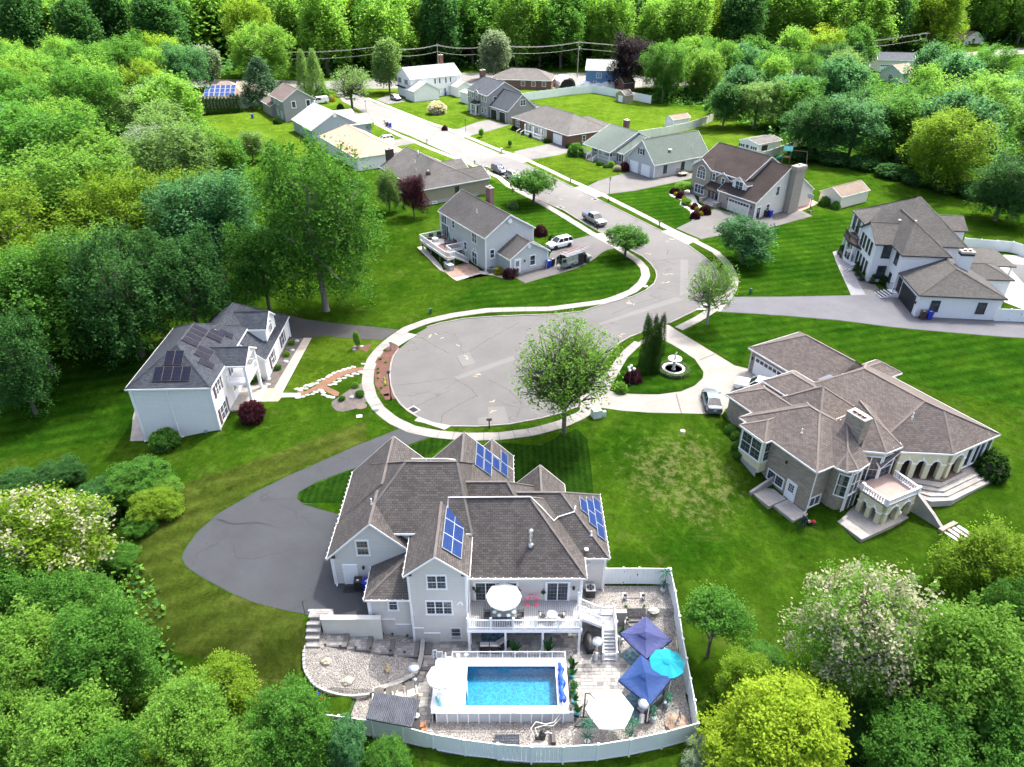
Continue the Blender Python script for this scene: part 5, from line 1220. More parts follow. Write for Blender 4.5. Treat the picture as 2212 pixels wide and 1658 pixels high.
h14.win(-2.5,-.26,.8,1.6,1.5,-90,nx=2);h14.win(-6.5,-.26,.8,1.2,1.5,-90);h14.done()
h15=House('solar_ranch','low cream house with pale roof covered in blue solar strips','house',(-91.3,229.0),7,0,SH_LTBR,SID_CREAM);h15.capm=SH_LTBR
h15.block((-4.5,0,10.5,15.0),[(3.0,.52),(3.0,.6),(3.0,.52),(3.0,.6)],zb=0);h15.block((6.0,4,14.5,17.0),[(3.0,.5),(3.0,.6),(3.0,.5),None],zb=0)
sn5,cs5=.461,.887
for c in range(6):
 for r_ in range(3 if c else 2):solar(h15,(-1.8+c*1.55,1.7,3.0+.52*1.7),(1,0,0),(0,cs5,sn5),(0,-sn5,cs5),[(0,r_)],1.35,1.75,PVBLUE,ALU)
h15.done()
h16=House('back_brick_house','low brown brick house with grey hip roof facing the back road','house',(13.18,261.85),A+48,0,SH_GREY,REDBRICK)
h16.block((-21.0,-.4,.6,12.5),[(3.0,.45),(3.0,.45),(3.0,.45),(3.0,.45)],zb=0)
for x in(-17.0,-9.5,-5.8,-2.2):h16.win(x,-.06,1.1,1.2 if x>-15 else 2.0,1.4,-90,nx=1 if x>-15 else 2)
h16.done()
h17=House('sky_blue_house','bright blue two storey house with pale roof beside the dark purple tree','house',(25.83,267.17),A+48,0,SH_PALE,SID_SKY)
h17.block((-.3,-.4,16,9.5),[(5.6,.6),None,(5.6,.6),None],zb=0)
h17.win(4.5,-.06,3.2,1.6,1.5,-90,nx=2);h17.win(-.04,4.5,3.4,1.8,1.6,180,nx=2);h17.door(3.2,-.06,0,1.0,2.0,-90,col=mat('red_door',(0.25,0.02,0.03),0.5));h17.done()
h18=House('far_garage','pale yellow two door garage with blue-grey roof among the trees','garage',(143.15,302.0),-12,0,SH_SLATE,courses('pale_yellow_siding',(0.70,0.69,0.56),(0.72,0.71,0.58),(0.55,0.54,0.45),7,.2,.012,.6,.3,.05))
h18.block((-.4,-.4,13.5,10.5),[(4.3,.42),None,(4.3,.42),None],zb=-1)
for x in(3.2,8.6):h18.door(x,-.06,0,4.2,2.6,-90,style='garage',lite=True)
h18.done()
for q_,nm,lb,rm_,wm_,sz,a_,e_ in((zk(1455,480),'grey_gable_cottage','small grey gabled roof below the far garage',SH_LTBR,SID_GREY,9,-60,3.4),(zk(1850,268),'brown_roof_cottage','brown roofed cottage at the top right among trees',SH_LTBR,SID_CREAM,12,15,3.2),(zk(900,320),'white_gable_cottage','white gable end peeking out under the lime green tree',SH_PALE,SID_WHITE,9,-50,4.2)):
 p=P(q_);hh=House(nm,lb,'house',(p.x,p.y),a_,0,rm_,wm_);hh.block((-sz/2,-sz/2,sz/2,sz/2),[None,(e_,.55),None,(e_,.55)],zb=-1);hh.win(0,-sz/2+.25,1.2,1.2,1.4,-90,nx=2);hh.done()
# ------------------------------------------------------------------ sheds
def shed(label,o,ang,w,d,e,slope,rm_,wm_,axis_='x',door=None,name='garden_shed',wins=(),drs=()):
 hh=House(name,label,'shed',o,ang,0,rm_,wm_)
 hh.block((-w,0,0,d),[(e,slope),None,(e,slope),None]if axis_=='x' else[None,(e,slope),None,(e,slope)],zb=0,ov=.15,gov=.15,thick=.1)
 for a in wins:hh.win(*a[:6],sash=1,lights=(2,2),shutters=a[6]if len(a)>6 else None)
 for a in drs:hh.door(*a)
 hh.done();return hh
s=shed('grey sided storage shed with grey-brown gable roof in the side yard',(62.94,133.69),A,5.0,8.8,2.3,.56,SH_LTBR,SID_CREAM,'y')
s=shed('white shed with low grey roof and an open black doorway',hp(h7,-2.0,34.9)[:2],A,6.2,8.6,2.4,.22,SH_GREY,SID_WHITE,'y',wins=((-5.2,.16,1.0,.6,.6,-90,BSH),(-1.4,.16,1.0,.6,.6,-90,BSH)),drs=((.0-.14,2.4,0,2.2,2.0,0,BLACK),))
b=B();b.tube([(0,0,0),(0,-.06,0)],.38,14);b.obj('wall_star',BLACK,s.root,loc=(-3.4,.12,1.35))
shed('tan wooden shed with double door on the back lawn',(35.8,238.3),A,5.0,3.6,2.3,.5,SH_GREY,SID_TAN,'y',wins=(),drs=((-2.4,.13,0,1.8,1.8,-90,WHITE),))
shed('small red brick shed beneath the dark purple tree',(38.04,258.5),A,5.2,5.2,2.6,.75,SH_REDBR,REDBRICK,'y')
shed('white shed with tan roof behind the long vinyl fence',(44.03,202.6),A,3.4,6.6,2.2,.6,SH_LTBR,SID_WHITE,'y',drs=((-1.7,.13,0,1.8,1.8,-90,WHITE),))
shed('little white shed between the white colonial and the grey colonial',(-14.2,236.5),A,4.6,4.0,3.2,.3,SH_PALE,SID_WHITE,'x')
# ================================================================== THE FENCED POOL YARD
ZP=-2.8
def gravelmat(name,a,b_,sc):
 m,nt,b=_nodes(name);w=coords(nt,'World')
 v=N(nt,'ShaderNodeTexVoronoi',Scale=sc);nt.links.new(w,v.inputs['Vector'])
 sp=N(nt,'ShaderNodeSeparateColor');nt.links.new(v.outputs['Color'],sp.inputs[0])
 o=ramp(nt,sp.outputs[0],[(0.05,tuple(x*.5 for x in a)),(0.35,a),(0.95,b_)])
 o=mixc(nt,1.0,o,ramp(nt,noise(nt,w,1.2,3.0),[(0.3,0.75),(0.7,1.0)]),'MULTIPLY')
 nt.links.new(o,b.inputs['Base Color']);b.inputs['Roughness'].default_value=0.9
 bump(nt,b,v.outputs['Distance'],1.0,0.06);return m
GRAVEL=gravelmat('river_gravel',(0.27,0.25,0.225),(0.52,0.495,0.46),20.0)
GY=sheet('gravel',YARD,GRAVEL,0.0,'pale river gravel covering the fenced yard',drape=0.4,hf=yard_h,thick=0.6)
TF=[(-16.4,32.7),(-15.5,33.0),(-14.2,32.05),(-11.35,31.65),(-11.5,29.6),(-12.5,29.2),(-16.0,31.0)]
sheet('artificial_turf',TF,TURF,0.03,'dark artificial turf patch below the gravel',drape=0.5,hf=lambda x,y:-2.72)
rng=random.Random(11)
PV=[mat('paver_%s'%n,c,0.85,0.1,2.0,fine=7.0,co='World')for n,c in(('light',(0.40,0.385,0.36)),('mid',(0.30,0.29,0.275)),('dark',(0.215,0.21,0.20)))]
PVD=[mat('paver_%s'%n,c,0.85,0.1,2.0,fine=7.0,co='World')for n,c in(('slate',(0.17,0.165,0.16)),('ash',(0.235,0.23,0.22)),('pewter',(0.30,0.295,0.285)))]
PATIO=[(-3.4,38.66),(5.3,38.66),(5.3,38.1),(9.2,38.1),(9.35,30.7),(8.5,29.8),(4.15,29.8),(4.15,34.3),(-5.7,34.3),(-5.75,28.5),(-9.4,29.0),(-9.3,31.6),(-10.1,31.8),(-9.0,32.35),(-7.1,33.5),(-6.85,35),(-6.9,36.5),(-5.6,36.75),(-3.4,36.75)]
pat=sheet('patio',PATIO,mat('paver_joint',(0.10,0.095,0.088),0.95),0.0,'grey paver patio round the raised pool',drape=False,hf=lambda x,y:ZP+.012)
def pavers(root,poly,z,th,mats,sizes=(.3,.45,.6),row=.3,limit=300,rot=0.0):
 cells=[];x0,x1=min(p[0]for p in poly),max(p[0]for p in poly);y0,y1=min(p[1]for p in poly),max(p[1]for p in poly)
 y=y0
 while y<y1:
  x=x0+rng.uniform(-.4,0)
  while x<x1:
   w=rng.choice(sizes)
   if inside(poly,np.array(x+w/2),np.array(y+row/2)):cells.append((x+w/2,y+row/2,w))
   x+=w
  y+=row
 cells.sort(key=lambda c:c[1]);meshes={}
 for w in sizes:
  for k in range(len(mats)):
   b=B();b.box(0,0,-.05,w-.014,row-.014,.05);b.v=[(v[0]*(.985 if v[2]>-.01 else 1),v[1]*(.985 if v[2]>-.01 else 1),v[2])for v in b.v];meshes[w,k]=b.mesh('paver',mats[k])
 far=B()
 for i,(x,y,w)in enumerate(cells):
  k=rng.choices(range(len(mats)),(4,4,2))[0];zz=z+th+rng.uniform(-.004,.004)
  if i<limit:link('paver',meshes[w,k],root,(x,y,zz))
  else:far.box(x,y,zz-.05,w-.014,row-.014,.05,m=k)
 if far.v:tag(far.obj('paver_run',mats,root),kind='stuff')
pavers(pat,PATIO,ZP,.05,PV)
# path of paved landings stepping down from the driveway
path=tag(link('stepped_path',None),'paved path stepping down from the driveway to the patio',kind='structure')
def slab(x0,y0,x1,y1,z,h,m,name='stone_slab'):b=B();b.box((x0+x1)/2,(y0+y1)/2,z-h,x1-x0,y1-y0,h);return b.obj(name,m,path)
slab(-15.6,36.62,-13.85,37.4,.04,.3,PV[1],'landing_pad');pavers(path,[(-15.55,36.7),(-13.9,36.7),(-13.9,37.35),(-15.55,37.35)],.04,.03,PV,row=.22,sizes=(.3,.45,.6))
for i in range(3):slab(-15.7,36.2-.38*i,-14.65,36.62-.38*i,-.3-.33*i,.5,PVD[2],'step')
slab(-15.8,34.95,-14.55,35.5,-1.3,1.3,PVD[1],'landing');pavers(path,[(-15.75,35.0),(-14.6,35.0),(-14.6,35.45),(-15.75,35.45)],-1.3,.03,PV[:1]+PV[:2],row=.22)
xs=[-14.5,-12.55,-10.75,-9.05,-7.15]
for i in range(4):
 z=-1.45-.33*i;y0=35.1-.08*i if i<3 else 34.95;y1=36.25
 slab(xs[i],y0,xs[i+1],y1,z,.6,PVD[0],'landing');pavers(path,[(xs[i]+.1,y0+.1),(xs[i+1]-.35,y0+.1),(xs[i+1]-.35,y1-.1),(xs[i]+.1,y1-.1)],z,.03,PVD[1:]+PV[:1],row=.22,sizes=(.22,.3,.45))
 slab(xs[i+1]-.38,y0-.03,xs[i+1]-.02,y1+.03,z+.035,.5,mat('charcoal_step',(0.12,0.115,0.115),0.85,0.1,3.0),'step')
slab(-6.75,35.3,-6.2,36.4,-2.62,.2,mat('charcoal_step',(0.12,0.115,0.115)),'step');slab(-6.95,33.9,-5.9,34.25,-2.66,.14,mat('charcoal_step',(0.12,0.115,0.115)),'step')
b=B();b.box(-12.3,36.42,-2.2,4.5,.3,2.4);b.box(-12.3,36.42,.2,4.6,.42,.07)
single('retaining_wall',b,mat('rendered_wall',(0.62,0.60,0.56),0.85,0.06,0.8),'pale rendered retaining wall below the garage driveway','wall')
def along(pts,step):
 pts=[Vector((p[0],p[1],0))for p in pts];out=[];rest=0.0
 for a,c in zip(pts,pts[1:]):
  L_=(c-a).length;t=rest
  while t<L_:out.append((a.lerp(c,t/L_),math.atan2(c.y-a.y,c.x-a.x)));t+=step
  rest=t-L_
 return out
def curve(pts,n=6):
 P3=[Vector((p[0],p[1],0))for p in pts];out=[]
 for i in range(len(P3)-1):
  p0,p1,p2,p3=P3[max(i-1,0)],P3[i],P3[i+1],P3[min(i+2,len(P3)-1)]
  for k in range(n):
   t=k/n;out.append(.5*((2*p1)+(p2-p0)*t+(2*p0-5*p1+4*p2-p3)*t*t+(3*p1-p0-3*p2+p3)*t**3))
 return out+[P3[-1]]
EDM=mat('edging_stone',(0.42,0.42,0.415),0.85,0.12,3.0,rnd=0.15)
ed=thing('stone_edging','curved line of pale edging stones round the gravel','edging')
b=B();b.box(0,0,-.15,.29,.16,.26);em=b.mesh('edging_stone',EDM)
for p,a in along(curve([(-15.72,34.95),(-15.4,33.5),(-14.9,32.75),(-14.2,32.15),(-13.0,31.75),(-11.7,31.6),(-10.25,31.8)]),.31):
 o=link('edging_stone',em,ed,(p.x,p.y,float(yard_h(p.x,p.y+.3))+.0),a+rng.uniform(-.05,.05))
gw=thing('garden_wall','low curved grey block wall between gravel and patio','wall')
b=B();b.box(0,0,0,.385,.28,.185);bm_=b.mesh('wall_block',mat('grey_wall_block',(0.21,0.205,0.195),0.9,0.12,3.0,rnd=0.2));b=B();b.box(0,0,0,.39,.34,.07);cm_=b.mesh('coping',mat('wall_coping',(0.33,0.325,0.31),0.85,0.1,2.0,rnd=0.12))
wc=curve([(-6.95,36.3),(-6.93,34.9),(-7.15,33.6),(-7.9,32.95),(-9.1,32.4),(-10.3,31.95)])
for k in range(2):
 for p,a in along(wc,.39):link('wall_block',bm_,gw,(p.x,p.y,ZP+.06+.19*k),a)
for p,a in along(wc,.4):link('coping',cm_,gw,(p.x,p.y,ZP+.44),a)
b=B();b.box(7.25,38.2,ZP,3.6,.3,1.6);b.box(7.25,38.2,ZP+1.6,3.7,.4,.08);single('retaining_wall',b,mat('wall_coping',(0.33,0.325,0.31)),'grey retaining wall under the upper gravel beside the deck stairs','wall')
# vinyl privacy fence
FV=mat('fence_vinyl',(0.76,0.80,0.79),0.45,0.03,0.6)
def fence(name,label,pts,h=1.83,m=FV,hz=None,top=None,gates=(),groove=6):
 root=thing(name,label,'fence',(0,0,0));hz=hz or H;pm=None
 b=B();b.box(0,0,-.15,.13,.13,h+.22);b.box(0,0,h+.07,.18,.18,.03);b.lathe(0,0,[(.12,h+.1),(0.001,h+.17)],4);pm=b.mesh('post',m)
 for i,(a,c)in enumerate(zip(pts,pts[1:])):
  za_,zc_=hz(*a),hz(*c)
  for q,z in((a,za_),)+(((c,zc_),)if i==len(pts)-2 else()):link('post',pm,root,(q[0],q[1],z),math.atan2(c[1]-a[1],c[0]-a[0]))
  A_,C_=Vector((a[0],a[1],za_)),Vector((c[0],c[1],zc_));d=(C_-A_);L_=math.hypot(d.x,d.y);u=Vector((d.x,d.y,0))/L_
  b=B();p0,p1=A_+u*.06,C_-u*.06;k=Vector((-u.y,u.x,0))
  ng=max(2,int(L_/.3))
  for j in range(ng):
   s0,s1=p0.lerp(p1,j/ng),p0.lerp(p1,(j+1)/ng);g=(s1-s0)*.025
   s0,s1=s0+g,s1-g;t_=k*.018
   b.add([s0-t_+Vector((0,0,.1)),s1-t_+Vector((0,0,.1)),s1-t_+Vector((0,0,h-.05)),s0-t_+Vector((0,0,h-.05)),s0+t_+Vector((0,0,.1)),s1+t_+Vector((0,0,.1)),s1+t_+Vector((0,0,h-.05)),s0+t_+Vector((0,0,h-.05))],[(0,1,2,3),(7,6,5,4)])
  for z in(.1,h-.02):b.bar(p0+Vector((0,0,z)),p1+Vector((0,0,z)),.06,.12)
  if i in gates:
   for t in(.12,.8):q=p0.lerp(p1,.02);b.box(q.x,q.y,q.z+h*t,.12,.1,.08,m=1)
   q=p0.lerp(p1,.97);b.box(q.x,q.y,q.z+1.1,.12,.12,.12,m=1)
  b.obj('gate' if i in gates else 'fence_panel',[m,BLACK],root)
 return root
fz=lambda x,y:-2.85 if y<33 else(-2.85+1.55*min(1,max(0,(y-35.4)/4.6)))
fence('vinyl_fence','white vinyl privacy fence curving round the pool yard',[(-14.0,29.4),(-11.85,29.1),(-9.6,28.78),(-7.46,28.37),(-5.34,27.82),(-3.16,27.42),(-.94,27.12),(1.3,26.95),(3.4,26.95),(5.7,27.1),(7.9,27.45),(10.2,27.95),(12.62,28.6),(12.75,30.3),(12.83,32.0),(12.9,33.7),(12.98,35.4),(12.99,37.1),(12.95,39.0),(12.9,41.02)],hz=fz)
fence('vinyl_fence','short white vinyl fence with gate between the taupe house and the yard corner',[(7.6,41.1),(9.1,41.1),(10.4,41.1),(12.78,41.06)],hz=lambda x,y:-1.3,gates=(1,))
# ------------------------------------------------------------------ raised pool
pool=thing('raised_pool','raised rectangular pool with white deck, bright blue water and picket fence','pool',(0,0,ZP))
PX0,PX1,PY0,PY1,ZD=-3.3,3.2,30.28,33.5,1.2
b=B()
for x0,x1,y0,y1 in((-5.65,PX0,29.72,34.15),(PX1,3.98,29.72,34.15),(PX0,PX1,29.72,PY0),(PX0,PX1,PY1,34.15)):b.box((x0+x1)/2,(y0+y1)/2,ZD-.06,x1-x0,y1-y0,.06)
b.obj('pool_deck',mat('white_resin_deck',(0.84,0.85,0.86),0.5,0.03,2.0),pool)
LINER,nt,bb=_nodes('caustic_liner');w=coords(nt,'World')
v=N(nt,'ShaderNodeTexVoronoi',feature='DISTANCE_TO_EDGE',Scale=2.6)
nz=N(nt,'ShaderNodeTexNoise',Scale=1.7,Detail=2.0);nt.links.new(w,nz.inputs['Vector']);ad=N(nt,'ShaderNodeVectorMath',operation='ADD');nt.links.new(w,ad.inputs[0]);nt.links.new(nz.outputs['Color'],ad.inputs[1]);nt.links.new(ad.outputs[0],v.inputs['Vector'])
nt.links.new(ramp(nt,v.outputs['Distance'],[(0.0,(0.012,0.33,0.46)),(0.10,(0.002,0.21,0.36)),(0.4,(0.001,0.165,0.31))]),bb.inputs['Base Color']);bb.inputs['Roughness'].default_value=.6  # pale web stands for caustic light, painted into the liner colour
b=B();b.add([(PX0,PY0,.02),(PX1,PY0,.02),(PX1,PY1,.02),(PX0,PY1,.02),(PX0,PY0,ZD),(PX1,PY0,ZD),(PX1,PY1,ZD),(PX0,PY1,ZD)],[(0,1,2,3),(0,4,5,1),(1,5,6,2),(2,6,7,3),(3,7,4,0)])
b.obj('pool_liner',LINER,pool)
WATER,nt,bb=_nodes('pool_water');nt.nodes.remove(bb);w=coords(nt,'World')
tr=N(nt,'ShaderNodeBsdfTransparent');tr.inputs[0].default_value=(0.62,0.90,0.97,1);gl=N(nt,'ShaderNodeBsdfGlossy',Roughness=0.04)
fr=N(nt,'ShaderNodeFresnel',IOR=1.33);bp=N(nt,'ShaderNodeBump',Strength=0.35,Distance=0.06);nt.links.new(noise(nt,w,3.2,3.0,0.6,0.6),bp.inputs['Height'])
nt.links.new(bp.outputs[0],gl.inputs['Normal']);nt.links.new(bp.outputs[0],fr.inputs['Normal'])
fk=N(nt,'ShaderNodeMath',operation='MULTIPLY');nt.links.new(fr.outputs[0],fk.inputs[0]);fk.inputs[1].default_value=.7;mx=N(nt,'ShaderNodeMixShader');nt.links.new(fk.outputs[0],mx.inputs[0]);nt.links.new(tr.outputs[0],mx.inputs[1]);nt.links.new(gl.outputs[0],mx.inputs[2]);nt.links.new(mx.outputs[0],nt.nodes['Material Output'].inputs[0])
b=B();b.add([(PX0,PY0,1.06),(PX1,PY0,1.06),(PX1,PY1,1.06),(PX0,PY1,1.06)],[(0,1,2,3)]);b.obj('pool_water',WATER,pool)
b=B();b.box(-.85,PY0+1.61-.0,0,9.2,4.25,1.1);b=B()
PWALL=mat('pool_wall_grey',(0.42,0.45,0.50),0.5,0.06)
for i in range(13):
 b=B();b.box(-5.25+i*.74+.33,29.86,0,.70,.05,ZD-.07);b.obj('wall_panel',PWALL,pool)
 b=B();b.box(-5.3+i*.74+.01,29.78,0,.07,.1,ZD-.06);b.obj('upright',WHITE,pool)
b=B();b.box(3.9,31.9,0,.05,4.1,ZD-.07);b.obj('wall_panel',PWALL,pool);b=B();b.box(-.8,34.08,0,9.3,.05,ZD-.07);b.obj('wall_panel',PWALL,pool);b=B();b.box(-5.58,31.9,0,.05,4.1,ZD-.07);b.obj('wall_panel',PWALL,pool)
def picket(pts,step=.11,h=.85):
 b=B();rail(b,[(p[0],p[1],0)for p in pts],ZD,h,w=.035,step=step);return tag(b.obj('picket_fence',WHITE,pool),kind='stuff')
picket([(-4.4,34.1),(3.93,34.1),(3.93,29.8)]);picket([(-5.6,33.6),(-5.6,29.8),(3.9,29.78)],step=.95,h=.55)
picket([(-5.6,34.1),(-5.15,34.1)])
for i in range(10):
 b=B();b.box(-4.4+i*.925,34.1,ZD,.05,.05,.92);b.obj('fence_post',WHITE,pool)
for i in range(11):
 b=B();b.box(-5.6+i*.95,29.78,ZD-.1,.055,.055,.72);b.obj('fence_post',WHITE,pool)
b=B()
for i in range(40):pass
rr=[.21+.05*math.sin(i*.5+1)+.025*math.sin(i*1.1)-(.09 if i>24 else 0)for i in range(30)]
b.tube([(3.55+.05*math.sin(i*.6),30.5+i*.105,ZD+.26)for i in range(30)],rr,10);cv=b.obj('solar_blanket',mat('royal_blue_vinyl',(0.008,0.07,0.42),0.35,0.25,4.0),pool)
b=B();b.tube([(3.55,30.2,ZD+.28),(3.55,33.85,ZD+.28)],.035,8);b.bar((3.4,30.3,ZD),(3.55,30.3,ZD+.3),.05);b.bar((3.7,30.3,ZD),(3.55,30.3,ZD+.3),.05);b.bar((3.3,33.75,ZD+.28),(3.8,33.75,ZD+.28),.04);b.obj('blanket_reel',STEEL,pool)
b=B()
for dy in(0,.45):
 b.tube([(-3.6,31.35+dy,ZD),(-3.6,31.35+dy,ZD+.6),(-3.42,31.35+dy,ZD+.75),(-3.22,31.35+dy,ZD+.6),(-3.22,31.35+dy,.3)],.035,6)
for i in range(4):b.bar((-3.22,31.35,.35+i*.25),(-3.22,31.8,.35+i*.25),.06)
b.obj('pool_ladder',WHITE,pool)
b=B()
for sx in(0,.5):b.tube([(-4.95+sx,34.75,0),(-4.95+sx,34.3,ZD+.5),(-4.95+sx,34.05,ZD+.75),(-4.95+sx,33.8,ZD+.5),(-4.95+sx,33.8,ZD)],.03,6)
for i in range(4):b.box(-4.7,34.68-i*.1,.2+i*.26,.5,.16,.04)
b.obj('entry_ladder',WHITE,pool)
b=B();b.box(-4.0,34.06,ZD+.35,.3,.03,.35);b.obj('safety_sign',WHITE,pool);b=B();b.tube([(-3.4,34.08,ZD+.6),(-3.4,34.04,ZD+.6)],.17,12);b.obj('float_ring',WHITE,pool)
# beach sign: an upright board with one letter above the other
bs=thing('beach_sign','pale upright board reading BEACH by the pool ladder','sign',(-5.75,34.3,ZP),R(8))
b=B();b.box(0,0,.1,.3,.04,1.9);b.obj('board',mat('pale_board',(0.62,0.70,0.74),0.6),bs)
for i,ch in enumerate('BEACH'):
 cu=bpy.data.curves.new('letter','FONT');cu.body=ch;cu.size=.38;cu.extrude=.006;cu.align_x='CENTER';cu.materials.append(mat('navy_letter',(0.02,0.06,0.13),0.6))
 to=bpy.data.objects.new('letter_curve',cu);lm=bpy.data.meshes.new_from_object(to);bpy.data.objects.remove(to);o=link('letter',lm,bs,(0,-.03,1.66-i*.36));o.rotation_euler=(R(90),0,0)
# toys on the pool deck
TEAL=mat('teal_foam',(0.15,0.55,0.60),0.6)
for k,(dx,c)in enumerate(((0,TEAL),(.14,mat('mint_foam',(0.35,0.75,0.72),0.6)))):
 b=B();b.tube([(-5.4+dx,30.9,ZP+ZD+.12),(-5.2+dx,30.5,ZP+ZD+.16),(-4.95+dx,30.1,ZP+ZD+.1)],.055,8);single('pool_noodle',b,c,('teal foam pool noodle lying nearer the left rail of the pool deck','mint foam pool noodle lying beside the teal one')[k],'pool noodle')
b=B();b.tube([(-4.45,30.55,ZP+ZD+.05),(-4.35,30.3,ZP+ZD+.07),(-4.25,30.0,ZP+ZD+.05)],.05,8);single('pool_noodle',b,mat('lime_foam',(0.55,0.75,0.08),0.6),'lime green pool noodle on the white pool deck','pool noodle')
# ------------------------------------------------------------------ umbrellas
def umbrella(label,x,y,z,r,h,n,m,rise=.45,top=None,tilt=0,group=None,scallop=.06,cat='umbrella',inset=.955,pole=True,polem=None):
 t=thing('patio_umbrella',label,cat,(x,y,z),0,group);b=B();ring=[]
 c=Vector((0,0,h+rise));vs=[c];K=3
 for k in range(1,K+1):
  for i in range(2*n):
   a=math.pi*i/n;rr_=r*k/K*(1 if i%2==0 else inset);zz=h+rise*(1-(k/K)**1.15)-(scallop*(k/K)if i%2 else 0)
   vs.append(Vector((rr_*math.cos(a),rr_*math.sin(a),zz)))
 fs=[(0,1+i,1+(i+1)%(2*n))for i in range(2*n)]
 for k in range(K-1):
  for i in range(2*n):j=(i+1)%(2*n);o=1+k*2*n;fs.append((o+i,o+2*n+i,o+2*n+j,o+j))
 for i in range(2*n):
  j=(i+1)%(2*n);o=1+(K-1)*2*n;p,q=vs[o+i],vs[o+j];s0=len(vs);vs+=[p-Vector((0,0,.14)),q-Vector((0,0,.14))];fs.append((o+i,s0,s0+1,o+j))
 b.add(vs,fs);b.obj('canopy',m,t)
 if top:b=B();b.lathe(0,0,[(r*.3,h+rise*.82),(0.02,h+rise+.12)],2*n);b.obj('vent_cap',top,t)
 b=B()
 for i in range(n):a=2*math.pi*i/n;b.bar((0,0,h+rise-.12),(r*.93*math.cos(a),r*.93*math.sin(a),h-.03),.025)
 b.obj('rib',BLACK,t)
 if pole:b=B();b.tube([(0,0,0),(0,0,h+rise+.1)],.03,8);b.lathe(0,0,[(.28,0),(.28,.06),(.05,.12)],12);b.obj('pole',polem or STEEL,t)
 return t
CAN=translucent('white_canopy',(0.82,0.83,0.82),.25);CANT=translucent('mint_canopy',(0.55,0.76,0.76),.3);AQUA=translucent('aqua_canopy',(0.01,0.42,0.54),.3)
umbrella('white octagonal umbrella over the dining table on the deck',-.62,37.05,-.25,1.35,2.15,8,CAN,.4)
umbrella('white scalloped umbrella over the lifeguard style chair at the pool',-5.0,31.35,ZP+ZD,1.0,1.85,8,CAN,.5,CAN)
umbrella('bright aqua umbrella between the blue canopies and the fence',11.27,33.0,ZP,1.28,2.25,9,AQUA,.4,AQUA)
cu_=umbrella('white six sided cantilever umbrella near the dark jacuzzi',6.65,29.35,ZP,1.66,2.3,6,CAN,.45,None,pole=False,inset=.885)
b=B();b.tube([(-1.6,.75,0),(-1.6,.75,2.9)],.045,8);b.tube([(-1.6,.75,2.9),(-1.3,.68,2.95),(-.95,.5,2.62)],.035,8);b.obj('pole',BLACK,cu_);b=B();b.box(-1.6,.75,0,.12,.9,.06);b.box(-1.6,.75,0,.9,.12,.06);b.obj('cross_base',BLACK,cu_)
for dx,dy in((-.36,-.36),(.36,-.36),(-.36,.36),(.36,.36)):b=B();b.box(-1.6+dx,.75+dy,.06,.62,.62,.08);b.obj('base_weight',BLACK,cu_)
# ------------------------------------------------------------------ blue pop-up canopies
def popup(label,crn,peak,m,zb,legs=True):
 cx,cy=sum(p[0]for p in crn)/4,sum(p[1]for p in crn)/4;t=thing('popup_canopy',label,'canopy tent',(cx,cy,zb),0,'blue pop-up canopies');b=B();n=10
 zt_=-.62-zb;vs=[];fs=[]
 L=[Vector((p[0]-cx,p[1]-cy,zt_))for p in crn];pk=Vector((peak[0]-cx,peak[1]-cy,zt_+.62))
 for i in range(4):
  a,c=L[i],L[(i+1)%4];o=len(vs)
  for k in range(n+1):
   for j in range(n+1):
    p=a.lerp(c,j/n).lerp(pk,k/n);s=(k/n);sag=-.10*math.sin(math.pi*j/n)*(1-s)-.09*math.sin(math.pi*s)+.05*math.sin(math.pi*s*3+2*j/n)*(1-s)*.5
    wr=.012*math.sin(j*2.3+k*1.1)*(1-s)*(1 if 0<j<n else 0)
    vs.append(p+Vector((0,0,sag+wr)))
  fs+=[(o+k*(n+1)+j,o+k*(n+1)+j+1,o+(k+1)*(n+1)+j+1,o+(k+1)*(n+1)+j)for k in range(n)for j in range(n)]
 b.add(vs,fs)
 for i in range(4):
  a,c=L[i],L[(i+1)%4]
  for j in range(n):
   p,q=a.lerp(c,j/n),a.lerp(c,(j+1)/n);sp,sq=-.10*math.sin(math.pi*j/n),-.10*math.sin(math.pi*(j+1)/n)
   b.add([p+Vector((0,0,sp)),q+Vector((0,0,sq)),q+Vector((0,0,sq*.6-.22)),p+Vector((0,0,sp*.6-.22))],[(0,3,2,1)])
 b.obj('canopy_top',m,t,smooth=False);
 b=B();b.at(pk.x,pk.y,pk.z);b.lathe(0,0,[(.5,-.17),(.001,.07)],4);b.obj('vent_cap',m,t)
 for p in L:
  b=B();b.bar((p.x*.97,p.y*.97,0),(p.x*.97,p.y*.97,zt_),.05);b.obj('leg',WHITE,t)
  b=B();b.lathe(p.x*.97,p.y*.97,[(.16,0),(.16,.1),(.06,.14)],10);b.obj('foot_weight',BLACK,t)
 for i in range(4):b=B();b.bar(L[i]*.97-Vector((0,0,.1-zt_*.03)),L[(i+1)%4]*.97-Vector((0,0,.1-zt_*.03)),.03);b.obj('truss',WHITE,t)
 return t
NAVY=translucent('faded_purple_blue_canvas',(0.040,0.052,0.165),.05);BLUEC=translucent('deep_blue_canvas',(0.007,0.042,0.17),.05)
popup('purple-blue faded square pop-up canopy nearer the house',[(10.42,37.25),(8.21,35.66),(9.85,33.42),(12.02,35.06)],(10.0,35.25),NAVY,ZP)
popup('deep blue square pop-up canopy nearer the camera',[(9.46,33.73),(7.57,31.67),(9.49,29.74),(11.43,31.86)],(9.42,31.75),BLUEC,ZP)
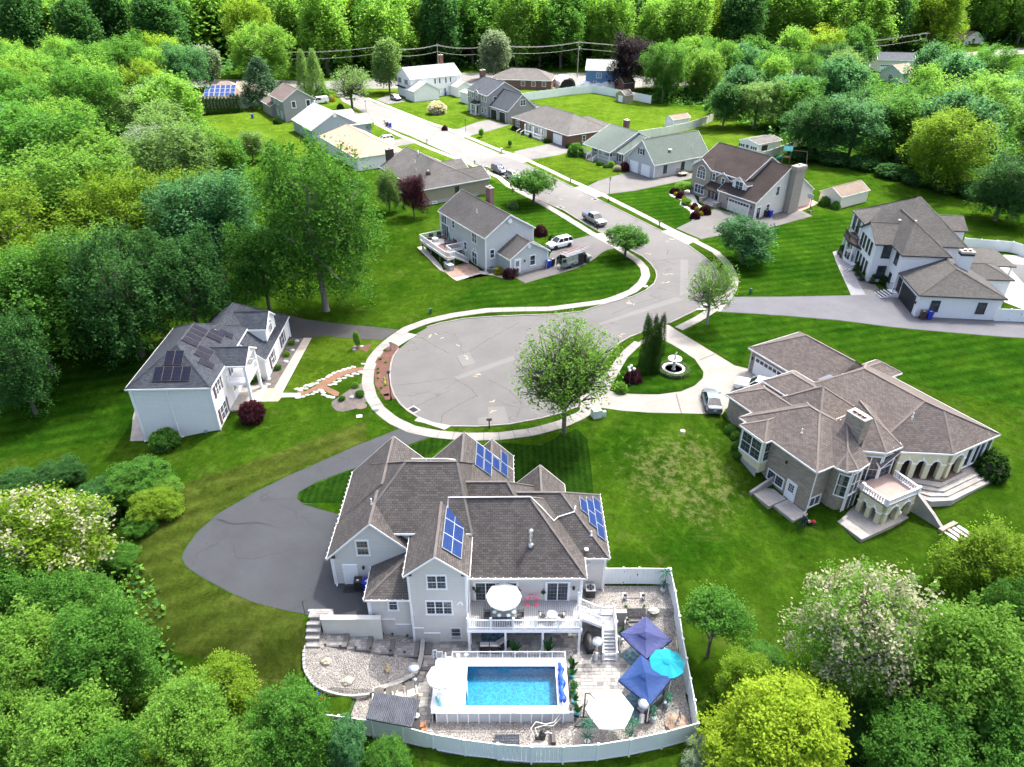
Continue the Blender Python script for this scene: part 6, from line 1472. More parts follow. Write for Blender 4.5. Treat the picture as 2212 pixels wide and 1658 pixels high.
# ------------------------------------------------------------------ patio heaters
def heater():
 t=thing('patio_heater','steel patio heater with mushroom top beside the deck stairs','patio heater',(6.45,35.0,ZP+.05),0,'steel mushroom patio heaters')
 b=B();b.lathe(0,0,[(.27,0),(.27,.06),(.21,.08),(.21,.62),(.13,.7),(.05,.74)],16);b.obj('gas_housing',STEEL,t,True)
 b=B();b.tube([(0,0,.7),(0,0,1.75)],.035,10);b.obj('pole',STEEL,t);b=B();b.lathe(0,0,[(.1,1.55),(.16,1.62),(.15,1.85),(.1,1.98)],14);b.obj('burner',STEEL,t,True)
 b=B();b.lathe(0,0,[(.44,2.02),(.43,2.06),(.28,2.15),(.1,2.2),(.02,2.21)],22);b.obj('reflector',STEEL,t,True);return t
hs=heater();dup(hs,(-7.15,32.75,ZP+.05),0,'steel patio heater with mushroom top behind the tan double chairs');dup(hs,(9.15,29.95,ZP),0,'steel patio heater with mushroom top in front of the deep blue canopy')
# ------------------------------------------------------------------ deck on the rear of the taupe house
dk=thing('rear_deck','grey boarded rear deck with white railings on tall white posts','deck',(0,0,0));DX0,DX1,DY0,DY1,DZ=-3.38,5.25,35.72,38.5,-.25
BRD=mat('grey_deck_board',(0.36,0.375,0.39),0.65,0.08,2.0,rnd=0.12)
nb=59;bw_=(DX1-DX0)/nb;b=B();b.box(0,(DY0+DY1)/2,-.04,bw_-.022,DY1-DY0,.04);bme=b.mesh('deck_board',BRD)
for i in range(nb):link('deck_board',bme,dk,(DX0+bw_*(i+.5),0,DZ))
b=B();b.box((DX0+DX1)/2,DY0-.03,DZ-.34,DX1-DX0+.1,.05,.32);b.obj('fascia',WHITE,dk);b=B();b.box((DX0+DX1)/2,(DY0+DY1)/2,DZ-.3,DX1-DX0-.02,DY1-DY0-.06,.24);b.obj('joist_frame',mat('dark_joists',(0.06,0.05,0.045),0.9),dk)
b=B();b.box(DX1+.03,(DY0+DY1)/2,DZ-.34,.05,DY1-DY0,.32);b.obj('fascia',WHITE,dk)
for x in(-3.28,-.5,2.35,5.15):b=B();b.box(x,DY0+.1,ZP,.16,.16,DZ-.34-ZP);b.box(x,DY0+.1,ZP,.24,.24,.12);b.obj('post',WHITE,dk)
def newel(x,y,z,h=1.15):b=B();b.box(x,y,z,.13,.13,h);b.box(x,y,z+h,.18,.18,.04);return b.obj('newel_post',WHITE,dk)
for x in(-3.32,-1.6,.1,1.8,3.5,5.2):newel(x,DY0+.06,DZ)
for y in(38.25,):newel(5.2,y,DZ);newel(-3.32,y,DZ)
def rails(pts,z,step=.13,h=.95):b=B();rail(b,[(p[0],p[1],p[2]if len(p)>2 else 0)for p in pts],z,h,w=.07,step=step);return tag(b.obj('railing',WHITE,dk),kind='stuff')
rails([(-3.32,DY0+.06),(5.2,DY0+.06)],DZ);rails([(5.2,DY0+.06),(5.2,36.85)],DZ);rails([(-3.32,DY0+.06),(-3.32,36.4)],DZ)
nst=6
for i in range(nst):b=B();b.box(5.42+.28*i,37.4,DZ-(1.05/nst)*(i+1)-.04,.3,1.0,.05);b.obj('stair_tread',BRD,dk)
for y in(36.88,37.92):
 b=B();b.bar((5.25,y,DZ-.2),(7.0,y,-1.45),.05,.26);b.obj('stringer',WHITE,dk)
 b=B();n_=14
 for zz in(.9,.15):b.bar((5.2,y,DZ+zz),(6.98,y,-1.3+zz),.07)
 for i in range(1,n_):t_=i/n_;b.bar((5.2+1.78*t_,y,DZ-1.05*t_+.15),(5.2+1.78*t_,y,DZ-1.05*t_+.9),.035)
 tag(b.obj('railing',WHITE,dk),kind='stuff')
b=B();b.box(7.5,37.2,-1.36,1.1,1.5,.08);b.obj('stair_landing',BRD,dk)
for x,y in((6.98,37.92),(8.02,37.92),(8.02,36.45),(6.98,36.45)):newel(x,y,-1.3,1.05)
rails([(6.98,37.92),(8.02,37.92),(8.02,36.45)],-1.3,.11)
for i in range(8):b=B();b.box(7.45,36.3-.19*i,-1.3-.17*(i+1),.98,.23,.05);b.box(7.45,36.4-.19*i,-1.3-.17*(i+1)-.0,.98,.02,.17);b.obj('stair_tread',BRD,dk)
for x in(6.95,7.98):
 b=B();b.bar((x,36.4,-1.5),(x,34.8,-2.75),.05,.26);b.obj('stringer',WHITE,dk);b=B()
 for zz in(.92,.15):b.bar((x,36.45,-1.3+zz),(x,34.85,-2.7+zz),.07)
 for i in range(1,12):t_=i/12;b.bar((x,36.45-1.6*t_,-1.3-1.4*t_+.15),(x,36.45-1.6*t_,-1.3-1.4*t_+.92),.035)
 tag(b.obj('railing',WHITE,dk),kind='stuff');newel(x,34.85,-2.75,1.0)
rails([(6.95,34.83),(7.98,34.83)],-2.75,.11,.8)
for x in(7.05,7.95):b=B();b.box(x,36.6,ZP,.12,.12,1.45);b.obj('post',WHITE,dk)
# ------------------------------------------------------------------ furniture
CHM=mat('dark_wicker',(0.055,0.058,0.062),0.8,0.2,9.0);TANP=mat('tan_resin',(0.42,0.38,0.33),0.6,0.08);CUSH=mat('grey_cushion',(0.36,0.37,0.38),0.85,0.08);CREAMC=mat('cream_cushion',(0.62,0.60,0.55),0.85,0.06)
def dchair(label,x,y,z,rz,m=CHM,group='dark wicker dining chairs on the deck'):
 t=thing('dining_chair',label,'chair',(x,y,z),rz,group)
 for sx in(-.2,.2):
  for sy in(-.2,.2):b=B();b.box(sx,sy,0,.04,.04,.42);b.obj('leg',m,t)
 b=B();b.box(0,0,.4,.48,.48,.07);b.obj('seat',m,t);b=B();b.box(0,.23,.44,.46,.05,.5,taper=.95);b.obj('backrest',m,t)
 for sx in(-.24,.24):b=B();b.bar((sx,-.2,.42),(sx,-.2,.64),.03);b.bar((sx,-.22,.64),(sx,.22,.64),.045);b.obj('armrest',m,t)
 return t
TX0,TY0=-.62,36.75
t=thing('dining_table','long grey dining table under the white octagonal umbrella','table',(TX0,TY0,DZ))
b=B();b.box(0,0,.7,1.9,1.0,.05);b.obj('tabletop',mat('slate_top',(0.16,0.17,0.17),0.5),t);b=B()
for sx in(-.8,.8):
 for sy in(-.4,.4):b.box(sx,sy,0,.06,.06,.7)
split('leg',b,CHM,t)
PLATE=mat('plate_white',(0.78,0.8,0.8),0.35);MATT=mat('teal_placemat',(0.08,0.40,0.42),0.7)
for k,(px,py)in enumerate(((-.72,-.05),(-.35,-.36),(.35,-.36),(.75,-.05))):
 s_=thing('place_setting',('round teal place setting at the left end of the deck table','round teal place setting left of centre on the near table edge','round teal place setting right of centre on the near table edge','round teal place setting at the right end of the deck table')[k],'plate',(TX0+px,TY0+py,DZ+.755),0,'teal place settings')
 b=B();b.lathe(0,0,[(.19,0),(.19,.006)],16);b.obj('placemat',MATT,s_);b=B();b.lathe(0,0,[(.09,.006),(.15,.02),(.13,.021),(.01,.012)],16);b.obj('plate',PLATE,s_)
for k,(x,y,a)in enumerate(((-1.9,36.75,90),(.66,36.75,-90),(-.97,36.05,180),(-.27,36.05,180),(-.97,37.45,0),(-.27,37.45,0))):
 dchair(('dark wicker chair at the left end of the deck table','dark wicker chair at the right end of the deck table','near left dark wicker chair pushed under the deck table','near right dark wicker chair pushed under the deck table','far left dark wicker chair in the shade of the octagonal umbrella','far right dark wicker chair in the shade of the octagonal umbrella')[k],x,y,DZ,R(a))
t=thing('bistro_table','round glass bistro table on curled iron legs at the right of the deck','table',(3.05,36.55,DZ));b=B();b.lathe(0,0,[(.42,.70),(.42,.715)],20);b.obj('glass_top',mat('pale_glass',(0.36,0.36,0.46),0.1,0.1,spec=.8),t);b=B()
for i in range(20):a,c=2*math.pi*i/20,2*math.pi*(i+1)/20;b.bar((.43*math.cos(a),.43*math.sin(a),.7),(.43*math.cos(c),.43*math.sin(c),.7),.025)
b.obj('rim',BLACK,t)
for i in range(4):a=math.pi/4+i*math.pi/2;b=B();b.tube([(.34*math.cos(a),.34*math.sin(a),0),(.12*math.cos(a),.12*math.sin(a),.35),(.3*math.cos(a),.3*math.sin(a),.7)],.016,6);b.obj('leg',BLACK,t)
for sx,lb in((-1,'black iron bistro chair with pillow at the left of the glass table'),(1,'black iron bistro chair with pillow at the right of the glass table')):
 t=thing('bistro_chair',lb,'chair',(3.05+sx*.72,36.6,DZ),R(90)*-sx,'iron bistro chairs')
 for a,c in((-.19,-.19),(.19,-.19),(-.19,.19),(.19,.19)):b=B();b.tube([(a*1.3,c*1.3,0),(a,c,.43)],.014,5);b.obj('leg',BLACK,t)
 b=B();b.lathe(0,0,[(.22,.42),(.22,.45)],14);b.obj('seat',BLACK,t);b=B();b.tube([(-.22,.18,.43),(-.24,.26,.75),(-.12,.3,.92),(.12,.3,.92),(.24,.26,.75),(.22,.18,.43)],.016,6)
 b.tube([(-.24,.2,.66),(-.27,-.15,.64)],.014,5);b.tube([(.24,.2,.66),(.27,-.15,.64)],.014,5);b.obj('backrest',BLACK,t);b=B();b.blob(0,.17,.62,.17,.07,.15,3,.1);b.obj('pillow',mat('leaf_print_pillow',(0.55,0.58,0.50),0.8,0.35,9.0),t,True)
PINK=mat('flamingo_pink',(0.80,0.17,0.24),0.5,0.08)
for k,(x,sg)in enumerate(((1.2,1),(1.92,-1))):
 t=thing('flamingo_figure',('pink flamingo figure on a round base facing right','pink flamingo figure on a round base facing left')[k],'garden figure',(x,38.05,DZ),0 if sg>0 else math.pi,'pair of pink flamingos')
 b=B();b.lathe(0,0,[(.21,0),(.21,.03),(.05,.05)],16);b.obj('base',PINK,t);b=B();b.tube([(0,0,.04),(0,0,.62)],.016,6);b.obj('leg',PINK,t)
 b=B();b.blob(-.02,0,.74,.24,.11,.14,2,.08,12,8);b.obj('body',PINK,t,True);b=B();b.tube([(.16,0,.78),(.25,0,.92),(.16,0,1.06),(.12,0,1.18),(.2,0,1.25),(.28,0,1.22)],[.05,.04,.032,.034,.055,.04],8);b.obj('neck',PINK,t,True)
 b=B();b.tube([(.28,0,1.22),(.35,0,1.16),(.34,0,1.11)],[.032,.022,.006],6);b.obj('beak',BLACK,t)
# ------------------------------------------------------------------ potted plants
PGREEN=leafmat('glossy_leaf',(0.018,0.075,0.022),(0.05,0.15,0.04),.2);PALMG=leafmat('palm_frond',(0.02,0.085,0.055),(0.055,0.16,0.10),.2);TERQ=mat('turquoise_pot',(0.03,0.26,0.30),0.35);WPOT=mat('white_pot',(0.7,0.7,0.7),0.4);BPOT=mat('black_pot',(0.02,0.02,0.02),0.4);BLUPOT=mat('pale_blue_pot',(0.42,0.53,0.58),0.5)
def blade(b,base,az,L_,w,up,droop,seg=4):
 d=Vector((math.cos(az),math.sin(az),0));sd_=Vector((-d.y,d.x,0));pts=[]
 for i in range(seg+1):
  t_=i/seg;p=Vector(base)+d*(L_*t_*math.cos(up))+Vector((0,0,L_*t_*math.sin(up)-droop*t_*t_));ww=w*(math.sin(math.pi*min(1,.12+.85*t_))+.02);pts.append((p-sd_*ww,p,p+sd_*ww))
 vs=[q for r_ in pts for q in(r_[0],r_[1]-Vector((0,0,w*.25)),r_[2])];fs=[]
 for i in range(seg):o=i*3;fs+=[(o,o+1,o+4,o+3),(o+1,o+2,o+5,o+4)]
 b.add(vs,fs)
def tone(me,seed=0):
 a=me.attributes.new('tone','FLOAT','POINT');r_=np.random.default_rng(seed).random(len(me.vertices));a.data.foreach_set('value',r_.astype(np.float32));return me
def potplant(label,x,y,z,pot,kind,s=1.0,ph=.35,pr=.2,group=None,name='potted_plant'):
 t=thing(name,label,'potted plant',(x,y,z),rng.uniform(0,6),group)
 b=B();b.lathe(0,0,[(pr*.75,0),(pr*.8,.03),(pr,ph),(pr*1.08,ph),(pr*1.08,ph-.05),(pr*.85,ph-.05),(.01,ph-.06)],14);b.obj('pot',pot,t,True)
 b=B();r_=random.Random(x*13+y)
 if kind=='broad':
  for i in range(11):a=i*2.4+r_.uniform(-.3,.3);L_=s*r_.uniform(.6,1.0);blade(b,(0,0,ph),a,L_,.11*s,r_.uniform(.9,1.35),L_*.15)
 elif kind=='bushy':
  for i in range(34):a=i*2.4;L_=s*r_.uniform(.3,.55);blade(b,(0,0,ph+r_.uniform(0,.2)),a,L_,.06*s,r_.uniform(.2,1.3),L_*.4,3)
 elif kind=='palm':
  h=1.25*s
  st=B();st.tube([(0,0,ph),(.1*s,0,ph+h*.5),(.02,.05,ph+h)],.035,6);st.tube([(0,0,ph),(-.05*s,.08,ph+h*.28)],.03,6);st.obj('stem',mat('palm_stem',(0.06,0.05,0.04),0.9),t)
  for i in range(13):blade(b,(.02,.05,ph+h),i*2.4,.55*s,.05,r_.uniform(.1,.9),.32*s)
  for i in range(9):blade(b,(-.05*s,.08,ph+h*.28),i*2.4,.4*s,.045,r_.uniform(.2,.9),.22*s)
 link('leaves',tone(b.mesh('leaves',PALMG if kind=='palm' else PGREEN),3),t);return t
for k,(x,y,kd,s,pot)in enumerate(((4.55,34.1,'broad',1.15,BPOT),(4.45,33.35,'broad',.9,TERQ),(4.5,32.4,'bushy',1.1,TERQ),(4.42,31.9,'bushy',.7,TERQ),(4.5,31.25,'broad',.85,TERQ),(4.62,30.35,'broad',1.0,TERQ))):
 potplant(('tall broad leaved plant in a black pot at the pool corner nearest the house','broad leaved plant second along the right pool wall','bushy flowering plant in a wide turquoise pot beside the pool','small bushy plant in a turquoise pot beside the pool','broad leaved plant in a turquoise pot below the small bushy one','broad leaved plant in a turquoise pot at the near end of the pool row')[k],x,y,ZP,pot,kd,s,group='pots along the right pool wall')
for lb,x,y in(('potted palm behind the second deck post from the left',.15,35.35),('potted palm behind the third deck post from the left',2.75,35.4)):potplant(lb,x,y,ZP+.05,WPOT,'broad',1.3,.35,.17,'palms under the deck')
potplant('leafy plant in a white urn at the foot of the upper wall',8.55,36.6,ZP,WPOT,'broad',1.2,.55,.26)
for lb,x,y,z,s,pt in(('artificial palm in the far corner of the fence',12.35,40.35,-1.35,1.5,WPOT),('artificial palm in the gravel before the white cantilever umbrella',5.15,28.3,ZP,1.5,WPOT),('artificial palm in black pot right of the white cantilever umbrella',8.1,28.4,ZP,1.45,BPOT),('artificial palm in pale blue pot beside the deep blue canopy corner',9.95,29.9,ZP,.75,BLUPOT),('artificial palm in pale blue pot by the right fence',11.1,31.0,ZP,.75,BLUPOT)):potplant(lb,x,y,z,pt,'palm',s,.5 if pt is BLUPOT else.3,.2,'artificial palms')
for lb,x,y,z in(('hanging basket left of the wide sliding door',-2.72,38.3,1.05),('hanging basket right of the wide sliding door',.5,38.3,1.1),('hanging basket left of the narrow sliding door',2.45,38.3,.9)):
 t=thing('hanging_basket',lb,'hanging basket',(x,y,z),0,'hanging baskets on the deck wall');b=B();b.lathe(0,0,[(.05,-.2),(.16,-.05),(.17,0)],10);b.obj('basket',BLACK,t);b=B()
 for i in range(16):blade(b,(0,0,0),i*2.4,.28,.05,.5+(i%3)*.3,.25,3)
 link('leaves',tone(b.mesh('leaves',PGREEN)),t);b=B()
 for a in(0,2.1,4.2):b.bar((.16*math.cos(a),.16*math.sin(a),0),(0,0,.45),.01)
 b.obj('chain',BLACK,t)
# ------------------------------------------------------------------ chairs, sofas, grill, pavilion
def adirondack(label,x,y,rz,cush):
 t=thing('double_adirondack',label,'chair',(x,y,ZP+.05),rz,'tan double adirondack chairs')
 for sx in(-.42,.42):
  for i in range(5):b=B();bx=sx+(i-2)*.135;b.bar((bx,.22,.36),(bx*1.0,.5,1.0-.05*abs(i-2)),.12,.03);b.obj('back_slat',TANP,t)
  for i in range(4):b=B();b.box(sx,-.35+i*.15,.34-.0*i,.7,.13,.03);b.obj('seat_slat',TANP,t)
  if cush:b=B();b.box(sx,-.08,.37,.62,.6,.1,taper=.93);b.obj('cushion',CREAMC,t)
 for sx in(-.86,0,.86):b=B();b.box(sx,-.05,.56,.13,.75,.03);b.bar((sx,-.36,0),(sx,-.36,.56),.07);b.bar((sx,.3,0),(sx,.3,.56),.07);b.obj('armrest',TANP,t)
 return t
adirondack('tan double adirondack seat without cushions at the left',-9.15,31.45,R(8),False);adirondack('tan double adirondack seat with cream cushions beside the heater',-7.75,31.75,R(16),True)
t=thing('tall_deck_chair','white tall resin chair under the scalloped umbrella','chair',(-4.95,30.95,ZP+ZD),R(180));
for sx in(-.27,.27):
 for sy in(-.27,.27):b=B();b.box(sx,sy,0,.07,.07,.75);b.obj('leg',WHITE,t)
b=B();b.box(0,0,.5,.62,.6,.05);b.obj('seat',WHITE,t)
for i in range(5):b=B();b.bar((-.24+i*.12,.28,.55),(-.24+i*.12,.45,1.15),.1,.025);b.obj('back_slat',WHITE,t)
b=B();b.box(0,-.02,.32,.55,.3,.04);b.obj('foot_rest',WHITE,t)
def sofa(name,label,segs,m,cm,z=ZP+.05):
 t=thing(name,label,'sofa',(segs[0][0],segs[0][1],z))
 for(x,y,L_,a)in segs:
  b=B();b.at(x-segs[0][0],y-segs[0][1],0,R(a));b.box(0,0,.08,L_,.78,.26);b.obj('base',m,t);b=B();b.at(x-segs[0][0],y-segs[0][1],0,R(a));b.box(0,.36,.08,L_,.12,.68);b.obj('backrest',m,t);k=max(1,round(L_/.75))
  for i in range(k):b=B();b.at(x-segs[0][0],y-segs[0][1],0,R(a));b.box((i+.5-k/2)*L_/k,-.05,.34,L_/k-.03,.66,.13,taper=.95);b.obj('cushion',cm,t)
  for i in range(k):b=B();b.at(x-segs[0][0],y-segs[0][1],0,R(a));b.box((i+.5-k/2)*L_/k,.24,.47,L_/k-.06,.13,.34,taper=.9);b.obj('back_cushion',cm,t)
 return t
sofa('sectional_sofa','black framed sectional sofa with pale cushions in the shade under the deck',[(-1.75,35.8,1.5,180),(-.75,36.15,.8,215)],BLACK,CREAMC)
sofa('wicker_sofa','dark wicker sectional under the deep blue canopy',[(9.9,31.0,2.0,-140),(10.4,32.3,1.5,-70)],CHM,CUSH,ZP)
sofa('wicker_sofa','dark wicker sofa under the purple-blue canopy by the fence',[(11.5,35.2,1.9,-60)],CHM,CUSH,ZP)
RUG=mat('leaf_print_rug',(0.10,0.18,0.22),0.9,0.75,3.0);
for lb,q in(('leaf patterned rug under the deep blue canopy',[(7.7,31.2),(8.9,29.9),(10.9,31.6),(9.6,33.0)]),('leaf patterned rug under the purple-blue canopy',[(8.3,35.3),(9.6,33.6),(11.4,35.0),(10.3,36.9)]),('striped blue rug under the deck sofa',[(-2.4,36.3),(-.6,36.3),(-.6,37.6),(-2.4,37.6)])):
 b=B();b.prism(q,ZP+.06,ZP+.075);single('outdoor_rug',b,RUG,lb,'rug')
t=thing('hot_tub','clear domed inflatable spa with grey seats behind the white umbrella','hot tub',(6.35,30.95,ZP+.05));b=B();b.lathe(0,0,[(.9,0),(.98,.12),(.98,.5),(.9,.62),(.72,.62),(.7,.3),(.01,.3)],22);b.obj('shell',mat('pale_spa_shell',(0.42,0.43,0.44),0.4),t,True);b=B();b.lathe(0,0,[(.7,.45),(.001,.45)],22);b.obj('spa_water',mat('spa_water',(0.06,0.10,0.12),0.08),t)
b=B();b.blob(0,0,.62,.42,.95,.55,5,.12,12,8,z_min=-.75);b.box(0,.1,0,.5,1.4,.5)
single('covered_grill',b,mat('black_cover',(0.014,0.014,0.015),0.6,0.3,4.0),'long grill under a black fitted cover beside the stairs','grill',(5.95,36.0,ZP+.05),R(6),smooth=False)
t=thing('air_conditioner','square outdoor air conditioner on the upper gravel by the house','air conditioner',(6.35,39.95,-1.3));b=B();b.box(0,0,0,.78,.78,.06);b.obj('pad',CONC,t);b=B();b.box(0,0,.06,.74,.74,.8);b.obj('casing',BLACK,t)
b=B();b.box(0,0,.86,.78,.78,.06);b.obj('top_cover',mat('light_grey_metal',(0.55,0.56,0.57),0.5),t);b=B();b.lathe(0,0,[(.3,.925),(.3,.93)],20);b.obj('fan_opening',DARK,t)
for i in range(4):a=i*math.pi/2+.4;b=B();b.add([(0,0,.935),(.28*math.cos(a),.28*math.sin(a),.94),(.28*math.cos(a+.7),.28*math.sin(a+.7),.95)],[(0,1,2)]);b.obj('fan_blade',mat('fan_grey',(0.2,0.21,0.22),0.4),t)
# corrugated bar pavilion
pv=thing('bar_pavilion','wooden bar pavilion with dark corrugated sloping roof by the fence','pavilion',(-8.1,29.3,ZP))
RC=[Vector((-9.47+8.1,30.39-29.3,2.55)),Vector((-6.35+8.1,29.83-29.3,2.55)),Vector((-6.74+8.1,28.14-29.3,2.15)),Vector((-9.87+8.1,28.75-29.3,2.15))]
b=B();n=24;vs=[]
for i in range(2*n+1):
 t_=i/(2*n);off=.055 if i%2 else 0
 vs+=[RC[0].lerp(RC[1],t_)+Vector((0,0,off)),RC[3].lerp(RC[2],t_)+Vector((0,0,off))]
b.add(vs,[(2*i,2*i+1,2*i+3,2*i+2)for i in range(2*n)]);b.obj('corrugated_roof',mat('dark_corrugated_steel',(0.075,0.082,0.10),0.45,0.35,1.2),pv)
b=B()
for a,c in((0,1),(1,2),(2,3),(3,0)):b.bar(RC[a]-Vector((0,0,.06)),RC[c]-Vector((0,0,.06)),.08,.14)
b.obj('roof_frame',mat('dark_corrugated_edge',(0.05,0.06,0.075),0.5),pv)
for p in RC:b=B();b.box(p.x*.9,p.y*(.9 if p.y>0 else.45),0,.12,.12,p.z-.1);b.obj('post',WOOD,pv)
b=B();b.box(1.35,-.1,0,.5,1.1,1.0);b.box(1.4,-.1,1.0,.75,1.2,.05,m=1);b.obj('bar_counter',[WOOD,BLACK],pv);b=B();b.at(0,0,0,R(-10));b.box(-.1,-.1,0,2.3,.4,.95);b.box(-.1,-.1,.95,2.4,.5,.04,m=1);b.obj('back_counter',[mat('lime_panel',(0.16,0.34,0.06),0.6),BLACK],pv)
for k,(x,y)in enumerate(((-6.15,29.15),(-6.05,28.7))):
 t=thing('bar_stool',('wooden bar stool nearer the pool at the pavilion counter','wooden bar stool nearer the fence at the pavilion counter')[k],'stool',(x,y,ZP+.05),0,'wooden bar stools')
 for a,c in((-.14,-.14),(.14,-.14),(-.14,.14),(.14,.14)):b=B();b.bar((a*1.25,c*1.25,0),(a,c,.68),.03);b.obj('leg',BLACK,t)
 b=B();b.box(0,0,.68,.38,.36,.05);b.obj('seat',mat('orange_wood',(0.34,0.15,0.055),0.55),t);b=B();b.box(.17,0,.73,.04,.36,.28);b.obj('backrest',mat('orange_wood',(0.34,0.15,0.055)),t)
b=B();b.blob(0,0,.16,.2,.2,.2,1,.12);single('wall_speaker_fan',b,WHITE,'small white appliance on the pavilion counter end','appliance',(-6.6,29.55,ZP+1.05))
# boulders, fan, lanterns, stone stair
BOUL=mat('tan_boulder',(0.46,0.38,0.28),0.9,0.3,3.0,bmp=.4);
for k,(q,r_)in enumerate(((zb(380,552),(.36,.26,.22)),(zb(922,615),(.2,.34,.22)),(zb(572,725),(.42,.32,.28)))):
 p=G(q);b=B();b.blob(0,0,.1,*r_,k+1,.28,14,10,f=1.8);single('boulder',b,[BOUL,mat('ochre_boulder',(0.33,0.26,0.15),0.9,0.3,4.0),mat('cream_boulder',(0.55,0.49,0.40),0.9,0.2,3.0)][k],('tan boulder nearest the path on the gravel','upright ochre boulder on the gravel near the heater','cream boulder on the lower gravel near the edging')[k],'boulder',(p.x,p.y,p.z))
b=B();b.blob(0,0,.12,.85,.8,.35,7,.25,18,10,f=1.6);single('boulder',b,mat('brown_boulder',(0.30,0.22,0.16),0.9,0.3,2.5,bmp=.4),'large flat brown boulder carrying a pedestal fan','boulder',(11.55,29.45,ZP),R(30))
b=B();b.blob(0,0,.1,.55,.42,.2,9,.25,14,8);single('boulder',b,mat('cream_boulder',(0.55,0.49,0.40)),'cream boulder beside the stone garden stairs','boulder',(11.35,38.6,-1.55))
t=thing('pedestal_fan','black pedestal fan standing on the flat boulder','fan',(11.5,29.5,ZP+.45));b=B();b.lathe(0,0,[(.24,0),(.24,.04),(.03,.07)],14);b.obj('base',BLACK,t);b=B();b.tube([(0,0,.05),(0.06,0,.75)],.02,6);b.obj('pole',BLACK,t)
b=B()
for r_ in(.08,.16,.24):
 for i in range(14):a,c=2*math.pi*i/14,2*math.pi*(i+1)/14;b.bar((.1+.02,r_*math.cos(a),.85+r_*math.sin(a)),(.12,r_*math.cos(c),.85+r_*math.sin(c)),.014)
b.obj('guard',BLACK,t)
for i in range(4):a=i*1.57;b=B();b.add([(.1,0,.85),(.08,.22*math.cos(a),.85+.22*math.sin(a)),(.12,.22*math.cos(a+.8),.85+.22*math.sin(a+.8))],[(0,1,2)]);b.obj('fan_blade',BLACK,t)
gs=thing('garden_stairs','grey stone garden stairs between low side walls on the upper gravel','stairs',(0,0,0));
for i in range(8):b=B();b.box(9.85,39.75-.3*i,-2.8,1.12,.34,1.55-.19*i);b.obj('stone_step',mat('garden_step_stone',(0.20,0.185,0.175),0.85,0.12,3.0,rnd=.15),gs)
for x in(9.12,10.58):
 for i in range(3):b=B();b.box(x,39.75-i*.85,-2.8,.34,.8,1.6-.42*i);b.obj('side_wall',mat('pale_coping',(0.42,0.41,0.39),0.85,0.1,2.0),gs)
for k,(x,y,z)in enumerate(((9.12,39.45,-1.2),(10.58,39.45,-1.2),(9.15,37.75,-2.05),(10.58,37.75,-2.05),(11.75,36.6,-2.6))):
 t=thing('lantern',('black lantern on the left wall at the top of the stone stairs','black lantern on the right wall at the top of the stone stairs','black lantern on the left wall at the foot of the stone stairs','black lantern on the right wall at the foot of the stone stairs','black lantern beside the purple-blue canopy corner')[k],'lantern',(x,y,z),0,'black lanterns');b=B();b.box(0,0,0,.24,.24,.04);b.box(0,0,.42,.26,.26,.03);b.lathe(0,0,[(.16,.45),(.03,.56)],4)
 for a in(-.1,.1):
  for c in(-.1,.1):b.box(a,c,.04,.025,.025,.38)
 b.obj('frame',BLACK,t);b=B();b.tube([(0,0,.04),(0,0,.22)],.05,8);b.obj('candle',WHITE,t)
for k,x in enumerate((9.12,10.58)):potplant(('small planter on the left wall halfway up the stone stairs','small planter on the right wall halfway up the stone stairs')[k],x,38.75,-1.62,BLUPOT,'bushy',.5,.2,.13)
# path lights
for k,q in enumerate([zb(x,y)for x,y in((415,280),(540,285),(676,300),(805,308),(968,325),(1100,338),(1230,358),(375,420),(508,430),(643,445),(773,450),(952,470),(1075,482),(1200,500))]):
 p=G(q);t=thing('path_light',('first','second','third','fourth','fifth','sixth','seventh')[k%7]+(' black path light from the driveway on the house side of the stepped path' if k<7 else ' black path light from the driveway on the gravel side of the stepped path'),'path light',(p.x,p.y,p.z),0,'black path lights beside the stepped path');b=B();b.tube([(0,0,-.05),(0,0,.3)],.018,5);b.obj('stake',BLACK,t);b=B();b.lathe(0,0,[(.1,.27),(.11,.31),(.02,.38)],8);b.obj('hood',BLACK,t)
for k,q in enumerate((zb(190,120),zb(180,430))):
 p=G(q);b=B();b.tube([(0,0,0),(0,0,1.3)],.022,5);b.tube([(0,0,1.3),(.14,0,1.42),(.24,0,1.3)],.018,5);single('shepherd_hook',b,BLACK,('black shepherd hook at the driveway corner','black shepherd hook beside the lower landing')[k],'garden hook',(p.x,p.y,p.z))
# pool equipment and boxes
t=thing('pool_pump','black pool filter tank and pump with white hoses','pool pump',(1.95,28.6,ZP));b=B();b.box(-.1,-.1,0,1.2,.8,.05);b.obj('pad',CONC,t);b=B();b.lathe(.15,.05,[(.2,.05),(.24,.1),(.24,.5),(.2,.62),(.08,.68),(.08,.78)],14);b.obj('filter_tank',BLACK,t,True)
b=B();b.tube([(-.35,-.1,.25),(.0,-.1,.25)],.12,10);b.lathe(-.3,-.1,[(.1,.3),(.1,.5),(.03,.52)],10);b.obj('pump',BLACK,t);HOSE=mat('white_hose',(0.66,0.64,0.58),0.5)
for pts in(((-.45,0,.4),(-.65,.3,.7),(-.3,.7,.85),(.4,.55,.8),(1.0,.8,.7),(1.5,1.4,.9)),((-.2,0,.45),(-.35,.4,.6),(.2,.55,.65),(.9,.6,.55),(1.6,1.3,.6)),((.3,0,.65),(.55,.1,.6),(.8,.05,.5))):b=B();b.tube(pts,.035,6);b.obj('hose',HOSE,t)
b=B();b.box(0,0,0,.28,1.0,.5);single('control_box',b,BLACK,'narrow black equipment box beside the pool pump','box',(2.85,28.55,ZP))
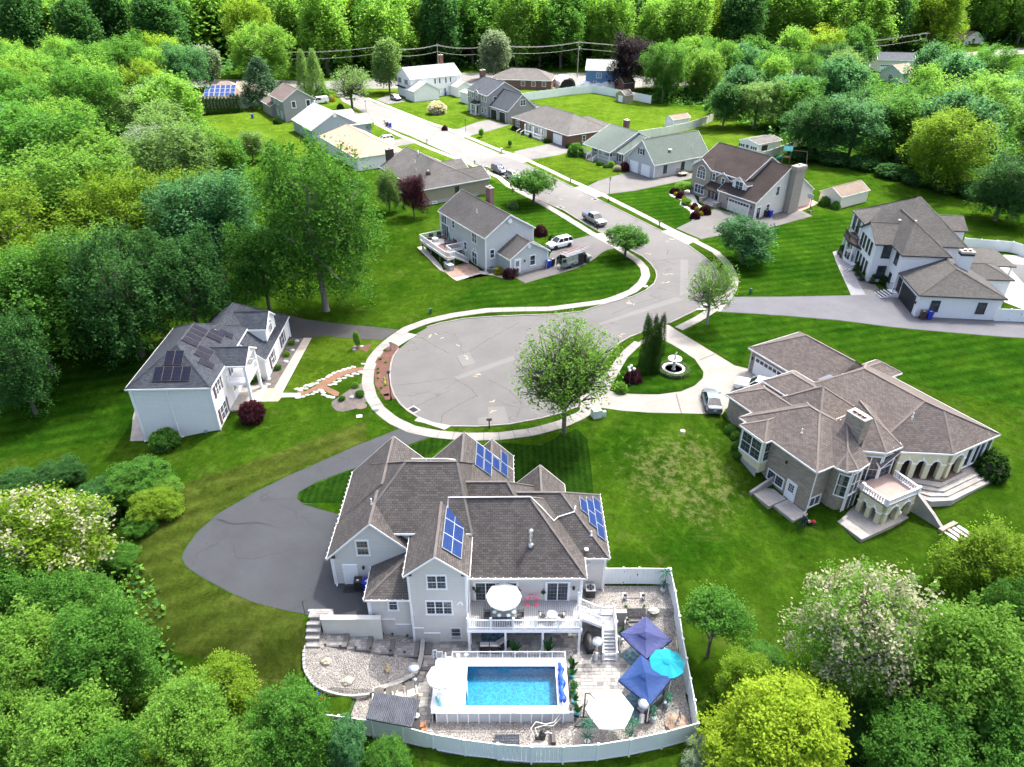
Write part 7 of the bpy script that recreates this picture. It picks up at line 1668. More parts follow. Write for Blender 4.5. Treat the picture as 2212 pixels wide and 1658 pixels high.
t=thing('storage_deck_box','low grey box with shingled lid on the gravel near the fence','storage box',(-.35,28.1,ZP));b=B();b.box(0,0,0,1.62,.95,.45);b.obj('box',CHM,t);b=B();b.box(0,0,.45,1.7,1.02,.05);b.obj('lid',SH_SLATE,t,uv=True)
b=B();b.box(0,0,0,1.3,.4,.4);b.box(0,0,.4,1.35,.45,.04);single('garden_bench_box',b,mat('grey_resin',(0.13,0.12,0.115),0.6),'low dark box against the near fence right of the pump','storage box',(6.5,27.75,ZP),R(4))
b=B();b.box(0,0,0,1.6,.25,.12);single('long_pole_bundle',b,mat('navy_vinyl',(0.02,0.03,0.10),0.5),'dark blue folded float against the near fence','pool float',(-2.3,27.75,ZP),R(-10))
b=B();b.lathe(0,0,[(.15,0),(.15,.3),(.1,.45)],10);single('garden_canister',b,STEEL,'small steel canister by the near right fence corner','canister',(12.1,28.75,ZP))
b=B();b.tube([(0,0,0),(0,0,.35)],.03,6);b.box(0,0,.35,.16,.12,.18);single('outdoor_outlet',b,WHITE,'white outdoor outlet post in the gravel','outlet post',(3.95,28.6,ZP))
for k,(x,y,r_)in enumerate(((-7.05,35.3,.16),(-9.05,33.0,.2))):b=B();b.lathe(0,0,[(r_,0),(r_,.08),(r_*.6,.14)],14);single('bucket_lid',b,WHITE,('white round lid on the gravel below the path end','white round lid on the gravel behind the double chairs')[k],'lid',(x-.25,y-.2,ZP+.1))
BTOY=mat('toy_blue',(0.02,0.08,0.5),0.5);RTOY=mat('toy_red',(0.6,0.03,0.03),0.5)
for k,(q,m_)in enumerate(((zb(315,850),BTOY),(zb(345,895),RTOY))):p=P(q,-2.7);b=B();b.blob(0,0,.2,.13,.13,.22,k,.15);single('garden_toy',b,m_,('blue toy standing on the artificial turf','red toy standing on the artificial turf')[k],'toy',(p.x,p.y,-2.7))
# bins by the garage side door
def bin_(label,x,y,z,rz,m,lidm=None,group=None,scale=1.0):
 t=thing('wheelie_bin',label,'bin',(x,y,z),rz,group);b=B();b.box(0,0,.08,.5,.55,.92,taper=1.14);b.obj('body',m,t);b=B();b.box(0,0,1.0,.62,.68,.07);b.bar((-.25,.36,1.0),(.25,.36,1.0),.04);b.obj('lid',lidm or m,t)
 for sx in(-.28,.28):b=B();b.tube([(sx-.03,.25,.12),(sx+.03,.25,.12)],.12,10);b.obj('wheel',RUBBER,t)
 b=B();b.box(0,-.05,1.071,.2,.14,.004);b.obj('sticker',PLATE,t);t.scale=(scale,)*3;return t
bin_('black wheelie bin beside the garage side door',-12.2,39.4,0.03,R(4),BLACKBIN,group='bins at the garage');bin_('blue wheelie bin beside the garage side door',-11.5,39.3,0.03,R(-6),BLUEBIN,group='bins at the garage')
b=B();b.box(0,0,0,.95,.6,.02);single('door_mat',b,mat('dark_mat',(0.02,0.02,0.02),0.95),'dark mat outside the garage side door','mat',(-12.95,39.35,.03))
OR_='first second third fourth fifth sixth seventh eighth ninth tenth eleventh twelfth thirteenth fourteenth fifteenth sixteenth seventeenth eighteenth'.split()
# ================================================================== VEHICLES
def paint(name,c,metal=0.5,rough=0.3):return mat(name,c,rough,0.03,0.5,metal=metal,spec=.6)
HEADL=mat('headlight_glass',(0.55,0.57,0.6),0.15,0.05);TAILL=mat('taillight_red',(0.35,0.015,0.015),0.25);CGL=glass('car_glass',(0.012,0.015,0.018),0.05);PLT=mat('plate_pale_blue',(0.45,0.55,0.72),0.4);BTRIM=mat('car_black_trim',(0.02,0.02,0.022),0.5)
# station lists: x, half width, sill z, shoulder z, top z    (x grows towards the nose)
KINDS_V={'sedan':dict(L=4.5,W=.88,body=[(-2.25,.70,.38,.72,.90),(-2.15,.82,.30,.78,.97),(-1.4,.88,.24,.82,1.0),(0,.89,.22,.82,.98),(1.0,.88,.22,.80,.95),(1.6,.86,.24,.76,.88),(2.1,.80,.28,.68,.76),(2.27,.62,.36,.60,.66)],gh=(-1.75,-.95,.35,1.15,.97,1.44,.80,.60),wheels=(-1.32,1.35,.32)),'suv':dict(L=4.7,W=.93,body=[(-2.33,.78,.45,.85,1.08),(-2.25,.88,.36,.95,1.12),(-1.5,.93,.30,.98,1.12),(0,.94,.28,.97,1.10),(1.0,.93,.28,.94,1.06),(1.7,.90,.30,.90,1.0),(2.2,.84,.34,.80,.90),(2.36,.68,.42,.70,.80)],gh=(-2.28,-1.95,.35,1.1,1.09,1.70,.84,.66),wheels=(-1.4,1.4,.37)),'pickup':dict(L=5.85,W=.98,body=[(-2.92,.92,.55,1.1,1.22),(-2.85,.97,.48,1.15,1.24),(-1.0,.98,.42,1.15,1.22),(0.2,.98,.40,1.14,1.20),(1.4,.97,.42,1.12,1.18),(2.2,.95,.44,1.06,1.14),(2.75,.92,.46,.98,1.08),(2.92,.80,.52,.92,1.0)],gh=(-.98,-.80,.75,1.45,1.19,1.88,.90,.70),wheels=(-1.85,1.85,.41)),'van':dict(L=5.6,W=.98,body=[(-2.75,.93,.48,1.05,1.20),(-2.6,.98,.40,1.05,1.20),(-1.0,.98,.36,1.05,1.20),(0.6,.98,.36,1.05,1.20),(1.5,.97,.38,1.05,1.18),(2.2,.94,.40,.98,1.10),(2.72,.88,.44,.88,.98),(2.85,.72,.52,.78,.86)],gh=(-2.74,-2.66,1.0,1.75,1.18,2.05,.95,.84),wheels=(-1.65,1.75,.36)),}
WH={}
def vehicle(name,label,cat,kind,x,y,rz,pm,z=0.03,group=None,glassy=True,rimm=None,plate=True):
 K=KINDS_V[kind];t=thing(name,label,cat,(x,y,z),rz,group)
 b=B();rings=[]
 for(sx,w,z0,z1,z2)in K['body']:
  rings.append([(sx,-w*.9,z0),(sx,-w,z0+.14),(sx,-w,z1-.1),(sx,-w*.97,z1),(sx,-w*.84,z2),(sx,0,z2+.025),(sx,w*.84,z2),(sx,w*.97,z1),(sx,w,z1-.1),(sx,w,z0+.14),(sx,w*.9,z0)])
 n=11;vs=[p for r_ in rings for p in r_]
 fs=[(i*n+j,i*n+(j+1)%n,(i+1)*n+(j+1)%n,(i+1)*n+j)for i in range(len(rings)-1)for j in range(n)]
 fs=[f[::-1]for f in fs]+[tuple(range(n)),tuple(range((len(rings)-1)*n,len(rings)*n))[::-1]]
 b.add(vs,fs)
 x0,x1,x2,x3,zb_,zr,wb,wr=K['gh']
 roofp=[(x1,-wr,zr-.03),(x1+.1,0,zr+.01),(x1,wr,zr-.03),(x2,wr,zr-.02),(x2-.1,0,zr+.02),(x2,-wr,zr-.02)]
 b.add(roofp,[(0,5,4,1),(1,4,3,2)])
 for p,q in(((x0,-wb,zb_),(x1,-wr,zr-.03)),((x0,wb,zb_),(x1,wr,zr-.03)),((x3,-wb,zb_),(x2,-wr,zr-.02)),((x3,wb,zb_),(x2,wr,zr-.02)),((x1,-wr,zr-.03),(x2,-wr,zr-.02)),((x1,wr,zr-.03),(x2,wr,zr-.02))):b.bar(p,q,.07,.06)
 mids={'sedan':(-.35,),'suv':(-1.25,-.25),'pickup':(.05,),'van':(.75,-.2,-1.4)}[kind]
 for mx_ in mids:
  for sg in(-1,1):b.bar((mx_,sg*(wb+.005),zb_),(mx_,sg*(wr+.01),zr-.03),.08,.05)
 b.obj('body',pm,t,smooth=False)
 if kind=='van': # solid cargo sides
  b=B()
  for sg in(-1,1):b.add([(x0,sg*(wb+.006),zb_),(-.3,sg*(wb+.006),zb_),(-.3,sg*(wr+.006),zr-.03),(x1,sg*(wr+.006),zr-.03)],[(0,1,2,3)if sg<0 else(3,2,1,0)])
  b.obj('cargo_side',pm,t)
 g=B();e=.012
 g.add([(x0,-wb+e,zb_),(x3,-wb+e,zb_),(x2,-wr+e,zr-.04),(x1,-wr+e,zr-.04),(x0,wb-e,zb_),(x3,wb-e,zb_),(x2,wr-e,zr-.04),(x1,wr-e,zr-.04)],[(0,1,2,3),(7,6,5,4)]);g.obj('side_window',CGL,t)
 g=B();g.add([(x3,-wb+.05,zb_),(x3,wb-.05,zb_),(x2,wr-.04,zr-.03),(x2,-wr+.04,zr-.03)],[(0,1,2,3)]);g.obj('windscreen',CGL,t)
 g=B();g.add([(x0,-wb+.05,zb_),(x1,-wr+.04,zr-.04),(x1,wr-.04,zr-.04),(x0,wb-.05,zb_)],[(0,1,2,3)]);g.obj('rear_window',CGL,t)
 wr0,wr1,rad=K['wheels']
 key=(rad,(rimm or CHROME).name)
 if key not in WH:
  w=B();vs=[]
  for i in range(16):
   a=2*math.pi*i/16
   for rr_,yy in((rad*.62,-.11),(rad*.95,-.12),(rad,-.07),(rad,.07),(rad*.95,.12),(rad*.62,.11)):vs.append((rr_*math.cos(a),yy,rr_*math.sin(a)))
  w.add(vs,[(i*6+j,i*6+(j+1)%6,((i+1)%16)*6+(j+1)%6,((i+1)%16)*6+j)for i in range(16)for j in range(6)])
  r_=B()
  for yy in(-.10,.10):r_.add([(rad*.63*math.cos(2*math.pi*i/16),yy,rad*.63*math.sin(2*math.pi*i/16))for i in range(16)],[tuple(range(16))])
  for i in range(5):
   a=2*math.pi*i/5
   for yy in(-.105,.105):r_.bar((0,yy,0),(rad*.6*math.cos(a),yy,rad*.6*math.sin(a)),.07,.03,m=1,up=(0,1,0))
  WH[key]=(w.mesh('wheel',RUBBER),r_.mesh('rim',[BTRIM,rimm or CHROME]))
 for wx in(wr0,wr1):
  for sg in(-1,1):
   o=link('wheel',WH[key][0],t,(wx,sg*(K['W']-.10),rad));link('rim',WH[key][1],o)
   a_=B();
   for i in range(9):
    a0,a1=math.pi*i/9,math.pi*(i+1)/9;R2=rad+.07
    a_.add([(wx+R2*math.cos(a0),sg*(K['W']+.006),rad+R2*math.sin(a0)*.95),(wx+R2*math.cos(a1),sg*(K['W']+.006),rad+R2*math.sin(a1)*.95),(wx,sg*(K['W']+.006),rad*.7)],[(0,1,2)if sg>0 else(2,1,0)])
   a_.obj('wheel_arch',BTRIM,t)
 xn,xr=K['body'][-1][0],K['body'][0][0];wn_,zh_=K['body'][-2][1],K['body'][-2][3]
 for sg in(-1,1):
  b=B();b.box(xn-.12,sg*wn_*.80,zh_-.18,.22,.30,.15,sg*R(-14));b.obj('headlight',HEADL,t)
  b=B();b.box(xr+.09,sg*K['body'][1][1]*.84,K['body'][1][3]-.22,.14,.22,.2);b.obj('taillight',TAILL,t)
  b=B();b.box(x3-.25,sg*(K['W']+.08),zb_+.02,.12,.2,.13);b.obj('wing_mirror',pm,t)
 b=B();b.box(xn-.06,0,zh_-.22,.14,wn_*1.0,.16);b.box(xn-.02,0,.36,.14,wn_*1.5,.12);b.obj('grille',BTRIM,t)
 if plate:b=B();b.box(xr-.02,0,.62 if kind!='sedan' else.60,.03,.32,.16);b.obj('licence_plate',PLT,t)
 b=B();b.box(xr+.04,0,.38,.16,K['W']*1.7,.14);b.obj('rear_bumper',pm if kind=='sedan' else CHROME,t)
 return t
def side_place(fr,front,rear,off,track):
 """centre and heading from the ground contact of the two wheels on the visible side"""
 a,c=P(fr(*front)),P(fr(*rear));d=(a-c).normalized();k=Vector((-d.y,d.x,0))*off;m=(a+c)/2+k*track
 return m.x,m.y,math.atan2(d.y,d.x)
SILV=paint('silver_blue_paint',(0.15,0.19,0.21),.4);SILV2=paint('silver_paint',(0.26,0.265,0.26),.3);WHP=paint('white_car_paint',(0.78,0.79,0.80),0.0,.25);SLATEP=paint('slate_blue_paint',(0.10,0.13,0.19));SAGE=paint('pale_blue_grey_paint',(0.22,0.28,0.31));VANP=paint('sage_silver_paint',(0.24,0.265,0.255),.2)
a=P(zd(198,622),.2);c=P(zd(171,480),.8)
sd_=(c-a);an=math.atan2(sd_.y,sd_.x);ctr=(a+c)/2
vehicle('sedan_car','silver-blue sedan parked on the pale ring driveway','car','sedan',ctr.x,ctr.y,an,SILV)
x,y,an=side_place(zf,(1765,640),(1668,585),1,.85)
tk=vehicle('pickup_truck','silver pickup truck with dark blue bed cover on the street','pickup truck','pickup',x,y,an,SILV2)
b=B();b.box(-1.95,0,1.235,1.85,1.72,.05);b.obj('bed_cover',mat('navy_tonneau',(0.04,0.07,0.13),0.6),tk)
b=B();b.box(0,0,.38,1.7,2.1,.06);b.obj('running_board',BTRIM,tk)
x,y,an=side_place(zf,(1690,938),(1557,983),1,.86)
vn=vehicle('work_van','silver-green work van with open doors and ladders on its roof','van','van',x,y,an,VANP)
for sg in(-1,1):
 b=B();b.at(-2.75,sg*.95,0,R(sg*20));b.box(-.45,0,.5,.9,.05,1.45);d=b.obj('rear_door',VANP,vn);b=B();b.at(-2.75,sg*.95,0,R(sg*20));b.box(-.45,0,1.25,.6,.07,.5);b.obj('rear_door_window',CGL,vn)
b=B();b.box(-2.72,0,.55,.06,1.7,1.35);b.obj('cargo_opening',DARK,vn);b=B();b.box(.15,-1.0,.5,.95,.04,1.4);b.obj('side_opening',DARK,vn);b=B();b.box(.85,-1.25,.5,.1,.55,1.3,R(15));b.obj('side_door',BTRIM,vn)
def ladder(label,m,loc,rz,L_,w):
 t=thing('ladder',label,'ladder',loc,rz);b=B()
 for sg in(-1,1):b=B();b.box(0,sg*w/2,0,L_,.04,.09);b.obj('side_rail',m,t)
 for i in range(int(L_/.3)):b=B();b.box(-L_/2+.2+i*.3,0,.02,.05,w,.05);b.obj('rung',ALU,t)
 return t
vx=lambda dx,dy:(x+dx*math.cos(an)-dy*math.sin(an),y+dx*math.sin(an)+dy*math.cos(an))
ladder('red extension ladder on the work van roof',mat('ladder_red',(0.42,0.03,0.03),0.5),(*vx(-.3,.42),2.25),an+R(4),4.3,.45);ladder('aluminium extension ladder on the work van roof',ALU,(*vx(.1,-.4),2.25),an+R(4),5.6,.4)
b=B()
for xx in(-1.9,-.2,.9):b.bar((xx,-.85,2.05),(xx,-.85,2.22),.05);b.bar((xx,.85,2.05),(xx,.85,2.22),.05);b.bar((xx,-.9,2.22),(xx,.9,2.22),.05)
b.obj('roof_rack',ALU,vn)
p=P(zf(1462,812));vehicle('white_suv','white sport utility vehicle beside the grey garage wing','car','suv',p.x,p.y+.3,R(212),WHP,rimm=BTRIM)
x,y,an=side_place(zf,(962,206),(912,184),1,.8);vehicle('parked_suv','slate blue sport utility vehicle first in the pair at the kerb','car','suv',x,y,an,SLATEP,group='cars at the near kerb')
x,y,an=side_place(zf,(1085,262),(1028,238),1,.8);vehicle('parked_suv','pale blue-grey sport utility vehicle half hidden by the street tree','car','suv',x,y,an,SAGE,group='cars at the near kerb')
p=P(zd(462,468));vehicle('white_pickup','white pickup truck behind the stone villa roof by its garage','pickup truck','pickup',p.x+.3,p.y-1.2,R(150),WHP)
p=P(zt(1058,372));vehicle('minivan','silver minivan in the driveway of the white colonial','car','suv',p.x,p.y,R(-52),SILV2)
p=P(zt(938,842));vehicle('white_car','white car nosing out beside the orange roof','car','suv',p.x,p.y,R(205),WHP)
p=P(zi(1295,512));vehicle('white_van','white van behind the powder blue gable','van','van',p.x,p.y,R(-150),WHP)
p=P(zu(1835,285));t=thing('utility_trailer','small open utility trailer with pale timber bed by the green roofed garage','trailer',(p.x,p.y,0),R(30));b=B();b.box(0,0,.5,2.4,1.4,.08);b.obj('bed',mat('pale_timber',(0.45,0.37,0.27),0.8),t);b=B()
rail(b,[(-1.2,-.7,0),(1.2,-.7,0),(1.2,.7,0),(-1.2,.7,0),(-1.2,-.7,0)],.58,.35,w=.05,step=.8);b.bar((1.2,0,.5),(2.3,0,.45),.08);b.obj('side_rail',BLACK,t);b=B();rail(b,[(-1.25,-.7,0),(-1.25,.7,0)],.55,1.1,w=.04,step=.15);b.obj('ramp_gate',BLACK,t)
for sg in(-.8,.8):b=B();b.tube([(0,sg-.08,.3),(0,sg+.08,.3)],.3,14);b.obj('wheel',RUBBER,t)
# ================================================================== STREET FURNITURE
def lamp_post(label,q,h,style='square',name='street_lamp'):
 p=G(q);t=thing(name,label,'street lamp',(p.x,p.y,p.z));b=B();b.tube([(0,0,0),(0,0,h)],[.06,.045],8);b.lathe(0,0,[(.11,0),(.11,.5),(.06,.6)],8);b.obj('pole',BLACK,t)
 if style=='square':b=B();b.box(0,0,h,.34,.34,.12,taper=1.1);b.box(0,0,h+.12,.42,.42,.1,taper=.6);b.lathe(0,0,[(.04,h+.22),(.08,h+.26),(.0,h+.34)],8);b.obj('lamp_head',BLACK,t)
 else:b=B();b.lathe(0,0,[(.06,h),(.17,h+.08),(.2,h+.42),(.12,h+.45)],6);b.obj('lantern',mat('lantern_glass',(0.5,0.52,0.52),0.2),t);b=B();b.lathe(0,0,[(.25,h+.45),(.1,h+.62),(.03,h+.72)],6);b.obj('lamp_cap',BLACK,t)
 return t
lamp_post('square headed black lamp in the red mulch bed at the cul-de-sac',zv(1550,1040),3.6)
lamp_post('black lantern street lamp by the two door garage driveway',zu(1017,575),4.2,'lantern');lamp_post('black street lamp at the black garage door driveway',zj(609,716),4.3);lamp_post('far street lamp under the pale spreading tree',zt(738,556),4.2)
lamp_post('short black yard lamp on the tan house corner',zf(760,188),1.9,'lantern')
p=P(zs(875,962));t=thing('globe_lamp','black lamp post carrying four white globes on the island','street lamp',(p.x,p.y,.07));b=B();b.tube([(0,0,0),(0,0,2.25)],.05,8);b.lathe(0,0,[(.15,0),(.12,.25),(.06,.35)],10);b.obj('pole',BLACK,t)
for k,(a,h)in enumerate(((0,2.35),(120,2.35),(240,2.35),(0,2.75))):
 r_=.36 if k<3 else 0;gx_,gy_=r_*math.cos(R(a)),r_*math.sin(R(a));b=B()
 if r_:b.tube([(0,0,2.1),(gx_,gy_,2.1),(gx_,gy_,2.24)],.025,6)
 else:b.tube([(0,0,2.2),(0,0,2.6)],.03,6)
 b.obj('arm',BLACK,t);b=B();b.blob(gx_,gy_,h,.17,.17,.17,0,0,12,8);b.obj('globe',WHITE,t,True)
def mailbox(label,q,style=0,rz=R(-57.7)):
 p=G(q);t=thing('mailbox',label,'mailbox',(p.x,p.y,p.z),rz,'mailboxes along the kerb')
 MB_=(mat('grey_plastic',(0.36,0.35,0.33),0.6),BLACK,BROWNBIN)[style];b=B();b.box(0,0,0,.13 if style else.24,.13 if style else.2,1.05);b.obj('post',MB_,t)
 b=B();n=8;pr=[(-.11,0),(.11,0)]+[(.11*math.cos(math.pi*i/n),.13+.11*math.sin(math.pi*i/n))for i in range(n+1)]
 for k in((0,)if style else(-.12,.12)):
  o=len(b.v);b.add([(px+k,-.28,1.05+pz)for px,pz in pr]+[(px+k,.28,1.05+pz)for px,pz in pr],[tuple(range(len(pr))),tuple(range(2*len(pr)-1,len(pr)-1,-1))]+[(i,i+len(pr),(i+1)%len(pr)+len(pr),(i+1)%len(pr))for i in range(len(pr))])
 b.obj('box',MB_,t);b=B();b.box(.13 if style else.25,.1,1.1,.02,.06,.16);b.obj('flag',TAILL,t);return t
for lb,q,st,a in(('twin grey mailbox nearest the slate blue parked car',zf(858,183),0,A),('grey mailbox on the near kerb opposite the lamp',zt(1405,850),0,A),('white-grey mailbox at the red brick ranch driveway',zj(870,838),0,A),('black mailbox in front of the green roofed cape',zf(1553,278),1,A),('black mailbox by the stone fronted house driveway',zg(560,822),1,A),('grey mailbox on the red mulch bed',zv(1548,415),0,10),('brown mailbox on the grass strip behind the taupe house',zm(708,780),2,90),('black mailbox beside the pickup truck',zu(892,890),1,A),('black mailbox with the small red shrub',zt(1588,705),1,A),('grey mailbox at the corner of the powder blue house lawn',zt(935,640),0,A)):mailbox(lb,q,st,R(a))
GRNBOX=mat('utility_green',(0.02,0.10,0.075),0.5);PALEBOX=mat('utility_pale',(0.42,0.50,0.46),0.6)
for lb,q,sz,m_ in(('dark green utility pedestal on the lawn above the sidewalk',zf(392,1357),(.3,.3,.7),GRNBOX),('dark green utility pedestal on the modern house lawn',zr(1660,1168),(.3,.3,.8),GRNBOX),('pale green transformer box beside the villa lawn',zs(510,1290),(1.0,.9,.9),PALEBOX),('small pale utility box next to the transformer',zs(598,1285),(.35,.35,.6),PALEBOX),('pale utility box on the olive lawn edge by the sidewalk',zv(1365,1175),(.5,.4,.35),mat('utility_grey',(0.52,0.55,0.54),0.6))):
 p=G(q);t=thing('utility_box',lb,'utility box',(p.x,p.y,p.z),R(20));b=B();b.box(0,0,0,sz[0],sz[1],sz[2],taper=.92);b.obj('cabinet',m_,t);b=B();b.box(0,0,sz[2],sz[0]*.96,sz[1]*.96,.05);b.obj('lid',m_,t)
for lb,q in(('pale square hatch on the verge of the bend',zr(360,1078)),('pale square hatch in the red mulch bed',zv(1490,978)),('small pale hatch on the olive lawn',zv(1152,1242))):p=G(q);b=B();b.box(0,0,.0,.62,.48,.05);single('meter_hatch',b,mat('hatch_grey',(0.55,0.57,0.56),0.7),lb,'hatch',(p.x,p.y,p.z),R(12))
p=G(zv(1462,815));t=thing('fire_hydrant','yellow hydrant with green bonnet in the red mulch bed','hydrant',(p.x,p.y,p.z));HY=mat('hydrant_yellow',(0.65,0.55,0.02),0.5);b=B();b.lathe(0,0,[(.17,0),(.17,.05),(.11,.08),(.11,.48),(.15,.5)],12);b.obj('barrel',HY,t);b=B();b.lathe(0,0,[(.16,.5),(.13,.62),(.03,.72)],12);b.obj('bonnet',mat('hydrant_green',(0.03,0.35,0.06),0.5),t)
for sg in(-1,1):b=B();b.tube([(sg*.09,0,.38),(sg*.2,0,.38)],.06,8);b.obj('outlet',HY,t)
# fountain with clipped hedge ring
p=P(zs(1362,790));t=thing('garden_fountain','pale two tier stone fountain with a figure on the island lawn','fountain',(p.x,p.y,.07));STN=mat('pale_cast_stone',(0.50,0.49,0.46),0.75,0.12,3.0)
b=B();b.lathe(0,0,[(1.32,0),(1.36,.32),(1.36,.4),(1.05,.4),(1.02,.1),(.02,.1)],30);b.obj('lower_basin',STN,t,False);b=B();b.lathe(0,0,[(1.03,.2),(.001,.2)],24);b.obj('basin_water',mat('dark_pond_water',(0.06,0.045,0.035),0.08),t)
b=B();b.lathe(0,0,[(.3,.1),(.22,.3),(.16,.5),(.2,.9),(.16,1.25),(.3,1.4)],14);b.obj('pedestal',STN,t,True);b=B();b.lathe(0,0,[(.2,1.38),(.6,1.5),(.84,1.68),(.84,1.72),(.7,1.7),(.3,1.62),(.05,1.6)],24);b.obj('upper_bowl',STN,t,True);b=B();b.tube([(0,0,1.6),(.02,0,1.95),(-.03,0,2.2),(.05,0,2.42)],[.14,.13,.09,.07],8);b.blob(.1,0,2.5,.1,.09,.1,1,.1);b.tube([(0,.1,2.15),(.2,.16,2.3)],.035,6);b.obj('statue_figure',STN,t,True)
# basketball hoop, play set
p=P(zg(1660,706));t=thing('basketball_hoop','portable basketball hoop beside the stone house driveway end','basketball hoop',(p.x,p.y,0),R(-150));b=B();b.box(-.5,0,0,1.1,.8,.2,taper=.8);b.obj('base',BLACK,t);b=B();b.bar((-.3,0,.15),(.0,0,3.0),.1);b.bar((-.85,0,.15),(-.12,0,1.4),.06);b.obj('pole',BLACK,t);b=B();b.box(.45,0,2.75,.05,1.3,.85);b.obj('backboard',mat('acrylic_board',(0.55,0.58,0.6),0.2),t);b=B();b.bar((0,0,2.9),(.45,0,3.1),.08);b.obj('arm',BLACK,t);b=B()
for i in range(12):a,c=2*math.pi*i/12,2*math.pi*(i+1)/12;b.bar((.72+.23*math.cos(a),.23*math.sin(a),2.9),(.72+.23*math.cos(c),.23*math.sin(c),2.9),.03)
b.obj('rim',mat('rim_orange',(0.6,0.12,0.02),0.5),t)
p=P(zg(1490,345));t=thing('play_set','wooden play set with green slide and teal canopy behind the stone house','play set',(p.x,p.y,0),R(-20));
for sx in(-.8,.8):
 for sy in(-.8,.8):b=B();b.box(sx,sy,0,.12,.12,3.2);b.obj('post',WOOD,t)
b=B();b.box(0,0,1.4,1.7,1.7,.1);b.obj('platform',WOOD,t);b=B();b.add([(-1,-1,3.0),(1,-1,3.0),(1,0,3.9),(-1,0,3.9),(1,1,3.0),(-1,1,3.0)],[(0,1,2,3),(3,2,4,5)]);b.obj('canopy',mat('teal_tarp',(0.10,0.42,0.36),0.6),t)
b=B();b.tube([(-.8,-.2,1.5),(-1.3,-.4,1.45),(-1.9,-.2,1.0),(-1.8,.4,.6),(-2.3,.8,.25),(-2.9,.6,.15)],.36,10);b.obj('tube_slide',mat('slide_green',(0.02,0.24,0.19),0.4),t,True);b=B();b.bar((.8,0,3.0),(4.2,0,3.0),.14);b.obj('swing_beam',WOOD,t)
for sy in(-1,1):b=B();b.bar((4.2,0,3.0),(4.6,sy*1.2,0),.12);b.obj('swing_leg',WOOD,t)
for xx in(1.8,3.1):b=B();b.bar((xx,-.2,3.0),(xx,-.2,.5),.02);b.bar((xx,.2,3.0),(xx,.2,.5),.02);b.box(xx,0,.48,.2,.5,.04);b.obj('swing',BLACK,t)
for sy in(-.5,.5):b=B();b.bar((-.9,sy,0),(-.8,sy,1.5),.06);b.obj('ladder_rail',WOOD,t)
for i in range(5):b=B();b.bar((.85,-.4,.25+i*.26),(.85,.4,.25+i*.26),.05);b.obj('ladder_rung',WOOD,t)
# fences on the right and at the back
FV2=mat('cream_vinyl',(0.68,0.68,0.62),0.5,0.05)
def fpts(fr,pts,step):
 Pn=[P(fr(*q))for q in pts];out=[p for p,a in along(Pn,step)];return[(p.x,p.y)for p in out]+[(Pn[-1].x,Pn[-1].y)]
fence('vinyl_fence','long pale vinyl fence behind the green roofed garage rising to the trees',fpts(zg,((400,172),(478,157),(600,140),(745,110),(900,60),(955,30)),2.6),h=2.1,m=FV2,hz=lambda x,y:0)
fence('vinyl_fence','white vinyl fence behind the stone fronted house by the play set',fpts(zg,((1275,305),(1310,318),(1370,302),(1440,278),(1520,245),(1595,225)),2.6),h=1.7,m=FV2,hz=lambda x,y:0)
fence('vinyl_fence','tall white fence round the big back lawn near the blue house',fpts(zj,((1020,455),(1200,430),(1380,405),(1545,392),(1700,420),(1840,447),(1970,472)),2.6),h=2.4,m=FV,hz=lambda x,y:0)
fence('vinyl_fence','white fence along the pool patio of the modern house',fpts(zh,((1615,740),(1760,755),(1900,765),(2090,780),(2250,850),(2500,880)),2.4),h=1.8,m=FV,hz=lambda x,y:0)
fence('vinyl_fence','white gate fence at the right end of the modern garage',fpts(zh,((1910,1398),(1990,1400),(2080,1405),(2300,1412)),1.6),h=1.8,m=FV,hz=lambda x,y:0,gates=(1,))
# utility poles and wires along the back road
PB=[]
POLE=mat('grey_pole_wood',(0.30,0.26,0.22),0.9)
for k,(q,h,lb)in enumerate(((ov(817,182),12.5,'bare utility pole left of the white colonial'),(ov(948,172),12,'utility pole among trees behind the white colonial'),(ov(1066,172),12,'utility pole behind the grey colonial chimney'),(ov(1247,168),12.5,'utility pole beside the blue house'),(ov(1660,182),12.5,'utility pole at the lime green tree'),(ov(1985,138),12,'utility pole far right on the back road'),(ov(560,186),12,'utility pole behind the solar ranch'))):
 p=P(q);t=thing('utility_pole',lb,'utility pole',(p.x,p.y,0),0,'utility poles on the back road');b=B();b.tube([(0,0,-1),(0,0,h)],[.17,.11],8);b.obj('pole',POLE,t);b=B();b.box(0,0,h-.6,2.4,.12,.14);b.obj('crossarm',POLE,t)
 if k in(0,3):b=B();b.tube([(.3,0,h-3),(.3,0,h-1.9)],.26,10);b.obj('transformer',mat('transformer_grey',(0.35,0.36,0.37),0.5),t)
 PB.append((p.x,p.y,h))
PB.sort();WIRE=mat('wire_grey',(0.12,0.12,0.12),0.6)
for i,(a,c)in enumerate(zip(PB,PB[1:])):
 for j,(dx,dz)in enumerate(((-1.1,-.4),(0,-.4),(1.1,-.4),(0,-2.6))):
  b=B();b.tube([(a[0]+dx*.1+(c[0]-a[0])*t_,a[1]+dx+(c[1]-a[1])*t_,a[2]+dz+(c[2]-a[2])*t_-4*1.1*t_*(1-t_))for t_ in[k/10 for k in range(11)]],.035 if j<3 else.06,4);single('power_line',b,WIRE,('front','middle','rear','lowest')[j]+' power line in the '+('first','second','third','fourth','fifth','sixth')[i]+' span from the left of the back road','power line',group='power lines')
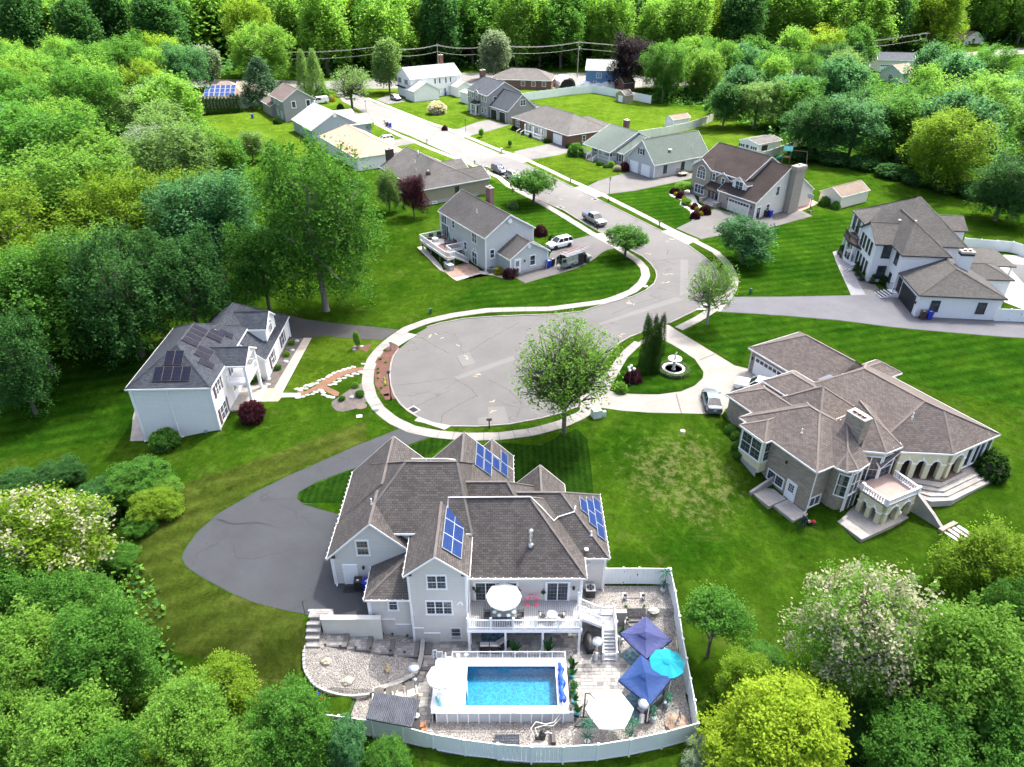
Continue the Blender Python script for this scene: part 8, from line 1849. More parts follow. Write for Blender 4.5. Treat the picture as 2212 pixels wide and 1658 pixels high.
# carport, white domes at the blue house
p=P(zj(1310,335));t=thing('shelter_tent','round topped grey shelter with dark opening beside the brick house','tent',(p.x,p.y,0),R(-75));b=B();n=12;RX,LZ=3.1,7.0
vs=[(0 if k==0 else LZ,RX*math.cos(math.pi*i/n),3.6*math.sin(math.pi*i/n)**.8)for k in range(2)for i in range(n+1)];b.add(vs,[(i,i+1,n+2+i,n+1+i)for i in range(n)]);b.obj('cover',mat('grey_tarp',(0.50,0.51,0.52),0.6),t);b=B();b.add([(LZ-.3,RX*.85*math.cos(math.pi*i/n),3.0*math.sin(math.pi*i/n)**.8)for i in range(n+1)],[tuple(range(n+1))]);b.obj('opening',DARK,t)
for k,q in enumerate((zj(1490,350),zj(1570,348),zj(1665,355))):p=P(q);b=B();b.blob(0,0,.2,3.0+k*.5,2.2,1.9,k,.06,12,8,z_min=-.1);single('covered_boat',b,mat('grey_tarp',(0.50,0.51,0.52)),('low grey covered hump at the left behind the back fence','grey covered hump in the middle behind the back fence','largest grey covered hump beside the red brick shed')[k],'covered vehicle',(p.x,p.y,0),R(-20))
# bins about the street
for lb,q,m_,a,z in(('brown bin on the near kerb far up the street',zt(962,664),BROWNBIN,A,0),('blue bin on the near kerb far up the street',zt(995,675),BLUEBIN,A,0),('blue bin against the grey garage wing',zu(352,1300),BLUEBIN,30,.03),('black bin against the grey garage wing',zu(392,1280),BLACKBIN,30,.03),('dark brown bin beside the red ball shrub',zf(1100,1045),BROWNBIN,30,0),('black bin beside the side door of the stone fronted house',zg(1345,738),BLACKBIN,30,.03),('blue bin beside the side door of the stone fronted house',zg(1374,740),BLUEBIN,30,.03),('brown bin at the wall of the modern garage',zh(1253,1378),BROWNBIN,-8,.03),('blue bin at the wall of the modern garage',zh(1312,1380),BLUEBIN,-8,.03),('blue bin at the green roofed garage corner',zg(775,402),BLUEBIN,30,0),('brown bin at the green roofed garage corner',zg(748,405),BROWNBIN,30,0),('blue bin behind the grey gabled house',zi(657,650),BLUEBIN,20,0),('blue bin at the white colonial side porch',zt(1610,322),BLUEBIN,20,0)):
 p=P(q,z);bin_(lb,p.x,p.y,z,R(a),m_,group='wheelie bins about the street',scale=1.12)
# deck furniture of the grey house
def hp5(x,y,z):return hp(h5,x,y,z)
for k,(x,y,a)in enumerate(((-13.3,-2.9,60),(-12.3,-4.0,150),(-13.3,-1.4,60))):
 t=thing('patio_armchair',('dark armchair on the outer edge of the brown deck','dark armchair nearest the deck corner','dark armchair close to the house wall on the brown deck')[k],'chair',hp5(x,y,1.55),R(a+A),'armchairs on the brown deck');b=B();b.box(0,0,.05,.75,.75,.38);b.obj('seat',CHM,t);b=B();b.box(0,.33,.43,.75,.12,.5);b.obj('backrest',CHM,t);b=B();b.box(-.35,0,.43,.1,.7,.18);b.box(.35,0,.43,.1,.7,.18);split('armrest',b,CHM,t)
t=thing('fire_table','round pale fire table between the dark armchairs','table',hp5(-12.1,-2.7,1.55));b=B();b.lathe(0,0,[(.5,0),(.5,.5),(.56,.5),(.56,.56),(.2,.56)],18);b.obj('drum',CREAMC,t)
b=B();b.prism([(-1.4,-1.1),(1.4,-1.1),(1.4,1.1),(-1.4,1.1)],0,.012);single('outdoor_rug',b,mat('pale_rug',(0.5,0.48,0.45),0.9),'pale rug on the brown deck of the grey house','rug',hp5(-11.9,-2.3,1.552),R(A))
t=thing('patio_table','dark dining table on the brown deck of the grey house','table',hp5(-9.2,-1.6,1.55),R(A));b=B();b.box(0,0,.7,1.7,.95,.05);b.obj('tabletop',CHM,t);b=B()
for sx in(-.7,.7):
 for sy in(-.38,.38):b.box(sx,sy,0,.07,.07,.7)
split('leg',b,CHM,t)
for k,(dx,dy,a)in enumerate(((-1.2,0,90),(1.2,0,-90),(-.4,.8,0),(.4,.8,0))):q=hp5(-9.2+dx,-1.6+dy,1.55);dchair(('brown wicker chair at the outer end of the deck table','brown wicker chair at the stair end of the deck table','brown wicker chair on the wall side of the deck table, outer one','brown wicker chair on the wall side of the deck table, stair side')[k],q[0],q[1],1.55,R(a+A),mat('brown_wicker',(0.11,0.075,0.05),0.8),'wicker chairs on the brown deck')
t=thing('closed_umbrella','closed teal umbrella standing in the brown deck table','umbrella',hp5(-9.2,-1.6,1.55));b=B();b.tube([(0,0,0),(0,0,2.5)],.03,6);b.obj('pole',GREYWOOD,t);b=B();b.lathe(0,0,[(.13,.95),(.16,1.2),(.09,2.0),(.03,2.5)],10);b.obj('folded_canopy',mat('dull_teal',(0.07,0.20,0.20),0.8),t,True)
p=P(zf(545,985));t=thing('deck_box','grey resin deck box on the stamped patio','storage box',(p.x,p.y,0.02),R(A));b=B();b.box(0,0,0,1.9,.85,.75);b.obj('box',CUSH,t);b=B();b.box(0,0,.75,2.0,.95,.1);b.obj('lid',CUSH,t)
p=P(zf(897,1018));t=thing('air_conditioner','round grey air conditioner beside the grey house wall','air conditioner',(p.x,p.y,0));b=B();b.lathe(0,0,[(.5,0),(.5,.75),(.42,.82),(.02,.82)],18);b.obj('casing',mat('ac_grey',(0.12,0.13,0.13),0.6),t);b=B();b.lathe(0,0,[(.3,.83),(.3,.84)],14);b.obj('grille',BLACK,t)
b=B();b.lathe(0,0,[(.16,0),(.19,.38),(.17,.38)],12);p=P(zf(1458,985));single('white_bucket',b,WHITE,'white bucket on the driveway behind the work van','bucket',(p.x,p.y,.03))
p=P(zu(325,1315));b=B();b.bar((0,0,0),(.25,.15,1.9),.2,.04);single('leaning_board',b,WHITE,'white board leaning by the blue bin at the grey garage wing','board',(p.x,p.y,.03))
# ------------------------------------------------------------------ front garden of the white solar house
sheet('mulch_bed',W(zv,(1530,370),(1580,345),(1648,378),(1600,440),(1560,540),(1530,680),(1540,860),(1590,950),(1618,1020),(1480,1045),(1400,930),(1345,850),(1335,700),(1350,570),(1400,470),(1470,400)),MULCH,0.05,'red mulch bed at the cul-de-sac edge')
sheet('gravel_path',W(zv,(380,935),(430,930),(480,935),(600,870),(690,805),(760,745),(860,690),(980,660),(1110,640),(1238,626),(1232,668),(1120,690),(1000,720),(880,780),(800,830),(745,870),(820,905),(905,945),(895,985),(850,995),(770,955),(690,905),(600,920),(500,970),(430,1000),(380,995)),PATHM,0.03,'brown gravel path forking through the lawn')
sheet('stone_walk',W(zv,(190,955),(420,955),(430,1000),(175,1008)),mat('white_flagstone',(0.56,0.56,0.55),0.8,0.1,3.0,fine=5.0,co='World'),0.035,'white flagstone piece joining walk and gravel path')
sheet('mulch_bed',W(zv,(900,1000),(1000,930),(1100,850),(1220,825),(1240,900),(1300,1045),(1210,1075),(1220,1120),(1100,1150),(940,1190),(860,1170),(805,1110),(810,1060)),GMULCH,0.02,'rounded grey mulch bed with young shrubs')
sheet('mulch_bed',W(zv,(1060,395),(1100,362),(1200,365),(1315,335),(1245,445),(1180,415),(1090,432)),MULCH,0.02,'little mulch bed round the sapling')
sheet('brown_landing',W(ze,(1035,850),(1165,852),(1240,890),(1190,948),(1005,948)),mat('rust_concrete',(0.42,0.31,0.25),0.85,0.15,1.0,fine=6.0,co='World'),0.035,'rust stained landing before the columned porch')
STO=[mat('white_stone',(0.44,0.44,0.425),0.85,0.08,4.0),mat('pinkish_stone',(0.52,0.46,0.41),0.85,0.1,4.0)]
rng=random.Random(5);sb=[]
for k in range(5):b=B();b.blob(0,0,0,.34,.2,.09,k,.25,9,4,z_min=-.3);sb.append(b.mesh('stepping_stone',STO[0]))
for sk,(x,y)in enumerate(((1200,592),(1078,630),(1020,646),(962,663),(903,684),(840,704),(790,732),(758,754),(700,783),(650,800),(622,833),(570,842),(545,868),(495,860),(488,902),(435,895),(412,920),(378,903),(388,1012),(452,1003),(508,980),(574,966),(612,942),(663,918),(690,935),(705,952),(710,980),(752,992),(775,1003),(800,1008),(822,1010),(785,855),(842,845),(848,818),(902,808),(906,780),(965,770),(1003,737),(1045,745),(1090,714),(1128,720),(1162,690),(1195,705))):
 p=P(zv(x,y));o=link('stepping_stone',sb[rng.randrange(5)]);o.location=(p.x,p.y,.03);o.rotation_euler[2]=rng.uniform(-.3,.5);s_=rng.uniform(.85,1.15);o.scale=(s_,s_,1)
 tag(o,('%s flat white stone from the sidewalk on the upper edge of the brown path'%OR_[sk]if sk<18 else '%s flat white stone from the flagstones on the lower edge of the brown path'%OR_[sk-18]if sk<31 else '%s flat white stone from the fork on the inner edge of the brown path'%OR_[sk-31]),'stone','white border stones of the gravel path')
for k,(q,s_)in enumerate(((ze(1330,502),.3),(ze(1295,570),.3),(ze(1245,655),.35),(ze(1115,785),.4),(ze(1118,825),.3),(zv(1095,385),.22),(zv(1182,375),.25),(zv(1090,418),.25),(zv(1060,1010),.3))):p=P(q);b=B();b.blob(0,0,.06,s_,s_*.8,s_*.5,k,.25,9,6);single('garden_stone',b,mat('bluish_stone',(0.36,0.42,0.42),0.85,0.2,3.0),('bluish stone at the far end of the grey mulch bed','bluish stone by the second window of the wing','bluish stone by the first window of the wing','largest bluish stone near the balcony columns','small bluish stone nearest the rust landing','pale stone left of the sapling','pale stone right of the sapling','pale stone in front of the sapling','pale stone in the rounded grey bed')[k],'stone',(p.x,p.y,.0))
p=G(zv(1175,1118));b=B();b.lathe(0,0,[(.62,0),(.62,.04),(.02,.04)],18);single('manhole_lid',b,mat('brown_lid',(0.13,0.10,0.085),0.9),'round brown lid at the edge of the grey bed','lid',(p.x,p.y,p.z))
for(q,lb)in((zs(1465,1465),'pale tree stump on the patchy lawn'),):p=G(q);b=B();b.lathe(0,0,[(.3,-.1),(.26,.22),(.02,.22)],10);single('tree_stump',b,STO[1],lb,'tree stump',(p.x,p.y,p.z))
# ------------------------------------------------------------------ the gardener with the mower
def person_mowing():
 p=G(zq(610,1455));t=thing('person','person in dark blue overalls pushing a red and black lawn mower','person',(p.x,p.y,p.z),R(25))
 V=[(0,0,.95),(0,0,1.2),(.06,0,1.42),(.10,0,1.55),(.13,0,1.62),(.16,0,1.76),(.0,.10,.9),(-.10,.11,.5),(-.34,.12,.09),(-.2,.12,.04),(0,-.10,.9),(.22,-.10,.48),(.20,-.10,.08),(.36,-.10,.04),(.05,.2,1.42),(.16,.26,1.16),(.44,.2,1.02),(.52,.19,1.0),(.05,-.2,1.42),(.16,-.26,1.16),(.44,-.2,1.02),(.52,-.19,1.0)]
 Ed=[(0,1),(1,2),(2,3),(3,4),(4,5),(0,6),(6,7),(7,8),(8,9),(0,10),(10,11),(11,12),(12,13),(2,14),(14,15),(15,16),(16,17),(2,18),(18,19),(19,20),(20,21)]
 Rd=[.15,.16,.15,.06,.085,.075,.10,.07,.05,.045,.10,.07,.05,.045,.075,.052,.042,.045,.075,.052,.042,.045]
 me=bpy.data.meshes.new('person_body');me.from_pydata(V,Ed,[]);o=link('body',me,t)
 md=o.modifiers.new('skin','SKIN');sv=me.skin_vertices[0].data
 for i,r_ in enumerate(Rd):sv[i].radius=(r_,r_)
 sv[0].use_root=True
 ss=o.modifiers.new('sub','SUBSURF');ss.levels=2;ss.render_levels=2
 cl=mat('navy_overalls',(0.012,0.022,0.06),0.85);sk=mat('skin_tone',(0.48,0.27,0.19),0.6)
 me.materials.append(cl);me.materials.append(sk)
 dg=bpy.context.evaluated_depsgraph_get();m2=bpy.data.meshes.new_from_object(o.evaluated_get(dg));o.modifiers.clear();o.data=m2
 if len(m2.materials)<2:m2.materials.clear();m2.materials.append(cl);m2.materials.append(sk)
 for pl in m2.polygons:c=pl.center;pl.use_smooth=True;pl.material_index=1 if(c.z>1.53 or(c.x>.22 and c.z>.9 and abs(c.y)>.12))else 0
 b=B();b.blob(.10,0,1.80,.09,.085,.06,2,.05,10,6);b.obj('hair',mat('grey_hair',(0.2,0.18,0.16),0.9),t)
 for sy in(-1,1):
  for k in range(4):b=B();b.tube([(.53,sy*.19+(k-1.5)*.022,1.0),(.585,sy*.19+(k-1.5)*.022,.99),(.585,sy*.19+(k-1.5)*.022,.955)],.0095,5);b.obj('finger',sk,t)
 for sg,(fx,fy)in((1,(-.24,.12)),(-1,(.3,-.10))):b=B();b.blob(fx,fy,.04,.14,.055,.05,1,.05);b.obj('shoe',BLACK,t)
 c,s=math.cos(R(25)),math.sin(R(25));m=thing('lawn_mower','black and red push mower held by the gardener','lawn mower',(p.x+1.35*c,p.y+1.35*s,p.z),R(25))
 b=B();b.box(0,0,.1,.75,.52,.14,taper=.85);b.obj('deck',BLACK,m);b=B();b.lathe(.05,0,[(.2,.24),(.2,.36),(.12,.44)],12);b.obj('engine',mat('mower_red',(0.38,0.02,0.02),0.4),m)
 for sx in(-.32,.32):
  for sy in(-.28,.28):b=B();b.tube([(sx,sy-.03,.1),(sx,sy+.03,.1)],.1,10);b.obj('wheel',RUBBER,m)
 b=B();b.tube([(-.35,.2,.2),(-.8,.2,.98),(-.8,-.2,.98),(-.35,-.2,.2)],.015,6);b.obj('handle',BLACK,m);b=B();b.box(-.5,0,.25,.4,.4,.32,taper=.8);b.obj('grass_bag',BLACK,m)
person_mowing()
# ================================================================== TREES AND SHRUBS
def leaf_cloud(name,cen,size,tones,mats,seed,aspect=.62,slots=None,up=1.0,zk=1.0):
 """one small four-cornered leaf spray per centre, random tilt"""
 g=np.random.default_rng(seed);n=len(cen)
 nrm=g.normal(size=(n,3));nrm[:,2]=np.abs(nrm[:,2])+up;nrm/=np.linalg.norm(nrm,axis=1)[:,None]
 t=g.normal(size=(n,3));t-=(t*nrm).sum(1)[:,None]*nrm;t/=np.linalg.norm(t,axis=1)[:,None]
 s=np.cross(nrm,t);L_=(size*g.uniform(.6,1.35,n))[:,None];w=L_*aspect
 bend=nrm*L_*.25;t[:,2]*=zk;s[:,2]*=zk;bend[:,2]*=zk
 v=np.stack([cen-t*L_,cen+s*w-bend*.4,cen+t*L_,cen-s*w-bend*.4],1).reshape(-1,3)
 me=bpy.data.meshes.new(name);me.vertices.add(4*n);me.vertices.foreach_set('co',v.astype(np.float32).ravel())
 me.loops.add(4*n);me.loops.foreach_set('vertex_index',np.arange(4*n,dtype=np.int32));me.polygons.add(n)
 me.polygons.foreach_set('loop_start',np.arange(0,4*n,4,dtype=np.int32));me.polygons.foreach_set('loop_total',np.full(n,4,np.int32))
 for m in mats:me.materials.append(m)
 if slots is not None:me.polygons.foreach_set('material_index',slots.astype(np.int32))
 a=me.attributes.new('tone','FLOAT','POINT');a.data.foreach_set('value',np.repeat(np.clip(tones,0,1),4).astype(np.float32))
 me.update(calc_edges=True);return me
def crown_points(seed,nclump,per,lobes,spread,shell=.72,squash=1.0):
 """leaf centres in unit space: lobes = (x,y,z,rx,ry,rz); clumps sit towards the outside of the lobes"""
 g=np.random.default_rng(seed);lob=np.array(lobes);vol=lob[:,3]*lob[:,4]*lob[:,5];pick=g.choice(len(lob),nclump,p=vol/vol.sum())
 d=g.normal(size=(nclump,3));d[:,2]+=.25;d/=np.linalg.norm(d,axis=1)[:,None]
 r=shell+(1-shell)*g.random(nclump)**.6;deep=g.random(nclump)<.22;r[deep]*=g.uniform(.35,.9,deep.sum())
 cc=lob[pick,:3]+d*r[:,None]*lob[pick,3:6]
 ct=g.random(nclump);cs=spread*g.uniform(.6,1.4,nclump)
 off=g.normal(size=(nclump,per,3))*cs[:,None,None];off[...,2]*=squash
 cen=(cc[:,None,:]+off).reshape(-1,3);tn=np.repeat(ct,per)*.65+g.random(nclump*per)*.35
 return cen,tn,cc
def limbs(b,seed,cc,z0,zf,r0,n=9,tw=2,lean=(0,0)):
 """tapered trunk, limbs reaching clump centres, and a few twigs off each limb"""
 r_=random.Random(seed);top=Vector((lean[0],lean[1],zf));mid=Vector((lean[0]*.4+r_.uniform(-.03,.03),lean[1]*.4,zf*.5))
 b.tube([(0,0,-.03),(0,0,.015),mid,top],[r0*1.5,r0,r0*.8,r0*.35],8)
 ids=[r_.randrange(len(cc))for _ in range(n)]
 for i in ids:
  tgt=Vector(cc[i])*.96;zs_=r_.uniform(z0,zf*.9);k=zs_/zf;st=Vector((top.x*k,top.y*k,zs_));md=st.lerp(tgt,.5)+Vector((r_.uniform(-.06,.06),r_.uniform(-.06,.06),-.03))
  b.tube([st,md,tgt],[r0*.45,r0*.26,r0*.09],5)
  for _ in range(tw):
   j=r_.randrange(len(cc));t2=Vector(cc[j]);s2=md.lerp(tgt,r_.random()*.7)
   if(t2-s2).length<.75:b.tube([s2,s2.lerp(t2,.5)+Vector((0,0,.02)),t2],[r0*.16,r0*.1,r0*.04],4)
BARK=mat('grey_bark',(0.11,0.095,0.08),0.9,0.3,6.0,bmp=.4);BARKP=mat('pale_bark',(0.22,0.20,0.18),0.9,0.25,6.0,bmp=.4);BARKD=mat('dark_bark',(0.055,0.048,0.042),0.9,0.3,6.0)
LF={k:leafmat('leaf_'+k,a,c,t)for k,a,c,t in(('mid',(0.060,0.185,0.024),(0.135,0.330,0.051),.5),('bright',(0.125,0.290,0.033),(0.240,0.450,0.075),.52),('dark',(0.034,0.115,0.027),(0.080,0.215,0.054),.45),('blue',(0.056,0.185,0.060),(0.135,0.330,0.128),.48),('olive',(0.115,0.225,0.053),(0.215,0.365,0.112),.5),('lime',(0.250,0.400,0.022),(0.420,0.560,0.053),.52),('sage',(0.165,0.250,0.135),(0.300,0.390,0.255),.48),('red',(0.040,0.012,0.017),(0.090,0.022,0.032),.3),('plum',(0.018,0.012,0.016),(0.040,0.025,0.032),.2),('pine',(0.036,0.100,0.050),(0.100,0.195,0.090),.25),('cypress',(0.016,0.055,0.008),(0.050,0.115,0.018),.25),('white',(0.43,0.43,0.27),(0.60,0.58,0.42),.4),('gold',(0.26,0.24,0.018),(0.42,0.38,0.035),.4),('yellowgreen',(0.150,0.290,0.020),(0.280,0.435,0.045),.52))}
def lobes_round(seed,n=9,z0=.18,rr=.42,flat=1.0):
 g=random.Random(seed);out=[(0,0,.58,.68,.68,.38)]
 for i in range(n):
  a=2.4*i+g.uniform(-.3,.3);q=g.uniform(.35,.66);z=z0+.1+(.88-z0-.12)*((i+.5)/n)*flat
  s=rr*g.uniform(.75,1.15)*(1.0 if z<.7 else.8);out.append((q*math.cos(a),q*math.sin(a),z,s,s,s*.5))
 return out
PROTO={}
def proto(key,seed,lobes,ncl,per,spread,leaf,zf=.75,r0=.06,nl=9,tw=2,shell=.72,mats=None,whitefrac=0,squash=.55,z0=.22,bark=BARK,extra=None,aspect=.62):
 cen,tn,cc=crown_points(seed,ncl,per,lobes,spread,shell,squash)
 slots=None
 if whitefrac:slots=(np.repeat(np.random.default_rng(seed+9).random(ncl)<whitefrac,per)&(np.random.default_rng(seed+3).random(ncl*per)<.8)).astype(np.int32)
 cm=leaf_cloud('crown',cen,leaf,tn,mats or[LF['mid']],seed+1,aspect,slots,zk=.42)
 b=B();limbs(b,seed,cc,z0,zf,r0,nl,tw)
 if extra:extra(b,cc)
 PROTO[key]=(cm,b.mesh('trunk',bark,True));return PROTO[key]
for k,sd_ in enumerate((3,17,29,41)):proto('round%d'%k,sd_,lobes_round(sd_,10+k),300,40,.075,.040,r0=.05,nl=10)
proto('big0',51,lobes_round(51,16,.10,.40),620,46,.055,.025,r0=.055,nl=16,tw=3);proto('big1',67,lobes_round(67,14,.2,.42),560,46,.06,.027,r0=.05,nl=14,tw=3)
proto('near0',71,lobes_round(71,15,.15,.4),900,46,.05,.024,r0=.04,nl=14,tw=3);proto('near1',83,lobes_round(83,13,.2,.42),820,46,.052,.025,r0=.04,nl=14,tw=3)
proto('oval',91,[(0,0,.58,.7,.7,.42),(.2,.1,.4,.6,.6,.22),(-.2,-.1,.75,.5,.5,.2),(0,.2,.3,.55,.55,.15)],330,40,.075,.042,r0=.05)
def twig_fan(b,cc):
 r_=random.Random(8)
 for c in cc[::2]:
  t=Vector(c);s=Vector((t.x*.55,t.y*.55,.34+(t.z-.34)*.6))+Vector((r_.uniform(-.12,.12),r_.uniform(-.12,.12),r_.uniform(-.05,.02)))
  b.tube([s,s.lerp(t,.5)+Vector((r_.uniform(-.03,.03),r_.uniform(-.03,.03),.012)),t],[.0075,.005,.002],4)
VASE=[(0,0,.60,.88,.88,.38),(.5,.2,.52,.48,.48,.26),(-.5,.1,.5,.48,.48,.26),(.1,-.5,.48,.48,.48,.26),(-.1,.45,.6,.5,.5,.26)]
proto('airy',103,VASE,800,11,.055,.024,zf=.55,r0=.045,nl=34,tw=8,shell=.3,z0=.2,extra=twig_fan);proto('airy2',109,VASE,460,9,.06,.032,zf=.6,r0=.05,nl=20,tw=5,shell=.5,z0=.25,extra=twig_fan)
proto('vase',113,[(0,0,.62,.9,.9,.26),(.5,.1,.55,.48,.48,.2),(-.5,0,.58,.45,.45,.2),(0,.5,.6,.45,.45,.2),(.05,-.5,.52,.45,.45,.2)],260,30,.075,.042,zf=.5,r0=.06,nl=14,tw=3,z0=.18,extra=twig_fan,bark=BARKD)
proto('locust',127,lobes_round(127,14,.25,.36),700,34,.05,.023,r0=.035,nl=18,tw=4,shell=.6,mats=[LF['bright'],LF['white']],whitefrac=.52);proto('locust2',131,lobes_round(131,12,.2,.4),620,34,.055,.026,r0=.035,nl=16,tw=4,shell=.6,mats=[LF['bright'],LF['white']],whitefrac=.2)
proto('crooked',137,[(.0,0,.75,.7,.7,.22),(.55,.1,.6,.45,.45,.2),(-.35,.2,.62,.5,.5,.2),(.7,-.3,.45,.35,.35,.15)],300,22,.07,.036,zf=.55,r0=.05,nl=14,tw=4,shell=.5,z0=.15,bark=BARK)
def cone_pts(seed,n,per,spread,z0=.05,pw=.9,jag=.12):
 g=np.random.default_rng(seed);z=z0+(1-z0)*g.random(n)**1.25;rad=(1-(z-z0)/(1-z0))**pw;a=g.random(n)*6.283;r=rad*(1-.35*g.random(n)**2)*(1+jag*np.sin(a*7+z*40))
 cc=np.stack([r*np.cos(a),r*np.sin(a),z],1);off=g.normal(size=(n,per,3))*spread;off[...,2]*=.35
 return(cc[:,None]+off).reshape(-1,3),np.repeat(g.random(n),per)*.6+g.random(n*per)*.4,cc
def cproto(key,seed,n,per,spread,leaf,pw,m,z0=.06,aspect=.35):
 cen,tn,cc=cone_pts(seed,n,per,spread,z0,pw);b=B();b.tube([(0,0,-.02),(0,0,.5),(0,0,.92)],[.07,.05,.01],7);PROTO[key]=(leaf_cloud('crown',cen,leaf,tn,[m],seed+1,aspect,up=.5,zk=.4 if key!='spire' else.25),b.mesh('trunk',BARKD,True))
cproto('pine',5,360,30,.10,.055,.75,LF['pine'],.1);cproto('spire',7,420,24,.12,.06,.38,LF['cypress'],.01,.4);cproto('loosecone',8,330,26,.12,.05,.6,LF['olive'],.12,.5)
def ball(key,seed,m,n=260,per=14,leaf=.075):
 g=np.random.default_rng(seed);d=g.normal(size=(n,3));d/=np.linalg.norm(d,axis=1)[:,None];d[:,2]=np.abs(d[:,2]);r=.8+.2*g.random(n)
 cc=d*r[:,None];cen=(cc[:,None]+g.normal(size=(n,per,3))*.06).reshape(-1,3);cen[:,2]=np.maximum(cen[:,2],.01);tn=np.repeat(g.random(n),per)*.5+g.random(n*per)*.5
 b=B();b.blob(0,0,.1,.72,.72,.66,seed,.05,10,6,z_min=-.1);PROTO[key]=(leaf_cloud('crown',cen,leaf,tn,[m],seed+1),b.mesh('stem',BARKD))
for k,m in(('ball_red','red'),('ball_gold','gold'),('ball_green','mid'),('ball_dark','cypress'),('ball_olive','olive'),('ball_bright','bright')):ball(k,hash(k)%97 if False else len(k)+3,LF[m])
cen,tn,cc=crown_points(19,420,22,[(0,0,.35,.85,.85,.45),(.4,.2,.3,.5,.5,.4),(-.4,-.2,.3,.5,.5,.4),(0,.4,.4,.5,.5,.4)],.06,.8,.6);cen[:,2]=np.maximum(cen[:,2],.02);b=B();b.blob(0,0,.2,.7,.7,.4,2,.1,10,6,z_min=-.2);PROTO['mound']=(leaf_cloud('crown',cen,.05,tn,[LF['mid']],20),b.mesh('stem',BARKD))
ORD='first second third fourth fifth sixth seventh eighth ninth tenth eleventh twelfth thirteenth fourteenth fifteenth sixteenth seventeenth eighteenth nineteenth twentieth'.split()
TREES=[]
def tree(name,label,x,y,R_,Ht,key,lf=None,z=None,group=None,rz=None,cat='tree',bark=None):
 if z is None:z=ground_z(x,y)-.02 if not inside(YARD,x,y)else float(yard_h(x,y))
 z=min(z,ground_z(x+.3*R_,y),ground_z(x,y-.3*R_))if cat=='tree' else z
 cm,tm=PROTO[key];t=thing(name,label,cat,(x,y,z),rng.uniform(0,6.28)if rz is None else rz,group);t.scale=(R_,R_,Ht)
 tr=link('stem' if key.startswith('ball')or key=='mound' else 'trunk',tm,t);c=link('crown',cm,t)
 if lf:c.material_slots[0].link='OBJECT';c.material_slots[0].material=LF[lf]
 if bark:tr.material_slots[0].link='OBJECT';tr.material_slots[0].material=bark
 TREES.append((x,y,R_));return t
def depth(x,y,z):return y*CP-(z-CAMH)*SP
def tb(name,label,base,top,wpx,key,lf=None,fr=ov,**kw):
 """tree whose foot and top can both be sighted"""
 p=G(fr(*base));h=hgt(fr(*base),p.z,fr(*top));R_=wpx/2*depth(p.x,p.y,p.z+h*.6)/FPX;return tree(name,label,p.x,p.y,R_,h,key,lf,z=p.z,**kw)
def tc(name,label,cen,wpx,Ht,key,lf=None,fr=ov,zg=None,**kw):
 """tree known by the middle of its crown"""
 z=0.0 if zg is None else zg
 for _ in range(6):p=P(fr(*cen),z+.62*Ht);z=ground_z(p.x,p.y)if zg is None else zg
 R_=wpx/2*depth(p.x,p.y,z+.62*Ht)/FPX;return tree(name,label,p.x,p.y,R_,Ht,key,lf,z=z,**kw)
rng=random.Random(21)
# --- single trees one can point at
tb('oak_tree','big mid green oak standing on the lawn beside the dark driveway',(705,672),(690,285),285,'big0','mid',bark=BARKP)
tb('street_tree','large airy tree with grey twigs between the cul-de-sac and the ring driveway',(1218,935),(1195,678),255,'airy','bright',bark=BARK)
tb('street_tree','thin leafing tree on the grass strip by the blue-grey driveway',(1526,702),(1535,555),122,'airy2','bright',bark=BARKP)
tb('street_tree','vase shaped street tree beside the parked cars',(1152,440),(1150,362),106,'vase','mid');tb('street_tree','vase shaped street tree on the bend before the work van',(1350,556),(1350,484),98,'vase','mid')
tb('lawn_tree','rounded green tree on the lawn below the stone house driveway',(1600,566),(1607,468),134,'round1','blue');tb('spreading_tree','pale spreading tree beside the far street lamp',(762,240),(756,140),112,'airy2','olive',bark=BARKD)
tb('spreading_tree','pale olive tree left of the white colonial',(842,200),(848,84),84,'oval','olive');tb('copper_beech','dark purple beech beside the bright blue house',(1360,196),(1355,76),102,'big1','plum')
tb('linden_tree','dense rounded sage green tree behind the low brick house',(1070,172),(1070,68),92,'oval','sage');tb('pine_tree','broad blue-green pine beside the solar ranch',(572,232),(570,128),92,'pine',None)
for k,(x,w)in enumerate(((662,36),(687,42))):tb('larch_tree',('thin feathery tree left of the pair behind the grey gable','thin feathery tree right of the pair behind the grey gable')[k],(x,212-k*-4),(x-2,112),w,'loosecone','olive')
tb('lawn_tree','white flowering dogwood on the lawn of the white colonial',(945,246),(948,214),46,'mound','white');tb('lawn_tree','small round umbrella tree on the far left lawn',(795,290),(797,258),34,'vase','bright');
tb('lawn_tree','tiny round tree at the red brick ranch corner',(1040,297),(1037,278),16,'oval','bright');tb('lawn_tree','tiny round tree in the middle of the ranch lawn',(1102,318),(1102,302),14,'oval','bright')
tb('maple_tree','dark red maple bush behind the tan house',(895,470),(895,378),66,'big1','red');tb('maple_tree','olive green maple beside the dark red maple',(842,458),(845,366),64,'round2','olive')
tb('maple_tree','domed dark red maple in front of the white solar house',(547,908),(545,862),64,'mound','red')
tb('sapling','young sapling in the little mulch bed',(1130,390),(1145,190),20,'oval','bright',fr=zv)
